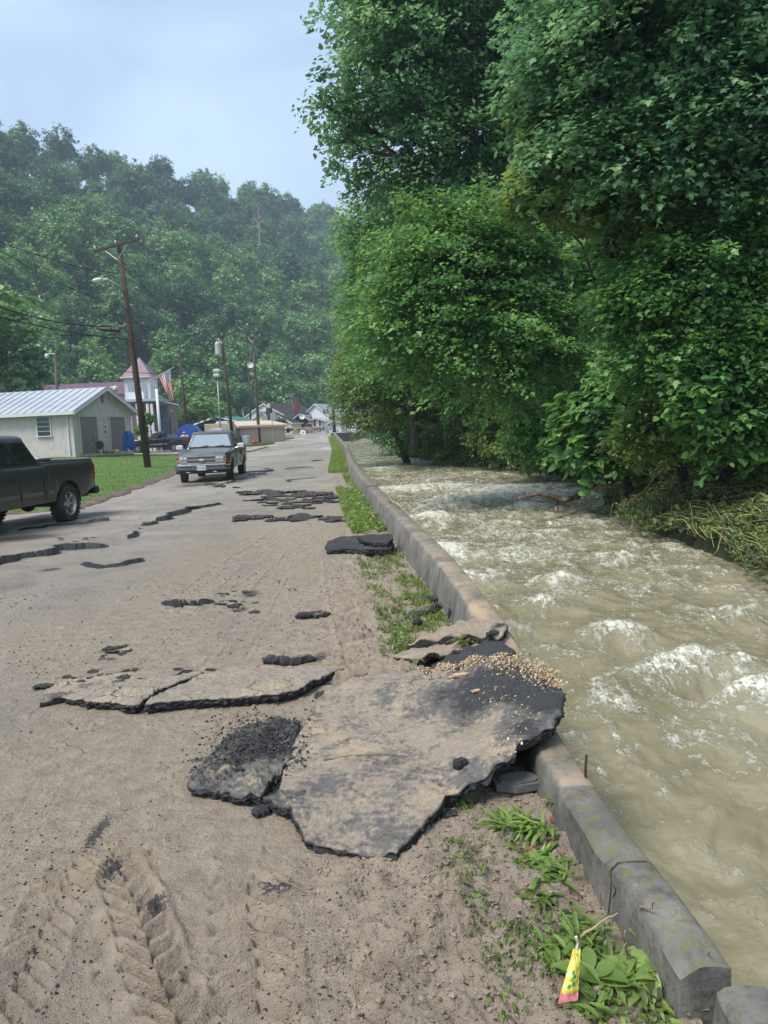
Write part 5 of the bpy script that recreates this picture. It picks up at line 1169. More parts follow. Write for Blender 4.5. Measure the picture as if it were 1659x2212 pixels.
# tipped red and white yard sign
b = at(652, 935, 120); mb = MB(); mb.box((0,0,.45), (.9,.04,.75)); o = mb.build('yard_sign', m_signwhite); o.location = (b[0], b[1], ground_z(b[0], b[1])+.1); o.rotation_euler = (R(-25), R(24), 0); tag(o, 'white yard sign with red print tipped over by the road', 'yard sign')
mb = MB(); mb.box((0,-.03,.5), (.4,.01,.1)); mb.box((.02,-.03,.36), (.3,.01,.1)); mb.build('print', m_red, o)
# bins
for px, py, D, m, lab in [(527,944,84,m_blue,'blue barrel beside the garden shed'),(531,945,82,m_signwhite,'white bucket in front of the blue barrel'),(572,941,110,m_signwhite,'white chest freezer by the parked cars'),(590,938,122,m_blue,'blue wheeled bin in front of the yellow garage')]:
    b = at(px, py, D); t = thing('bin', (b[0], b[1], ground_z(b[0], b[1])), lab, 'bin'); s = 1.6 if 'freezer' in lab else 1
    mb = MB(); mb.lathe([(0,0),(.26,0),(.32,.85),(0,.86)], 14, Matrix.Scale(s*1.5, 4, (1,0,0))); mb.build('body', m, t)
    mb = MB(); mb.lathe([(0,.95),(.30,.93),(.34,.9),(.34,.85)], 14, Matrix.Scale(s*1.5, 4, (1,0,0))); mb.build('lid', m, t)
# small flag on a far pole
t = thing('flag', at(527, 912, 120), 'tiny flag on a thin pole far behind the carport', 'flag'); q = lambda px, py: Vector([float(v) for v in at(px, py, 120)])-t.location
mb = MB(); mb.tube([q(527,930), q(524,882)], .05, 5); mb.build('staff', m_galv, t)
mb = MB(); a, b_, c, d = q(523,889), q(526,889), q(527,899), q(523.5,899); mb.slab([a, b_, c, d], .02); mb.build('cloth', mat('faded_flag_pink', (.6,.3,.32), .7), t)

# ================================================================== vehicles
m_paint_ch = mat('faded_charcoal_paint', (.050,.056,.060), .36, spec=.6, col2=(.085,.088,.088), vscale=2.5, coat=.35)
m_paint_dk = mat('dusty_dark_green_black_paint', (.020,.027,.027), .38, spec=.5, col2=(.050,.048,.042), vscale=1.6, coat=.3)
m_paint_bk = mat('glossy_black_paint', (.010,.011,.013), .2, spec=.6, coat=.6)
m_chrome = mat('dull_chrome', (.50,.50,.50), .22, metal=.95)
m_alloy = mat('alloy_wheel', (.48,.48,.47), .35, metal=.7)
m_tyre = mat('dusty_tyre_rubber', (.022,.021,.020), .85, col2=(.06,.052,.045), vscale=5, bump=.5, bscale=40)
m_wind = mat('windscreen_glass', (.26,.32,.36), .04, spec=1.0, coat=1)  # pale base colour paints in the sky reflected on the glass
m_sglass = mat('tinted_side_glass', (.010,.013,.015), .05, spec=.7)
m_lens = mat('clear_lamp_lens', (.52,.54,.55), .15, spec=.8)
m_redlens = mat('red_lamp_lens', (.35,.01,.01), .2)
m_amber = mat('amber_lens', (.35,.08,.02), .3)
m_mould = mat('taupe_side_moulding', (.13,.12,.105), .5)
m_silver = mat('silver_paint', (.45,.47,.50), .3, metal=.4, coat=.5)

def wheel(t, x, y, r, w_, style, side, steer=0, rim=.60):
    M0 = Matrix.Translation((x, y, r)) @ Matrix.Rotation(steer, 4, 'Z') @ Matrix.Rotation(-PI/2*side, 4, 'X')
    o = bpy.data.objects.new('wheel', None); C.objects.link(o); o.parent = t; o.empty_display_size = .1
    mb = MB(); n = 40; q = r*rim
    pr = [(q, -w_/2+.02), (q+.03, -w_/2), (r-.05, -w_/2), (r-.015, -w_/2+.03), (r, -w_*.3), (r, 0), (r, w_*.3), (r-.015, w_/2-.03), (r-.05, w_/2), (q+.03, w_/2), (q, w_/2-.02)]
    mb.lathe(pr, n, M0)
    for k in range(28):       # tread blocks
        a = 2*PI*k/28
        for s in (-1, 1): 
            c = M0 @ Matrix.Rotation(a+(.1 if s > 0 else 0), 4, 'Z') @ Matrix.Translation((r+.003, 0, s*w_*.3)); mb.box((0,0,0), (.014, .055, w_*.32), M=c)
    mb.build('tyre', m_tyre, o, angle=40)
    mb = MB(); mb.lathe([(0, -w_*.1), (q*.9, -w_*.1)], n, M0); mb.build('brake_disc', m_black, o)
    mb = MB(); mb.lathe([(q*.84, w_*.05), (q*.9, w_/2-.05), (q, w_/2-.015), (q+.012, w_/2-.02), (q+.012, -w_*.3)], n, M0)
    mb.lathe([(0, w_/2-.035), (.045, w_/2-.04), (.085, w_/2-.06), (.10, w_*.05)], 20, M0)
    ns = {'six': 6, 'five': 5, 'steel': 8}[style]; ws = {'six': .30, 'five': .38, 'steel': .22}[style]
    for k in range(ns):
        a = 2*PI*k/ns; vs = []
        for rr_, hw_, zz in ((.07, ws*.55*q*.45, w_/2-.055), (q*.5, ws*.5*q*.5, w_/2-.045), (q*.93, ws*.62*q*.62, w_/2-.03)):
            for dz in (0, -.035):
                for s in (-1, 1): vs.append(M0 @ Matrix.Rotation(a, 4, 'Z') @ Vector((rr_, s*hw_, zz+dz)))
        mb.add(vs, [(0,1,5,4),(4,5,9,8),(2,6,7,3),(6,10,11,7),(0,4,6,2),(4,8,10,6),(1,3,7,5),(5,7,11,9),(8,9,11,10)])
    mb.build('rim', m_alloy, o, angle=30)
    return o

def pickup(name, loc, head, label, cat, pm, style='old', L=5.35, hw=.98, zh=1.06, zc=1.20, zb=1.25, roof=1.84, r=.385, xf=1.72, xr=-1.75, cab=(.72, -.92), top=(.18, -.70), ext=False, wst='steel', tail_down=False, rs=.5, sill=.46, steer=0):
    """x forward, y to its left. cab = belt line ends, top = roof ends"""
    t = thing(name, loc, label, cat, head); F0, Rr_ = xf+.95, xr-1.12-.02*0; Rr_ = F0-L; ar = r+.085
    def zbot(x):
        z = sill + (.10*ss(F0-.7, F0, x)) + .16*ss(xr-.35, Rr_, x)
        for xa in (xf, xr):
            d = abs(x-xa)
            if d < ar: z = max(z, r + math.sqrt(ar*ar-d*d)*1.0)
        return float(z)
    bz1 = cab[1]-.02
    def ztop(x):
        if x > cab[0]: return float(zc + (zh-zc)*((x-cab[0])/(F0-cab[0]))**1.6 - .10*ss(F0-.12, F0, x))
        if x > bz1: return float(zc)+.0
        return zb
    def half(x): return hw - .10*float(ss(F0-.5, F0, x))**2 - .035*float(ss(Rr_+.25, Rr_, x))
    xs_ = set(np.linspace(Rr_, F0, 60).tolist()); 
    for xa in (xf, xr):
        for k in range(25): xs_.add(xa-ar*math.cos(PI*k/24))
        xs_.add(xa-ar-.004); xs_.add(xa+ar+.004)
    xs_ |= {bz1+.004, bz1-.004, Rr_+.04, Rr_+.044}
    xs_ = sorted(xs_); V = []; K = 9; body = MB(); rows = []
    for x in xs_:
        h = half(x); zt = ztop(x); z0 = zbot(x); zt_ = zt
        bed = x < bz1 and x > Rr_+.042
        zm = max(z0+.02, sill+.22); zs = max(zm+.01, (zt+zm)*.5+.04)
        s = [(h-.035, z0), (h-.004, zm), (h, zs), (h-.02, zt-.05), (h-.055, zt)]
        s += [(h-.13, zt), (h-.135, .78), (0, .78)] if bed else [(h-.16, zt+.012), (h*.5, zt+.03), (0, zt+.038)] if x > cab[0] else [(h-.13, zt), (h*.5, zt), (0, zt)]
        rows.append([(x, y, z) for y, z in s] + [(x, -y, z) for y, z in s[::-1][1:]])
    K = len(rows[0]); V = [p for rw_ in rows for p in rw_]
    body.add(V, [(i*K+k, i*K+k+1, (i+1)*K+k+1, (i+1)*K+k) for i in range(len(rows)-1) for k in range(K-1)])
    body.add(rows[-1], [tuple(range(K))]); body.add(rows[0], [tuple(range(K))[::-1]])
    ob = body.build('body', pm, t, angle=32); fix_normals(ob)
    # dark under side and wheel wells
    mb = MB(); mb.box(((F0+Rr_)/2, 0, .60), (L-.5, 2*hw-.16, .22)); 
    for xa in (xf, xr):
        for s in (-1, 1):
            pts = [(xa-ar*1.0*math.cos(PI*k/12), r+ar*1.0*math.sin(PI*k/12)) for k in range(13)]
            vs = [(x, s*(hw-.03), z) for x, z in pts]+[(x, s*(hw-.40), z) for x, z in pts]; mb.add(vs, [(k, k+1, 14+k, 13+k) for k in range(12)]); mb.add([(x, s*(hw-.40), z) for x, z in pts], [tuple(range(13))])
    mb.tube([(xr, -.6, r), (xr, .6, r)], .06, 8); mb.blob((xr, 0, r), (.16,.16,.16), 1, .05); mb.tube([(xf, -.6, r), (xf, .6, r)], .05, 8)
    mb.box((-.1, 0, .45), (2.2, .5, .12)); mb.build('chassis', m_black, t)
    # cab
    hb, ht = hw-.055, hw-.235
    rings = []
    for z, k in ((zc-.03, 0), (zc+.03, .04), (roof-.13, .86), (roof-.05, .98), (roof-.01, 1.07), (roof+.012, 1.35)):
        kk = min(k, 1); xa = cab[0]+(top[0]-cab[0])*kk; xb = cab[1]+(top[1]-cab[1])*kk; y_ = hb+(ht-hb)*kk
        if k > 1: e = (k-1)*.55; xa -= e*1.2; xb += e; y_ -= e
        rc = .09; ring = []
        for (sx, sy, a0) in ((1,1,0),(-1,1,PI/2),(-1,-1,PI),(1,-1,1.5*PI)):
            cx_ = (xa-rc if sx > 0 else xb+rc); cy_ = sy*(y_-rc)
            for q in range(5): a = a0+PI/2*q/4; ring.append((cx_+rc*math.cos(a), cy_+rc*math.sin(a), z))
        rings.append(ring)
    n = 20; mb = MB(); mb.add([p for rg_ in rings for p in rg_], [(i*n+k, i*n+(k+1)%n, (i+1)*n+(k+1)%n, (i+1)*n+k) for i in range(5) for k in range(n)]+[tuple(range(5*n, 6*n))])
    cb = mb.build('cab', pm, t, angle=35)
    def sp(x, k, s, o=.012): return (x, s*(hb+(ht-hb)*k+o), zc+.03+(roof-.07-zc-.03)*k)
    xA = lambda k: cab[0]+(top[0]-cab[0])*k; xB = lambda k: cab[1]+(top[1]-cab[1])*k
    split = (cab[0]+cab[1])/2-.1 if ext else None
    for s in (-1, 1):
        spans = [(lambda k: xA(k)-.22+.10*k, lambda k: (split+.04) if ext else xB(k)+.12)] + ([(lambda k: split-.05, lambda k: xB(k)+.14)] if ext else [])
        for fa, fb in spans:
            mb = MB(); k0, k1 = .10, .88; a = [sp(fa(k0), k0, s), sp(fa(k0)-.0, k0, s), sp(fa(k1), k1, s), sp(fb(k1), k1, s), sp(fb(k0), k0, s)]
            mb.slab([a[1], a[2], a[3], a[4]], .012); mb.build('side_window', m_sglass, t)
            fb_ = MB(); c = [a[1], a[2], a[3], a[4]]; fb_.tube([c[0], c[1], c[2], c[3], c[0]], .013, 5); fb_.build('window_seal', m_black, t)
    def fp(y, k, o=.012): return (cab[0]+(top[0]-cab[0])*k+o, y*(hb-.10+(ht-hb)*k), zc+.035+(roof-.085-zc-.03)*k+o*.5)
    mb = MB(); mb.slab([fp(-1,.06), fp(1,.06), fp(.97,.93), fp(-.97,.93)], .012); ws_ = mb.build('windscreen', m_wind, t)
    mb = MB(); mb.tube([fp(-1,.04,.02), fp(1,.04,.02), fp(.97,.95,.02), fp(-.97,.95,.02), fp(-1,.04,.02)], .016, 5); mb.build('windscreen_seal', m_black, t)
    for y0 in (-.62, .12):
        mb = MB(); a = Vector(fp(y0, .0, .03)); b = Vector(fp(y0+.55, .13, .035)); mb.tube([a, b], .012, 5); mb.build('wiper', m_black, t)
    def rp(y, k, o=.012): return (cab[1]+(top[1]-cab[1])*k-o, y*(hb-.14+(ht-hb)*k), zc+.05+(roof-.10-zc-.03)*k)
    mb = MB(); mb.slab([rp(1,.12), rp(-1,.12), rp(-.95,.86), rp(.95,.86)], .012); mb.build('rear_window', m_sglass, t)
    # doors: seams, handles
    for s in (-1, 1):
        for x in ([cab[0]-.12, cab[1]+.05] + ([split-.02] if ext else [])):
            mb = MB(); mb.tube([(x, s*(hw+.002), sill+.06), (x, s*(hw+.003), (sill+zc)/2+.1), (x, s*(hw-.02), zc-.03)], .007, 4); mb.build('door_seam', m_black, t)
        mb = MB(); mb.box((cab[1]+.28 if not ext else split+.16, s*(hw+.008), zc-.20), (.19, .03, .06), bev=.012); mb.build('door_handle', m_black if style != 'old' else m_paint_dk, t)
        mb = MB(); mb.tube([(cab[0]-.12, s*(hw-.02), zc-.02), (cab[0]-.10, s*(hw+.13), zc+.03)], .018, 6); mr = mb.build('mirror', m_chrome if style == 'old' else m_black, t)
        mb = MB(); mb.box((cab[0]-.10, s*(hw+.20), zc+.07), (.10, .26, .19), bev=.035); mb.build('mirror_head', mat('mirror_reflection_white', (.6,.62,.64), .25) if style == 'old' else m_black, mr)  # old style: white head colour paints in the mirror's bright reflection
        mb = MB()
        segs = [(cab[0]-.1, cab[1]+.1), (cab[1]-.02, xr+ar+.08)] if not ext else [(cab[0]-.1, split+.02), (split-.04, cab[1]+.1), (cab[1]-.02, xr+ar+.08)]
        for a, b in segs: mb.box(((a+b)/2, s*(hw+.006), .70), (abs(a-b)-.03, .025, .085 if style == 'left' else .045), bev=.01)
        mb.build('side_moulding', m_mould if style == 'left' else m_galv, t)
        if style == 'new':
            for xa in (xf, xr): 
                mb = MB(); pts = [(xa-(ar+.02)*math.cos(PI*k/14*.98+.03), s*(hw+.012), r+(ar+.02)*math.sin(PI*k/14*.98+.03)) for k in range(15)]; mb.tube(pts, .042, 6); mb.build('wheel_flare', m_black, t)
    mb = MB(); mb.lathe([(0,.0),(.085,.0),(.09,-.01)], 20, Matrix.Translation((xr+ar+.22, hw+.005, zb-.28)) @ Matrix.Rotation(-PI/2, 4, 'X') @ Matrix.Scale(1, 4)); mb.build('fuel_flap', pm, t)
    mb = MB(); mb.tube([(xr+ar+.22+.09*math.cos(a), hw+.006, zb-.28+.11*math.sin(a)) for a in np.linspace(0, 2*PI, 21)], .005, 4); mb.build('fuel_flap_seam', m_black, t)
    # bed rails and liner
    mb = MB(); 
    for s in (-1, 1): mb = MB(); mb.box(((bz1+Rr_)/2, s*(hw-.095), zb+.012), (bz1-Rr_-.1, .09, .03), bev=.01); mb.build('bed_rail', m_black if style != 'old' else m_galv, t)
    mb = MB(); mb.box(((bz1+Rr_)/2, 0, .785), (bz1-Rr_-.1, 2*hw-.30, .02)); mb.build('bed_liner', m_black, t)
    if tail_down:
        mb = MB(); mb.box((Rr_-.27, 0, .80), (.54, 2*hw-.34, .06), bev=.02); mb.build('tailgate', pm, t)
    else:
        mb = MB(); mb.box((Rr_-.005, 0, (zb+.60)/2+.04), (.05, 2*hw-.30, zb-.60), bev=.015); mb.build('tailgate', pm, t)
    for s in (-1, 1):
        mb = MB(); mb.box((Rr_+.012, s*(hw-.095), zb-.26), (.09, .13, .36), bev=.02); mb.build('tail_light', m_redlens, t)
    mb = MB(); mb.box((Rr_-.11, 0, .60), (.20, 2*hw-.1, .18), bev=.03); mb.build('rear_bumper', m_black if style != 'old' else m_chrome, t)
    # front
    fx = F0
    if style == 'old':
        gz0, gz1 = .72, zh-.10
        mb = MB(); mb.box((fx+.015, 0, (gz0+gz1)/2), (.06, 2*hw-.26, gz1-gz0), bev=.015); gr = mb.build('grille', m_black, t)
        for z in (gz1, (gz0+gz1)/2, gz0): mb = MB(); mb.box((fx+.045, 0, z), (.04, 2*hw-.24, .035 if z != (gz0+gz1)/2 else .05), bev=.008); mb.build('grille_bar', m_chrome, gr)
        mb = MB(); [mb.box((fx+.05, 0, gz0+.05+k*.042), (.012, 1.0, .008)) for k in range(6)]; mb.build('grille_slats', m_galv, gr)
        mb = MB(); y0 = fx+.085; zc_ = (gz0+gz1)/2
        em = [(-.10,-.028),(-.045,-.028),(-.035,-.048),(.035,-.048),(.045,-.028),(.12,-.028),(.10,.028),(.045,.028),(.035,.048),(-.035,.048),(-.045,.028),(-.12,.028)]
        mb.slab([(y0, a, zc_+b) for a, b in em], .02); mb.build('emblem', mat('pale_gold_emblem', (.62,.58,.40), .35), gr)
        for s in (-1, 1):
            mb = MB(); mb.box((fx+.035, s*(hw-.33), (gz1+zc_)/2), (.06, .31, (gz1-gz0)/2-.06), bev=.012); hl_ = mb.build('headlight', m_lens, t)
            mb = MB(); [mb.lathe([(0,.035),(.045,.03),(.05,.0)], 12, Matrix.Translation((fx+.055, s*(hw-.33)+q, (gz1+zc_)/2)) @ Matrix.Rotation(PI/2, 4, 'Y')) for q in (-.07,.07)]; mb.build('bulb', m_trim, hl_)
            mb = MB(); mb.box((fx+.035, s*(hw-.33), (gz0+zc_)/2), (.06, .31, (gz1-gz0)/2-.06), bev=.012); mb.build('parking_light', mat('frosted_lens', (.42,.42,.38), .4), t)
            mb = MB(); mb.box((fx-.0, s*(hw-.13), zc_), (.12, .08, gz1-gz0), bev=.012); mb.build('turn_signal', m_amber, t)
        # curved bumper
        def bump(z0, z1, ox, m, nm):
            vs = []; ys = np.linspace(-1, 1, 17)
            for y in ys:
                x = fx+.15+ox-.10*abs(y)**4-.13*(abs(y) > .99); vs += [(x-.03, y*(hw+.01), z0), (x, y*(hw+.01), z0+.02), (x+.012, y*(hw+.01), (z0+z1)/2), (x, y*(hw+.01), z1-.02), (x-.16, y*(hw+.01), z1)]
            mb = MB(); mb.add(vs, [(i*5+k, (i+1)*5+k, (i+1)*5+k+1, i*5+k+1) for i in range(16) for k in range(4)]+[tuple(range(5)), tuple(80+k for k in range(5))[::-1]]); return mb.build(nm, m, t, angle=40)
        bump(.60, .70, .02, m_chrome, 'bumper'); bump(.45, .60, .0, mat('scuffed_bumper', (.20,.20,.20), .35, metal=.7, var=.3, vscale=4), 'bumper'); bump(.34, .45, -.05, m_black, 'air_dam')
        mb = MB(); mb.box((fx+.185, 0, .54), (.015, .33, .165)); lp = mb.build('licence_plate', mat('plate_white', (.60,.62,.66), .5), t)
        cu = bpy.data.curves.new('plate_text', 'FONT'); cu.body = 'TUH-3843'; cu.size = .085; cu.align_x = 'CENTER'; cu.align_y = 'CENTER'; tmp = bpy.data.objects.new('tmp', cu); C.objects.link(tmp)
        dg = bpy.context.evaluated_depsgraph_get(); me = bpy.data.meshes.new_from_object(tmp.evaluated_get(dg)); bpy.data.objects.remove(tmp)
        o = bpy.data.objects.new('lettering', me); C.objects.link(o); o.data.materials.append(mat('plate_ink', (.03,.05,.16), .5)); o.parent = lp; o.matrix_local = Matrix.Translation((fx+.1945, 0, .535)) @ Matrix(((0,0,1,0),(1,0,0,0),(0,1,0,0),(0,0,0,1)))
        for s in (-1, 1): mb = MB(); mb.tube([(fx+.14, s*.48-.07, .40), (fx+.2, s*.48-.04, .40), (fx+.2, s*.48+.04, .40), (fx+.14, s*.48+.07, .40)], .018, 6); mb.build('tow_hook', m_galv, t)
    else:
        mb = MB(); mb.box((fx+.01, 0, .88), (.08, 1.1, .28), bev=.03); mb.build('grille', m_black, t)
        for s in (-1, 1): mb = MB(); mb.box((fx-.03, s*(hw-.28), .90), (.16, .30, .24), bev=.03); mb.build('headlight', m_lens, t)
        mb = MB(); mb.box((fx+.04, 0, .60), (.26, 2*hw-.12, .30), bev=.06); mb.build('bumper', m_black, t)
    mb = MB(); mb.tube([(cab[0]+.25, -.35, ztop(cab[0]+.25)+.045), (F0-.12, -.30, ztop(F0-.12)+.03)], .006, 4); mb.tube([(cab[0]+.25, .35, ztop(cab[0]+.25)+.045), (F0-.12, .30, ztop(F0-.12)+.03)], .006, 4); mb.build('bonnet_crease', pm, t)
    mb = MB(); mb.box((cab[0]+.04, 0, zc+.02), (.18, 2*hw-.35, .03)); mb.build('cowl', m_black, t)
    for xa, st_ in ((xf, steer), (xr, 0)):
        for s in (-1, 1): wheel(t, xa, s*(hw-.13), r, .265, wst, s, st_)
    return t, F0, Rr_

# oncoming old pickup
c = P(449, 1040)
t, F0, R0 = pickup('pickup_truck', (c[0], c[1], roadz(c[0], c[1])-.01), 0, 'old dark grey square fronted pickup driving towards us on the muddy road', 'pickup truck', m_paint_ch, 'old', xf=1.72, L=5.6, xr=-1.85, steer=.12, r=.39, roof=1.86)
hd = R(-86.5); t.rotation_euler = (0, 0, hd); f = Vector((math.cos(hd), math.sin(hd), 0)); t.location -= f*1.72
# near left pickup, front out of the frame
c = P(150, 1127)
t, F0, R0 = pickup('pickup_truck', (0,0,0), 0, 'dark green black pickup at the left edge with silver six spoke wheels', 'pickup truck', m_paint_dk, 'left', ext=True, cab=(.95,-1.0), top=(.45,-.72), xf=1.95, xr=-1.85, L=5.9, r=.405, wst='six', roof=1.88, zb=1.30, zc=1.26, hw=1.0, sill=.50)
hd = R(-97.5); f = Vector((math.cos(hd), math.sin(hd), 0)); lft = Vector((-f.y, f.x, 0)); t.rotation_euler = (0, 0, hd); t.location = Vector((c[0], c[1], roadz(c[0], c[1])-.02)) + f*1.85 - lft*.93
mb = MB(); mb.lathe([(.15,0),(.16,.03),(.12,.12),(.05,.16),(0,.165)], 16, Matrix.Translation((.1,.45,1.89))); mb.build('roof_beacon', m_black, t)
tb_ = t.matrix_world
LT = Matrix.Translation(t.location) @ Matrix.Rotation(hd, 4, 'Z')
tt = thing('toolbox', LT @ Vector((-1.30, 0, 1.10)), 'grey steel toolbox lying across the bed of the near left pickup', 'toolbox', hd)
mb = MB(); mb.box((0,0,.14), (.46,1.66,.28), bev=.02); mb.build('body', mat('grey_toolbox', (.16,.17,.16), .5), tt)
mb = MB(); mb.box((0,0,.30), (.50,1.72,.05), bev=.015); mb.build('lid', mat('pale_toolbox_lid', (.42,.44,.42), .4), tt)
mb = MB(); mb.box((-.25,.5,.20), (.03,.08,.08)); mb.box((-.25,-.5,.20), (.03,.08,.08)); mb.build('latch', m_black, tt)
# parked black pickup with its tailgate down
c = at(338, 977, 65)
t, F0, R0 = pickup('pickup_truck', (0,0,0), 0, 'shiny black single cab pickup parked side on with tailgate down beside the garage', 'pickup truck', m_paint_bk, 'new', xf=1.55, xr=-1.60, L=5.15, r=.38, wst='five', tail_down=True, cab=(.55,-.75), top=(.05,-.62), roof=1.80, zb=1.22, zc=1.16)
PZ = float(c[2]); hd = R(184); t.rotation_euler = (0,0,hd); t.location = (float(c[0]), 65.5, PZ)

# ------------------------------------------------------------------ small cars in the distance
def small_car(name, px, py, D, head, label, pm, L=4.5, kind='sedan', hw=.85, glass=m_sglass, z=None, r=.32):
    b = at(px, py, D); t = thing(name, (b[0], b[1], b[2] if z is None else z), label, 'pickup truck' if kind == 'truck' else 'car', head)
    xs_ = np.linspace(-L/2, L/2, 21); rows = []
    for x in xs_:
        u = x/(L/2); e = float(ss(.8, 1, abs(u))); zt = .92-.10*u*(u > 0)-.12*e+(.06 if kind != 'sedan' else 0); z0 = .28+.12*e; h = hw-.12*e
        for xa in (-L*.31, L*.31):
            if abs(x-xa) < r+.05: z0 = max(z0, r+math.sqrt(max(0, (r+.06)**2-(x-xa)**2)))
        s = [(h-.03, z0), (h, max(z0+.01, .55)), (h-.01, zt-.12), (h-.10, zt), (0, zt+.03)]; rows.append([(x, y, zz) for y, zz in s]+[(x, -y, zz) for y, zz in s[::-1][1:]])
    K = 9; mb = MB(); mb.add([p for q in rows for p in q], [(i*K+k, i*K+k+1, (i+1)*K+k+1, (i+1)*K+k) for i in range(20) for k in range(8)]+[tuple(range(K))[::-1], tuple(20*K+k for k in range(K))]); fix_normals(mb.build('body', pm, t, angle=40))
    if kind == 'sedan': ca = [(-1.55,.0),(-.75,1),(.35,1),(1.15,0)]
    elif kind == 'suv': ca = [(-2.0,0),(-1.75,1),(.25,1),(.95,0)]
    else: ca = [(-.55,0),(-.45,1),(.35,1),(.85,0)]
    zb_, zt_ = .90, (1.42 if kind == 'sedan' else 1.62); hb, ht = hw-.06, hw-.25
    pt = lambda x, k, y, o=0: (x, y*((hb+(ht-hb)*k)+o), zb_+(zt_-zb_)*k)
    mb = MB(); vs = [pt(x, k, s) for s in (-1, 1) for x, k in ca]; mb.add(vs, [(0,1,2,3),(7,6,5,4),(0,4,5,1),(1,5,6,2),(2,6,7,3)]); mb.build('cabin', pm, t)
    for s in (-1, 1):
        mb = MB(); a, b_, c_, d = ca; g = lambda p, q, f_: (p[0]+(q[0]-p[0])*f_, p[1]+(q[1]-p[1])*f_)
        A_, B_, C_, D_ = g(a, b_, .15), g(a, b_, .85), g(d, c_, .85), g(d, c_, .15); cc = ((a[0]+d[0])/2)
        sh = lambda p: (p[0]*.88+cc*.12, p[1]); mb.slab([pt(*sh(A_), s, .012), pt(*sh(B_), s, .012), pt(*sh(C_), s, .012), pt(*sh(D_), s, .012)], .01); mb.build('side_window', m_sglass, t)
    for (p, q, nm) in ((ca[3], ca[2], 'windscreen'), (ca[0], ca[1], 'rear_window')):
        o = .015 if nm == 'windscreen' else -.015; mb = MB(); c0 = [(p[0]+(q[0]-p[0])*f_+o, y*(hb-.06+(ht-hb)*f_), zb_+(zt_-zb_)*f_+.012) for f_, y in ((.1,-1),(.1,1),(.92,.95),(.92,-.95))]; mb.slab(c0, .01); mb.build(nm, glass, t)
    for s in (-1, 1):
        mb = MB(); mb.box((-L/2+.03, s*(hw-.25), .68), (.10,.28,.14), bev=.02); mb.build('tail_light', m_redlens, t)
        mb = MB(); mb.box((L/2-.05, s*(hw-.25), .64), (.12,.30,.14), bev=.02); mb.build('headlight', m_lens, t)
        for xa in (-L*.31, L*.31):
            o = bpy.data.objects.new('wheel', None); C.objects.link(o); o.parent = t
            M0 = Matrix.Translation((xa, s*(hw-.10), r)) @ Matrix.Rotation(-PI/2*s, 4, 'X')
            mb = MB(); mb.lathe([(.19,-.1),(r-.02,-.1),(r,-.06),(r,.06),(r-.02,.1),(.19,.1)], 18, M0); mb.build('tyre', m_tyre, o)
            mb = MB(); mb.lathe([(0,.08),(.08,.085),(.17,.07),(.2,.09)], 14, M0); mb.build('rim', m_alloy, o)
    return t
small_car('car', 383, 944, 73, R(70), 'silver sedan seen from behind over the bed of the parked black pickup', m_silver, glass=m_wind, z=ground_z(-20,73)+.05)
small_car('van', 483, 942, 82, R(-100), 'white sport utility vehicle with a pale red roof rack behind the transformer pole', mat('white_paint', (.5,.52,.55), .35), kind='suv', glass=m_wind)
small_car('car', 556, 940, 112, R(-150), 'blue grey car parked by the grey pole', mat('blue_grey_paint', (.18,.24,.30), .35), kind='suv', glass=m_wind)
small_car('car', 580, 939, 118, R(-140), 'silver car parked before the yellow house', m_silver, glass=m_wind)
small_car('car', 603, 936, 124, R(-10), 'low black car with open bonnet beside the yellow garage', m_paint_bk)
small_car('old_pickup', 670, 934, 132, R(178), 'rusty red old pickup parked below the white house', mat('rusty_red_paint', (.20,.045,.03), .7, col2=(.32,.27,.24), vscale=1.2), kind='truck', L=5.2, glass=m_wind)

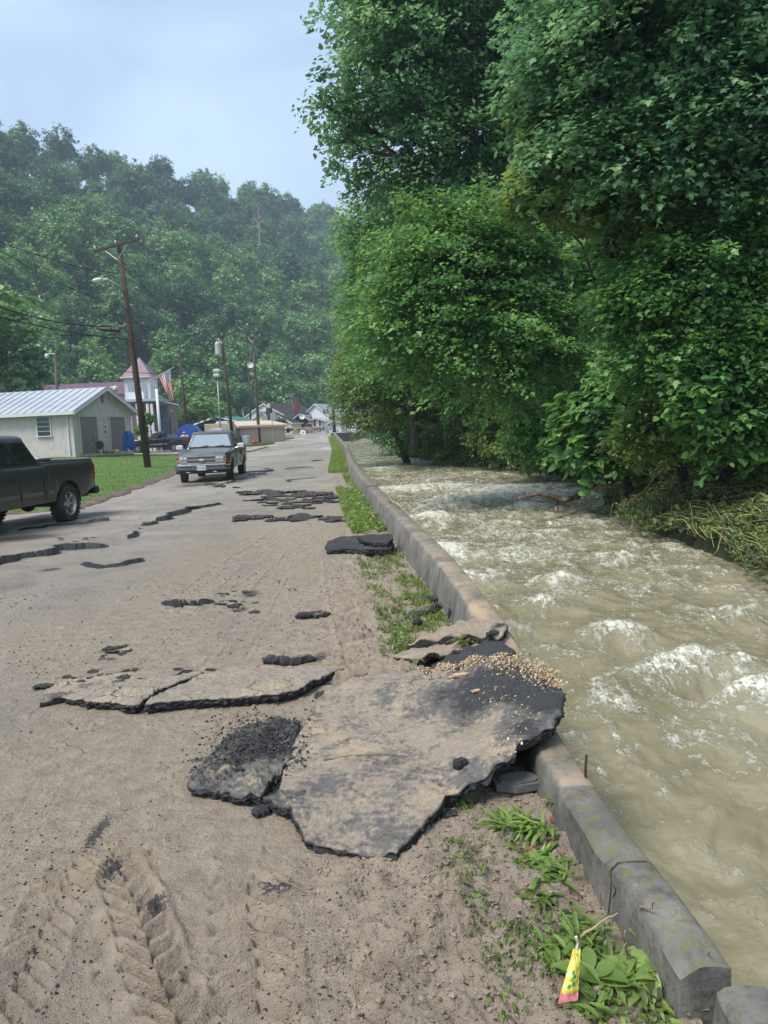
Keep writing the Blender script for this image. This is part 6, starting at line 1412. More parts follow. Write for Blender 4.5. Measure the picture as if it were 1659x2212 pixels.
# ------------------------------------------------------------------ people by the parked pickup
def person(px, py_head, D, z0, label, shirt, skin, hair, pose, h=1.75, rz=0, cap=None):
    b = at(px, py_head, D); loc = Vector((b[0], D, z0)); s = h/1.75
    J = dict(pelvis=(0,0,.95), waist=(0,.01,1.10), chest=(0,.02,1.32), neck=(0,.03,1.47), head0=(0,.05,1.56), head1=(0,.06,1.66),
             sl=(-.19,.02,1.40), sr=(.19,.02,1.40), hl=(-.10,0,.90), hr=(.10,0,.90), kl=(-.12,.03,.50), kr=(.12,.02,.50), al=(-.13,-.02,.09), ar=(.13,-.02,.09), fl=(-.14,.14,.04), fr=(.14,.14,.04))
    if pose == 'lean':
        for k in ('chest','neck','head0','head1','sl','sr'): p = J[k]; J[k] = (p[0], p[1]+(p[2]-.95)*.45, p[2]-(p[2]-.95)*.12)
        J.update(el=(-.30,.42,1.20), er=(.30,.42,1.20), wl=(-.10,.58,1.24), wr=(.10,.58,1.24))
    else: J.update(el=(-.27,.05,1.13), er=(.28,.10,1.15), wl=(-.24,.26,1.05), wr=(.22,.30,1.12))
    rad = dict(pelvis=.15, waist=.135, chest=.155, neck=.058, head0=.085, head1=.095, sl=.07, sr=.07, hl=.10, hr=.10, kl=.065, kr=.065, al=.045, ar=.045, fl=.04, fr=.04, el=.045, er=.045, wl=.032, wr=.032)
    E = [('pelvis','waist'),('waist','chest'),('chest','neck'),('neck','head0'),('head0','head1'),('chest','sl'),('chest','sr'),('sl','el'),('el','wl'),('sr','er'),('er','wr'),('pelvis','hl'),('pelvis','hr'),('hl','kl'),('kl','al'),('al','fl'),('hr','kr'),('kr','ar'),('ar','fr')]
    # hands: palm with fingers and thumb
    names = list(J)
    for w_, e_, s_ in (('wl','el',-1),('wr','er',1)):
        W = Vector(J[w_]); d = (W-Vector(J[e_])).normalized(); sd_ = d.cross(Vector((0,0,1))).normalized(); p = w_+'p'; J[p] = tuple(W+d*.07); rad[p] = .026; E.append((w_, p)); 
        for q in range(4): k = p+str(q); J[k] = tuple(W+d*(.15-.008*abs(q-1))+sd_*(.026*(q-1.5))+Vector((0,0,-.02))); rad[k] = .009; E.append((p, k))
        k = p+'t'; J[k] = tuple(W+d*.09+sd_*.05*s_); rad[k] = .010; E.append((w_, k))
    names = list(J); idx = {k: i for i, k in enumerate(names)}
    me = bpy.data.meshes.new('person'); me.from_pydata([Vector(J[k])*s for k in names], [(idx[a], idx[b_]) for a, b_ in E], [])
    o = bpy.data.objects.new('person', me); C.objects.link(o); o.location = loc; o.rotation_euler = (0,0,rz)
    md = o.modifiers.new('skin', 'SKIN'); me.materials.append(skin)
    for k in names: me.skin_vertices[0].data[idx[k]].radius = (rad[k]*s, rad[k]*s)
    me.skin_vertices[0].data[0].use_root = True
    o.modifiers.new('smooth', 'SUBSURF').levels = 1; o.modifiers['smooth'].render_levels = 2
    tag(o, label, 'person')
    g = lambda *k: [Vector(J[q])*s for q in k]
    mb = MB(); mb.tube(g('pelvis','waist','chest','neck'), [.175*s,.165*s,.185*s,.07*s], 14); mb.tube(g('sl','el'), [.085*s,.06*s], 10); mb.tube(g('sr','er'), [.085*s,.06*s], 10); mb.tube(g('sl','chest','sr'), [.085*s,.16*s,.085*s], 10); mb.build('shirt', shirt, o, smooth=True)
    mb = MB(); mb.tube(g('hl','kl','al'), [.125*s,.085*s,.065*s], 10); mb.tube(g('hr','kr','ar'), [.125*s,.085*s,.065*s], 10); mb.blob(Vector(J['pelvis'])*s-Vector((0,0,.02)), (.19*s,.15*s,.14*s), 1, .0); mb.build('trousers', mat('denim', (.05,.07,.12), .8), o, smooth=True)
    hd_ = Vector(J['head1'])*s
    mb = MB(); mb.blob(hd_+Vector((0,-.012,.035)), (.098,.112,.09), 4, .04, 12, 8); mb.build('hair', hair, o, smooth=True)
    mb = MB(); mb.blob(hd_+Vector((0,.10,-.03)), (.014,.02,.02), 1, 0); [mb.blob(hd_+Vector((x,.092,0)), (.012,.01,.008), 1, 0) for x in (-.032,.032)]; mb.build('face', mat('face_features', (.12,.05,.04), .6), o)
    if cap:
        mb = MB(); mb.blob(hd_+Vector((0,-.005,.06)), (.105,.118,.07), 1, 0, 12, 8); mb.slab([hd_+Vector(v) for v in ((-.08,.08,.04),(.08,.08,.04),(.06,.19,.025),(-.06,.19,.025))], .012); mb.build('cap', cap, o, smooth=True)
    return o
m_skin = mat('skin', (.42,.24,.17), .55)
person(400, 936, 66.9, PZ, 'white haired person in a white shirt leaning on the bed of the parked black pickup', mat('white_shirt', (.62,.60,.58), .8), m_skin, mat('white_hair', (.6,.58,.54), .8), 'lean', rz=R(180))
person(426, 940, 67.6, PZ, 'person in a blue shirt and dark cap standing past the lowered tailgate', mat('blue_shirt', (.05,.08,.20), .8), m_skin, mat('dark_hair', (.03,.02,.02), .8), 'stand', rz=R(120), cap=m_black)
mb = MB(); mb.blob((0,0,.25), (.28,.2,.25), 2, .2); mb.blob((.35,.05,.2), (.18,.18,.2), 7, .2); o = mb.build('flower_pot', m_red); 
b_ = at(549, 950, 78); o.location = (b_[0], b_[1], ground_z(b_[0], b_[1])); tag(o, 'red flowers by the sign post beyond the oncoming pickup', 'flowers')

# ================================================================== broken asphalt, weeds, litter in the foreground
m_slab, nt, b = newmat('broken_asphalt_slab')
n1 = noise(nt, 6, 8, .62); n2 = noise(nt, 180, 3, .6); n3 = noise(nt, 30, 7, .65); n0 = noise(nt, 2.2, 5, .6, dist=.6)
asp = mixc(nt, (.016,.017,.020), (.085,.086,.090), ramp(nt, n2, .42, .75))
mud = mixc(nt, (.18,.143,.108), (.33,.268,.20), ramp(nt, n3, .3, .7))
mud = mixc(nt, mud, (.40,.30,.19), ramp(nt, n0, .54, .64))
thin = mixc(nt, (.085,.08,.075), (.17,.152,.135), ramp(nt, n3, .3, .7))
s_ = math_(nt, 'ADD', attr(nt, 'silt'), math_(nt, 'MULTIPLY', math_(nt, 'SUBTRACT', math_(nt, 'ADD', math_(nt, 'MULTIPLY', n1, .6), math_(nt, 'MULTIPLY', n3, .4)), .5), 1.5))
mud = mixc(nt, mud, mixc(nt, (.24,.21,.18), (.35,.305,.26), n1), attr(nt, 'grey'))
c = mixc(nt, asp, thin, ramp(nt, s_, .18, .42)); c = mixc(nt, c, mud, ramp(nt, s_, .48, .62))
c = mixc(nt, c, (.02,.02,.02), cracks(nt, 4.2, math_(nt, 'MULTIPLY', attr(nt, 'crack'), ramp(nt, n0, .46, .54)), .022))
c = mixc(nt, c, mixc(nt, (.010,.010,.012), (.05,.05,.052), ramp(nt, n3, .4, .7)), attr(nt, 'side'))
nt.links.new(c, b.inputs['Base Color']); b.inputs['Roughness'].default_value = .8
nt.links.new(math_(nt, 'SUBTRACT', .86, math_(nt, 'MULTIPLY', ramp(nt, s_, .2, .7), .22)), b.inputs['Roughness'])
bp = N(nt, 'ShaderNodeBump'); bp.inputs['Strength'].default_value = .8; bp.inputs['Distance'].default_value = .008
nt.links.new(math_(nt, 'ADD', noise(nt, 90, 6, .7), math_(nt, 'MULTIPLY', n3, .7)), bp.inputs['Height']); nt.links.new(bp.outputs[0], b.inputs['Normal'])
m_chunk, nt, b = newmat('asphalt_chunk')
n2 = noise(nt, 120, 4, .6); n3 = noise(nt, 14, 6, .6); c = mixc(nt, (.012,.012,.014), (.06,.06,.062), ramp(nt, n2, .42, .72))
gn = N(nt, 'ShaderNodeNewGeometry'); sx_ = N(nt, 'ShaderNodeSeparateXYZ'); nt.links.new(gn.outputs['Normal'], sx_.inputs[0])
c = mixc(nt, c, (.17,.145,.12), math_(nt, 'MULTIPLY', ramp(nt, sx_.outputs[2], .6, .95), ramp(nt, n3, .50, .62)))
nt.links.new(c, b.inputs['Base Color']); b.inputs['Roughness'].default_value = .8
bp = N(nt, 'ShaderNodeBump'); bp.inputs['Strength'].default_value = .9; bp.inputs['Distance'].default_value = .01; nt.links.new(noise(nt, 60, 7, .7), bp.inputs['Height']); nt.links.new(bp.outputs[0], b.inputs['Normal'])

def slab_piece(pts, th, label, seed=0, jag=.016, silt=(), s0=.8, rough=.004, name='asphalt_slab', ctrl=(), cen=None, dens=.016, grey=0, crack=0, group='broken slabs of road asphalt'):
    W = np.array([P(a, b_, z) for a, b_, z in pts]); 
    CT = np.array([P(a, b_, z) for a, b_, z in ctrl]) if len(ctrl) else np.zeros((0, 3)); AL = np.concatenate([W, CT])
    def top(x, y):
        d = (np.asarray(x)[..., None]-AL[:, 0])**2+(np.asarray(y)[..., None]-AL[:, 1])**2+1e-4; w_ = d**-1.6
        return (w_*AL[:, 2]).sum(-1)/w_.sum(-1)
    out = []
    for i in range(len(W)):
        a, b_ = W[i], W[(i+1) % len(W)]; n = max(2, int(np.hypot(*(b_-a)[:2])/dens))
        for k in range(n): out.append(a+(b_-a)*k/n)
    out = np.array(out); cx_, cy_ = (W[:, :2].mean(0) if cen is None else P(*cen)[:2]); n = len(out)
    v = out[:, :2]-[cx_, cy_]; L_ = np.hypot(v[:, 0], v[:, 1]); arc = np.arange(n)*dens
    rj = np.random.default_rng(seed+40); kn1 = np.cumsum(.03+.09*rj.random(int(arc[-1]/.04)+8)); kn2 = np.arange(0, arc[-1]+1, .022)
    j = jag*(.75*np.interp(arc, kn1, rj.uniform(-1, 1, len(kn1)))+.4*fbm(arc*4, arc*0, seed, 2)+.28*np.interp(arc, kn2, rj.uniform(-1, 1, len(kn2)))); v = v*((L_+j)/L_)[:, None]
    M_ = 46; ts = np.concatenate([np.linspace(0, .93, M_-8), np.linspace(.94, 1, 8)]); V = []; sd = []
    for t in ts: V.append(np.stack([cx_+v[:, 0]*t, cy_+v[:, 1]*t], 1))
    XY = np.concatenate(V); z = top(XY[:, 0], XY[:, 1]); 
    z += rough*2*fbm(XY[:, 0]*9, XY[:, 1]*9, seed, 4) + rough*fbm(XY[:, 0]*45, XY[:, 1]*45, seed+1, 3)
    edge_t = np.repeat(ts, n); z -= .010*np.clip((edge_t-.985)/.015, 0, 1)
    top3 = np.concatenate([XY, z[:, None]], 1); rim = top3[-n:]; rows = [top3]; side = [edge_t > .992]
    K = 6
    for k in range(1, K+1):
        q = k/K; wob = (.012*fbm(arc*34+k*3, arc*0+k*1.7, seed+k, 3)+.007*rj.normal(size=n))*(1 if k < K else 0) - .020*q*q
        d = v/np.hypot(v[:, 0], v[:, 1])[:, None]; rows.append(np.stack([rim[:, 0]+d[:, 0]*wob, rim[:, 1]+d[:, 1]*wob, rim[:, 2]-th*q*(1+.25*fbm(arc*6, arc*0, seed+9, 3))], 1)); side.append(np.ones(n, bool))
    bot = rows[-1].copy(); bot[:, 0] = cx_+(bot[:, 0]-cx_)*.5; bot[:, 1] = cy_+(bot[:, 1]-cy_)*.5; bot[:, 2] = top(bot[:, 0], bot[:, 1])-th; rows.append(bot); side.append(np.ones(n, bool))
    V = np.concatenate(rows); nr = len(V)//n; a = (np.arange(nr-1)[:, None]*n+np.arange(n)[None, :]); b2_ = (np.arange(nr-1)[:, None]*n+(np.arange(n)+1)[None, :] % n)
    F = np.stack([a, b2_, b2_+n, a+n], -1).reshape(-1, 4)[:, ::-1]
    sv = np.full(len(V), float(s0))
    for (a_, b_, r_, val) in silt:
        c_ = P(a_, b_, .1)
        for _ in range(4): c_ = P(a_, b_, float(top(c_[0], c_[1])))
        c2 = P(a_+r_, b_, c_[2]); rr_ = np.hypot(*(c2-c_)[:2]); g = np.exp(-((V[:, 0]-c_[0])**2+(V[:, 1]-c_[1])**2)/rr_**2); sv = sv*(1-g)+val*g
    base = np.array([cx_, cy_, 0]); o = mesh_np(name, V-base, F, m_slab, smooth=False, attrs=dict(silt=sv, side=np.concatenate(side).astype(float), grey=np.full(len(V), float(grey)), crack=np.full(len(V), float(crack)))); o.location = Vector(base)
    if area_sign(out) < 0: fix_normals(o)
    tag(o, label, 'asphalt slab', group); return top
def area_sign(o): x, y = o[:, 0], o[:, 1]; return -np.sum(x*np.roll(y, -1)-np.roll(x, -1)*y)

S1 = slab_piece([(745,1838,.035),(700,1822,.045),(655,1815,.05),(640,1775,.055),(628,1745,.065),(600,1725,.06),(620,1640,.045),(655,1560,.03),(700,1490,.02),(790,1455,.03),(860,1452,.07),(920,1455,.13),(968,1438,.20),(1040,1420,.26),(1100,1418,.30),(1150,1435,.31),(1188,1458,.31),(1222,1495,.31),(1215,1540,.29),(1190,1568,.27),(1130,1600,.24),(1090,1645,.19),(1030,1690,.13),(965,1718,.09),(938,1752,.08),(900,1792,.07),(880,1818,.065),(855,1843,.06),(800,1848,.03)],
    .055, 'huge tilted asphalt slab thrown over the river wall, mud on its left half and black on its right', 3, .018, ctrl=[(880,1640,.05),(800,1560,.04),(1000,1560,.12),(1100,1500,.24)],
    silt=[(1120,1490,120,-.15),(1060,1480,70,-.05),(1180,1520,60,-.1),(960,1500,40,.2),(1050,1560,60,.75),(1140,1575,45,.15),(960,1650,60,.5),(850,1800,60,.42),(1000,1680,50,.35),(880,1700,60,.62),(1000,1600,50,.95),(760,1780,50,.6),(700,1700,50,.55)], s0=.60, rough=.006, grey=.25, crack=.12)
slab_piece([(405,1698,.045),(409,1684,.045),(440,1640,.03),(490,1590,.02),(540,1556,.02),(600,1552,.02),(648,1560,.02),(640,1610,.03),(618,1655,.05),(585,1690,.06),(562,1722,.065),(500,1713,.06),(450,1705,.05)],
    .05, 'crumbling black asphalt piece left of the huge slab', 13, .014, silt=[(560,1620,60,-.1),(600,1570,40,.1),(470,1660,40,.6),(540,1690,40,.5)], s0=.35, rough=.018)
slab_piece([(588,1712,.06),(640,1690,.05),(668,1712,.055),(650,1745,.06),(610,1742,.06),(566,1722,.06)], .05, 'small wedge of asphalt between the huge slab and the crumbling piece', 15, .012, s0=.35, rough=.006)
slab_piece([(915,1452,.12),(945,1430,.14),(975,1414,.19),(1020,1395,.26),(1063,1379,.29),(1090,1388,.31),(1112,1402,.32),(1108,1414,.32),(1072,1420,.29),(1010,1440,.24),(950,1458,.16)],
    .05, 'clean black asphalt slab lying behind the strip of wood chips', 17, .014, s0=.0, rough=.006)
slab_piece([(842,1417,.035),(868,1408,.045),(900,1398,.07),(960,1390,.13),(1010,1386,.19),(1050,1386,.22),(1045,1396,.22),(1000,1404,.18),(950,1412,.13),(890,1422,.05)],
    .035, 'muddy asphalt strip between the black slab and the slab on the wall', 19, .012, s0=1.1, rough=.007)
slab_piece([(880,1390,.08),(925,1368,.14),(966,1351,.20),(1000,1342,.24),(1035,1335,.29),(1081,1333,.34),(1099,1349,.34),(1094,1361,.34),(1075,1377,.33),(1030,1374,.27),(980,1374,.21),(930,1382,.15)],
    .055, 'tan muddy asphalt slab resting on the end of the long wall', 21, .014, silt=[(1080,1350,25,.1),(1060,1372,20,.0)], s0=.9, rough=.006)
slab_piece([(704,1178,.085),(712,1166,.09),(740,1158,.10),(790,1156,.12),(835,1160,.13),(852,1172,.13),(846,1183,.12),(800,1186,.11),(750,1184,.09),(708,1187,.08)], .085, 'large flat black asphalt slab lying across the grass verge', 23, .03, s0=.12, rough=.006, dens=.03)
slab_piece([(772,1158,.19),(800,1153,.20),(846,1154,.21),(848,1163,.20),(838,1171,.19),(808,1171,.18),(784,1166,.19)], .06, 'smaller black slab lying on top of the large one on the verge', 25, .02, s0=.08, rough=.006, dens=.03)

slab_piece([(90,1514,.045),(130,1504,.05),(200,1514,.065),(290,1520,.07),(302,1517,.07),(345,1490,.05),(400,1466,.03),(440,1450,.012),(380,1448,.008),(300,1452,.008),(200,1458,.008),(130,1470,.02),(100,1490,.03)],
    .055, 'left crumbling end of the long asphalt plate lifted across the lane', 31, .022, silt=[(120,1500,35,.3),(190,1480,35,.55)], s0=1.0, rough=.008, dens=.018, cen=(260,1480), grey=.35, crack=1)
slab_piece([(310,1520,.07),(400,1511,.075),(520,1502,.075),(600,1495,.075),(660,1482,.07),(700,1458,.06),(748,1441,.03),(700,1430,.01),(600,1436,.005),(480,1444,.005),(454,1451,.01),(410,1469,.03),(354,1492,.05)],
    .055, 'long right hand piece of the asphalt plate lifted across the lane', 32, .022, s0=1.0, rough=.008, dens=.018, cen=(540,1470), grey=.3, crack=.7)
# lumps and bars of asphalt
def rough_chunk(lx, ly_, lz, seed, bend=0):
    rn = random.Random(seed); n, m = 18, 9; vs = []
    for i in range(n+1):
        t = i/n; x = (t-.5)*lx; e = math.sin(PI/2*min(1, max(.06, 5*min(t, 1-t))))**.7; off = bend*math.sin(PI*t); jy = rn.uniform(-.12,.12)*ly_; jz = rn.uniform(-.12,.12)*lz
        for k in range(m):
            a = 2*PI*k/m; q = 1+rn.uniform(-.22,.22); c_, s_ = math.cos(a), math.sin(a); sq = 1/max(abs(c_), abs(s_))*.86
            vs.append((x+rn.uniform(-.2,.2)*lx/n, off+jy+c_*sq*q*e*ly_/2, jz*.5+s_*sq*q*e*lz/2))
    mb = MB(); mb.add(vs, [(i*m+k, i*m+(k+1)%m, (i+1)*m+(k+1)%m, (i+1)*m+k) for i in range(n) for k in range(m)]+[tuple(range(m))[::-1], tuple(n*m+k for k in range(m))]); return mb
CG = 'loose pieces of broken asphalt'
def chunk_at(pa, pb, ly_, lz, label, seed, bend=0, z=None, group=CG):
    a, b_ = P(*pa, z or 0), P(*pb, z or 0); c_ = (a+b_)/2; L_ = np.hypot(*(b_-a)[:2]); mb = rough_chunk(L_, ly_, lz, seed, bend); o = fix_normals(mb.build('asphalt_chunk', m_chunk))
    o.location = (c_[0], c_[1], (roadz(c_[0], c_[1]) if z is None else z)+lz*.35); o.rotation_euler = (0, 0, math.atan2(b_[1]-a[1], b_[0]-a[0])); return tag(o, label, 'asphalt chunk', group)
chunk_at((637,1338), (716,1334), .11, .07, 'short black bar of asphalt in the middle of the muddy lane', 1, .01)
chunk_at((566,1432), (684,1432), .10, .075, 'long curved black bar of asphalt just behind the cracked plate', 2, -.05)
chunk_at((880,1336), (935,1322), .10, .05, 'flat grey asphalt strip lying in the verge grass', 3, .01)
chunk_at((925,1322), (960,1305), .10, .06, 'dark angular asphalt strip at the foot of the wall', 4, 0)
chunk_at((915,1300), (950,1296), .14, .06, 'brownish asphalt block beside the wall in the grass', 5, 0)
chunk_at((968,1340), (990,1338), .10, .10, 'black cube like lump of asphalt where the long wall ends', 6, 0)
chunk_at((893,1350), (912,1347), .07, .06, 'small round black lump in the trampled grass', 7, 0)
chunk_at((1050,1376), (1078,1370), .05, .04, 'small angular lump at the corner of the slab on the wall', 8, 0, z=.32)
chunk_at((980,1662), (1008,1652), .05, .05, 'dark splintered block standing near the slab edge', 9, 0, z=.13)
chunk_at((545,1765), (600,1745), .07, .05, 'muddy clod beside the wedge of asphalt', 10, 0)
chunk_at((950,1775), (985,1760), .05, .03, 'dark fragment below the lower right edge of the huge slab', 11, 0)
base5 = [fix_normals(rough_chunk(1, .34+.1*i, .16+.02*i, 50+i, .06*(i-2)).build('asphalt_chunk', m_chunk)) for i in range(5)]
rn = random.Random(12); used5 = [False]*5
def scatter_chunks(n, pxs, pys, sz, label, group, ang=0, zs=1):
    for q in range(n):
        k = rn.randrange(5); o = base5[k] if not used5[k] else base5[k].copy()
        if used5[k]: C.objects.link(o)
        used5[k] = True; px, py = rn.uniform(*pxs), rn.uniform(*pys); c_ = P(px, py); s = rn.uniform(*sz)
        o.location = (c_[0], c_[1], roadz(c_[0], c_[1])+s*.05); o.rotation_euler = (rn.uniform(-.15,.15), rn.uniform(-.1,.1), ang+rn.gauss(0, .35)); o.scale = (s, s*rn.uniform(.6,1.4), s*.7*zs)
        tag(o, label, 'asphalt chunk', group)
scatter_chunks(36, (520,735), (1064,1086), (.25,.75), 'flat black pieces of asphalt in the far row across the lane', 'far row of flat asphalt pieces', zs=.7)
scatter_chunks(22, (560,715), (1080,1100), (.12,.40), 'smaller black pieces scattered below the far row', 'small asphalt pieces under the far row')
scatter_chunks(26, (478,745), (1114,1128), (.14,.5), 'thin black pieces in the nearer row across the lane', 'nearer row of thin asphalt pieces')
scatter_chunks(10, (440,520), (1040,1058), (.12,.5), 'small black pieces lying in front of the oncoming pickup', 'asphalt pieces by the oncoming pickup')
scatter_chunks(9, (100,210), (1150,1180), (.05,.13), 'small dark clods on the road near the left pickup', 'dark clods near the left pickup')
scatter_chunks(18, (470,560), (1275,1325), (.04,.14), 'small black crumbs round the middle broken plate', 'crumbs round the middle plate')
scatter_chunks(22, (90,330), (1455,1500), (.04,.14), 'black crumbs along the left end of the long cracked plate', 'crumbs on the long cracked plate')
scatter_chunks(14, (215,275), (1395,1432), (.04,.12), 'black crumbs in a small patch left of centre', 'crumbs left of centre')
scatter_chunks(16, (330,740), (1440,1520), (.03,.10), 'dark crumbs strewn along the long cracked plate', 'crumbs along the long plate edge')

# loose crumbs: uncountable
OCT = np.array([[1,0,0],[-1,0,0],[0,1,0],[0,-1,0],[0,0,1],[0,0,-1]], float); OF = np.array([[0,2,4],[2,1,4],[1,3,4],[3,0,4],[2,0,5],[1,2,5],[3,1,5],[0,3,5]])
def crumbs(name, x, y, z, size, m, seed):
    rg = np.random.default_rng(seed); k = len(x); V = OCT[None]*size[:, None, None]*(.6+.7*rg.random((k, 6, 1)))*np.array([1,1,.6]) + np.stack([x, y, z], 1)[:, None, :] + rg.normal(size=(k, 6, 3))*size[:, None, None]*.2
    struct(mesh_np(name, V.reshape(-1, 3), (OF[None]+6*np.arange(k)[:, None, None]).reshape(-1, 3), m), 'stuff')
rg = np.random.default_rng(17)
y = np.exp(rg.uniform(math.log(1.6), math.log(9), 16000)); x = rg.uniform(-1, 1, 16000)*(.62*y+.2); ok = (x < xin(y)-.02) & (fbm(x*1.6, y*1.1, 71, 3) > rg.uniform(-.25, .35, 16000)); x, y = x[ok], y[ok]
crumbs('gravel', x, y, rz_vec(x, y)+.001, (.0018+.0045*rg.random(len(x))**3)*(.7+.22*y), m_chunk, 1)
m_clod = mat('dried_mud_clods', (.19,.15,.11), .9, col2=(.30,.24,.185), vscale=9, bump=.5, bscale=70)
y = rg.uniform(1.6, 3.4, 9000); x = rg.uniform(-1.2, .8, 9000); ok = (x < xin(y)-.03) & (x > -.15-.8*(fbm(x*2, y*2, 5, 3)+.35)); x, y = x[ok], y[ok]
crumbs('mud_clods', x, y, rz_vec(x, y)+.001, .003+.010*rg.random(len(x))**3, m_clod, 2)
x = rg.normal(0, 1, 1900); y = rg.normal(0, 1, 1900); p0 = P(560, 1620, .03); px_ = p0[0]+x*.17-.05*y; py_ = p0[1]+y*.26; ok = (px_ > -1.1) & (px_ < -.42) & (py_ > 3.35)
crumbs('asphalt_crumbs', px_[ok], py_[ok], .038+.012*rg.random(ok.sum()), .003+.010*rg.random(ok.sum())**2.5, m_chunk, 3)

# wood chips on the huge slab
m_chip = leafmat('fresh_wood_chips', (.13,.08,.045), (.48,.36,.21), (.72,.58,.38), rough=.8, trans=.05)
path = np.array([P(a, b_, z)[:2] for a, b_, z in [(900,1452,.1),(968,1443,.2),(1017,1432,.24),(1054,1422,.28),(1086,1428,.29),(1132,1440,.3),(1179,1460,.31),(1202,1476,.31)]]); wd_ = [.012,.03,.05,.075,.085,.085,.07,.03]
seg = np.concatenate([[0], np.cumsum(np.hypot(*(path[1:]-path[:-1]).T))]); k = 3600; s = rg.random(k)**.8*seg[-1]; qx = np.interp(s, seg, path[:, 0]); qy = np.interp(s, seg, path[:, 1]); ww = np.interp(s, seg, wd_)*1.5
x = qx+rg.normal(size=k)*ww*.35; y = qy+rg.normal(size=k)*ww*.8-.02; z = S1(x, y)+.004+.022*rg.random(k)*np.exp(-(((y-qy)/ww)**2))
k2 = 340; cs = [(905,1490,.1),(950,1487,.12),(1040,1540,.17),(1085,1525,.2),(1110,1612,.22),(1100,1590,.22),(960,1450,.18),(1040,1500,.19),(1130,1540,.26)]
ci = rg.integers(0, len(cs), k2); cc = np.array([P(*c_)[:2] for c_ in cs])[ci]; x2 = cc[:, 0]+rg.normal(size=k2)*.05; y2 = cc[:, 1]+rg.normal(size=k2)*.05; x = np.concatenate([x, x2]); y = np.concatenate([y, y2]); z = np.concatenate([z, S1(x2, y2)+.004])
nn = rg.normal(size=(len(x), 3))*.6; nn[:, 2] += .7
V, F = leaf_cloud(np.stack([x, y, z], 1), nn, .005+.013*rg.random(len(x))**1.4, np.array([[-.25,0,0],[.25,.05,.06],[.2,1,0],[-.3,.9,.05]]), rg); struct(mesh_np('wood_chips', V, F, m_chip, fattrs=dict(tint=np.clip(rg.normal(.55,.28,len(x)),0,1))), 'stuff')
m_splint = mat('pale_split_wood', (.55,.38,.24), .7, var=.2, vscale=20, stretch=(1,.2,1))
def small_obj(nm, cat, lab, mb, loc, m, rz=0, smooth=False): o = mb.build(nm, m, smooth=smooth); o.location = Vector([float(v) for v in loc]); o.rotation_euler = (0,0,rz); return tag(o, lab, cat)
def on1(px, py, z): p_ = P(px, py, z); return (p_[0], p_[1], float(S1(p_[0], p_[1]))+.004)
mb = MB(); mb.prism([(-.055,-.012),(-.02,-.022),(.03,-.016),(.058,.004),(.03,.020),(-.03,.016)], 0, .012); small_obj('wood_splinter', 'wood splinter', 'largest pale wood splinter on the huge slab', mb, on1(995,1489,.14), m_splint, .15)
mb = MB(); mb.prism([(-.03,-.008),(.01,-.014),(.034,.002),(.0,.012),(-.028,.006)], 0, .010); small_obj('wood_splinter', 'wood splinter', 'small pinkish wood splinter below the largest one', mb, on1(1030,1512,.16), m_splint, .5)
mb = MB(); limb(mb, (0,0,.006), (.36,.02,.006), .006, .003, 3, sag=.02, n=5); small_obj('stick', 'stick', 'thin brown stick lying flat on the muddy left half of the slab', mb, on1(700,1646,.05), m_drift)
mb = MB(); limb(mb, (0,0,.006), (.12,-.09,.006), .004, .002, 3, sag=.02, n=5); small_obj('stick', 'stick', 'short dark twig in the mud below the huge slab', mb, (*P(595,1903)[:2], roadz(*P(595,1903)[:2])+.005), m_drift)
# flat stone in the hollow and others
m_stone = mat('grey_stone', (.17,.165,.155), .8, var=.3, vscale=12, bump=.5, bscale=40)
for (px, py, pts, h, lab) in [(1120,1702,[(-.11,-.05),(-.02,-.075),(.09,-.05),(.13,.0),(.06,.07),(-.05,.06),(-.12,.01)],.035,'flat grey stone in the hollow under the slab'),
    (1205,1775,[(-.03,-.02),(.02,-.03),(.035,.01),(.0,.03),(-.03,.015)],.02,'reddish brown stone among the weeds by the wall'),(1248,1870,[(-.02,-.015),(.015,-.02),(.025,.01),(-.01,.02)],.018,'small pale pebble at the foot of the wall'),(1150,1835,[(-.03,-.01),(.0,-.02),(.03,0),(.01,.02),(-.02,.015)],.012,'small reddish flake in the middle weeds')]:
    mb = MB(); mb.prism(pts, 0, h); mb.prism([(a*.8, b_*.8) for a, b_ in pts], h, h*1.25); c_ = P(px, py); small_obj('stone', 'stone', lab, mb, (c_[0], c_[1], rz_vec(c_[0], c_[1])), m_stone if 'grey' in lab or 'pale' in lab else mat('red_stone', (.20,.09,.07), .8))
# steel rod
mb = MB(); b0 = P(1264,1672,.17); mb.tube([(0,0,-.1),(.002,.0,.03),(.008,.005,.085)], .006, 6); small_obj('steel_rod', 'steel rod', 'rusty steel rod sticking up out of the wall over the water', mb, b0, mat('rusty_steel', (.07,.03,.02), .9))

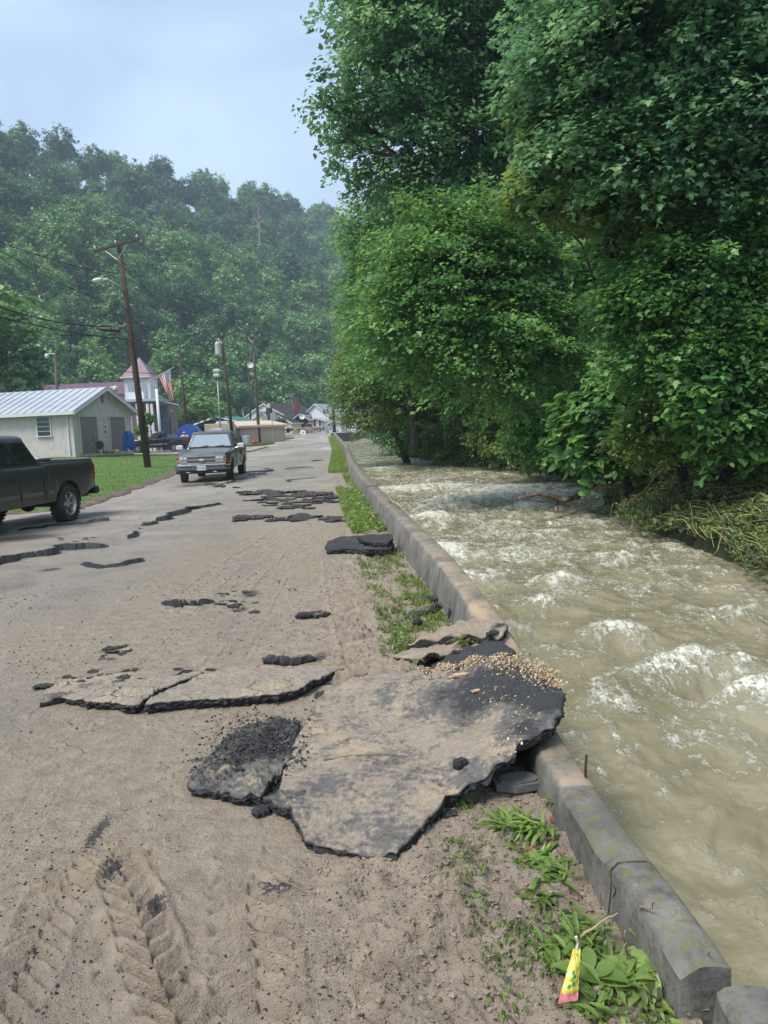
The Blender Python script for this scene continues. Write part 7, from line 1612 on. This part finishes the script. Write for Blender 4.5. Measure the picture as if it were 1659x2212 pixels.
# ------------------------------------------------------------------ weeds
def strap(mb, b, az, L_, w_, rise, droop, seg=4, shape='strap'):
    vs = []; c_, s_ = math.cos(az), math.sin(az)
    for i in range(seg+1):
        t = i/seg; r_ = L_*t*math.cos(rise*(1-droop*t)); z = L_*(math.sin(rise)*t-droop*t*t*.8); prof_ = {'strap': (math.sin(PI*min(1, .12+t*.88))**.6), 'oval': max(.05, math.sin(PI*min(.98, max(0, (t-.18)/.82))))**.75+.06}[shape]
        ww = w_*prof_; x = b[0]+c_*r_; y = b[1]+s_*r_; zz = b[2]+z
        vs += [(x-s_*ww, y+c_*ww, zz+ww*.35), (x, y, zz), (x+s_*ww, y-c_*ww, zz+ww*.35)]
    mb.add(vs, [(3*i+k, 3*i+k+1, 3*i+k+4, 3*i+k+3) for i in range(seg) for k in (0, 1)])
def weed(px, py, label, seed, n=40, L_=(.06,.13), w_=.008, spread=.05, shape='strap', rise=(.3,1.2), cat='weed', name='weed', lean=None, tm=.5, z=None):
    rn = random.Random(seed); c_ = P(px, py, z or 0); z0 = float(rz_vec(np.array(c_[0]), np.array(c_[1]))) if z is None else z; mb = MB(); tint = []
    for i in range(n):
        a = rn.uniform(0, 2*PI) if lean is None else rn.gauss(lean, .9); q = spread*math.sqrt(rn.random()); th_ = rn.uniform(0, 2*PI); seg = 5; Lf = rn.uniform(*L_)
        strap(mb, (q*math.cos(th_), q*math.sin(th_)*1.2, 0), a, Lf, w_*rn.uniform(.7,1.3), rn.uniform(*rise), rn.uniform(.2,.9), seg, shape); tint += [min(1, max(0, rn.gauss(tm, .2)))]*(2*seg)
    o = mb.build(name, lm_weed); o.location = (c_[0], c_[1], z0-.002); at_ = o.data.attributes.new('tint', 'FLOAT', 'FACE'); at_.data.foreach_set('value', np.array(tint, dtype=np.float32)); o.data.polygons.foreach_set('use_smooth', [True]*len(o.data.polygons))
    return tag(o, label, cat, 'weeds along the foot of the near wall')
weed(1000,1742, 'grass tuft pressed out from under the slab edge', 1, 45, (.05,.12), .004, .05, lean=2.6, tm=.65)
weed(1050,1775, 'flattened pale weed leaves left of the middle clump', 2, 45, (.05,.11), .005, .06, lean=2.9, tm=.6, rise=(.1,.7))
weed(1105,1795, 'broad clump of strap leaves swept towards the slab', 3, 55, (.06,.13), .007, .05, lean=2.4, tm=.55, rise=(.2,.9))
weed(1160,1800, 'clump of long light green leaves fanned over the mud', 4, 60, (.07,.14), .008, .05, lean=3.3, tm=.7, rise=(.2,.8))
weed(1222,1750, 'upright leafy rosette against the joint of the wall', 5, 34, (.08,.15), .012, .03, rise=(.7,1.4), tm=.6)
weed(1150,1850, 'dense lobed weed in the middle of the muddy verge', 6, 60, (.05,.11), .010, .06, tm=.55)
weed(1190,1890, 'second dense weed just below the middle one', 7, 60, (.05,.11), .010, .06, tm=.55, rise=(.2,1.0))
weed(1170,1940, 'low tuft with drooping tips nearest the bare mud', 8, 34, (.06,.10), .008, .04, tm=.5, lean=-1.6)
weed(1265,2030, 'grassy clump behind the yellow wrapper', 9, 70, (.06,.12), .006, .07, tm=.5, rise=(.5,1.3))
weed(1210,2070, 'small round leaved weed left of the wrapper', 10, 50, (.04,.09), .011, .06, 'oval', tm=.6)
weed(1300,2080, 'tangled blades right of the wrapper top', 11, 60, (.06,.12), .006, .07, tm=.45)
weed(1290,2135, 'broad leaved plantain with big round leaves by the wrapper', 12, 18, (.07,.12), .030, .03, 'oval', (.3,1.0), tm=.55)
weed(1370,2120, 'plantain rosette in front of the wall end', 13, 16, (.08,.13), .026, .03, 'oval', (.3,1.1), tm=.6)
weed(1430,2085, 'light green plantain leaves under the broken wall end', 14, 14, (.08,.14), .024, .02, 'oval', (.2,.8), tm=.75)
weed(1245,2165, 'low mixed weeds at the bottom edge left of centre', 15, 80, (.04,.09), .008, .10, 'oval', tm=.55)
weed(1340,2190, 'low mixed weeds along the bottom edge', 16, 90, (.04,.10), .008, .11, 'oval', tm=.5)
weed(1450,2175, 'spiky pale tuft near the bottom right', 17, 40, (.07,.13), .008, .04, rise=(.5,1.3), tm=.8)
weed(1500,2130, 'thin blades at the gap between the wall lengths', 18, 40, (.06,.12), .005, .06, tm=.5)
weed(1090,1830, 'sparse muddy blades on the dark soil', 19, 40, (.03,.07), .004, .10, tm=.3, rise=(.1,.6))
weed(1020,1880, 'scattered muddy blades nearest the lane', 20, 30, (.03,.06), .003, .12, tm=.3, rise=(.1,.6))
weed(1000,1385, 'wilted leafy sprig lying on the muddy strip', 21, 34, (.05,.10), .012, .05, 'oval', (.1,.9), tm=.35, z=.22)
weed(900,1424, 'single flat green leaf cluster by the muddy strip', 22, 5, (.03,.05), .018, .02, 'oval', (.1,.3), tm=.6, z=.09)
weed(1072,1628, 'fresh green leaf lying on the slab edge', 23, 4, (.03,.05), .018, .01, 'oval', (.1,.3), tm=.7, z=.17)
# trampled plant litter between the clumps
y = rg.uniform(1.7, 3.0, 3600); x = xin(y)-.04-.42*rg.random(3600)**1.2*(1+.2*rg.random(3600)); ok = fbm(x*5, y*4, 12, 3) > -.05; x, y = x[ok], y[ok]; nn = rg.normal(size=(len(x), 3))*.4; nn[:, 2] += 1
V, F = leaf_cloud(np.stack([x, y, rz_vec(x, y)+.006+.012*rg.random(len(x))], 1), nn, .010+.022*rg.random(len(x)), OVAL*np.array([.6,1,1]), rg, np.tile([[-.3,-.9,0]], (len(x), 1))); struct(mesh_np('trampled_weeds', V, F, lm_weed, fattrs=dict(tint=np.clip(rg.normal(.3,.25,len(x)),0,1))), 'stuff')
# dry stalks
m_straw = mat('dry_straw', (.42,.33,.19), .8, var=.3, vscale=9)
for i, (a, b_, lab) in enumerate([((1325,1950,.02),(1318,1870,.26),'upright dry stalk leaning on the near wall'),((1385,1990,.05),(1412,1945,.28),'dry straw crossing the top of the near wall'),((1255,2025,.03),(1335,1972,.12),'thick brown root lying over the grassy clump'),((1355,2080,.02),(1350,2010,.16),'short broken brown twig standing by the wall'),
        ((1510,2120,.03),(1532,2050,.22),'long green stem bent upright at the wall end'),((1505,2130,.03),(1640,2205,.02),'long pale green stem lying towards the bottom right corner')]):
    p0, p1 = Vector(P(*a)), Vector(P(*b_)); mb = MB(); limb(mb, (0,0,0), p1-p0, .0055 if 'thick' in lab else .0035, .0018, i, sag=.10, n=5); small_obj('stalk', 'stalk', lab, mb, p0, m_straw if 'green' not in lab else m_stem, smooth=True)
p0 = Vector(P(820,1118,.0)); p1 = Vector(P(868,1096,.40)); mb = MB(); limb(mb, (0,0,.02), Vector(P(788,1142,.05))-p0, .012, .006, 5, sag=.1, n=5); limb(mb, (0,0,.02), p1-p0, .012, .012, 5, sag=.2, n=5); small_obj('stalk', 'stalk', 'bare crooked stem leaning from the green verge onto the long wall', mb, p0, m_straw)
# snack wrapper
m_wrap, nt, b = newmat('snack_wrapper_print')
n1 = noise(nt, 26, 2, .4); n2 = noise(nt, 60, 2, .5); c = mixc(nt, (.66,.56,.10), (.16,.50,.58), ramp(nt, n1, .60, .64)); c = mixc(nt, c, (.05,.35,.06), ramp(nt, n2, .66, .69))
tcw = N(nt, 'ShaderNodeTexCoord'); sp_ = N(nt, 'ShaderNodeSeparateXYZ'); nt.links.new(tcw.outputs['Object'], sp_.inputs[0]); c = mixc(nt, (.62,.20,.22), c, ramp(nt, sp_.outputs[2], .018, .022)); c = mixc(nt, c, (.35,.62,.68), ramp(nt, sp_.outputs[2], .125, .16))
nt.links.new(c, b.inputs['Base Color']); b.inputs['Roughness'].default_value = .22
A0, A1, B0, B1 = Vector(P(1205,2168,.03)), Vector(P(1248,2160,.03)), Vector(P(1238,2050,.14)), Vector(P(1254,2048,.14)); mb = MB(); nu, nv_ = 8, 16
for side_ in (0, 1):
    vs = []
    for j in range(nv_+1):
        for i in range(nu+1):
            u, v = i/nu, j/nv_; p = A0.lerp(A1, u).lerp(B0.lerp(B1, u), v)-A0; bul = .012*math.sin(PI*u)*math.sin(PI*min(1, v*1.1)) + .004*math.sin(23*v+9*u)*math.cos(7*u-5*v); p += Vector((0,-1,.3))*(bul if side_ == 0 else -bul*.6); vs.append(p)
    mb.add(vs, [(j*(nu+1)+i, j*(nu+1)+i+1, (j+1)*(nu+1)+i+1, (j+1)*(nu+1)+i) for j in range(nv_) for i in range(nu)])
o = mb.build('snack_wrapper', m_wrap, smooth=True); o.location = A0; tag(o, 'crumpled yellow snack wrapper with pink base and blue top in the weeds', 'wrapper')
mb = MB(); q = lambda u, v: A0.lerp(A1, u).lerp(B0.lerp(B1, u), v)-A0+Vector((0,-1,.3))*(.012*math.sin(PI*u)*math.sin(PI*min(1, v*1.1))+.0022)
for (u, v, s) in [(.35,.32,.12),(.6,.36,.12),(.4,.46,.12),(.62,.50,.10),(.45,.58,.10)]: mb.add([q(u-s, v-.03), q(u+s*.2, v-.045), q(u+s, v), q(u+s*.3, v+.045), q(u-s*.6, v+.03)], [(0,1,2,3,4)])
mb.build('print', mat('wrapper_green_print', (.02,.25,.05), .4), o)
mb = MB(); p = B0.lerp(B1, .5)-A0; mb.tube([p, p+Vector((.004,0,.018)), p+Vector((-.002,0,.038))], [.005,.003,.005], 6); mb.build('twisted_end', mat('wrapper_white', (.6,.62,.62), .3), o)

# ------------------------------------------------------------------ air between here and the hills
mh = bpy.data.materials.new('haze'); mh.use_nodes = True; nt = mh.node_tree; nt.nodes.clear()
ov = nt.nodes.new('ShaderNodeOutputMaterial'); pv = nt.nodes.new('ShaderNodeVolumePrincipled')
pv.inputs['Color'].default_value = (.68,.84,1,1); pv.inputs['Density'].default_value = .0008; pv.inputs['Anisotropy'].default_value = .2
nt.links.new(pv.outputs[0], ov.inputs['Volume'])
mb = MB(); mb.box((0,600,135), (1900,1900,282)); hz = mb.build('haze', mh); struct(hz, 'stuff')
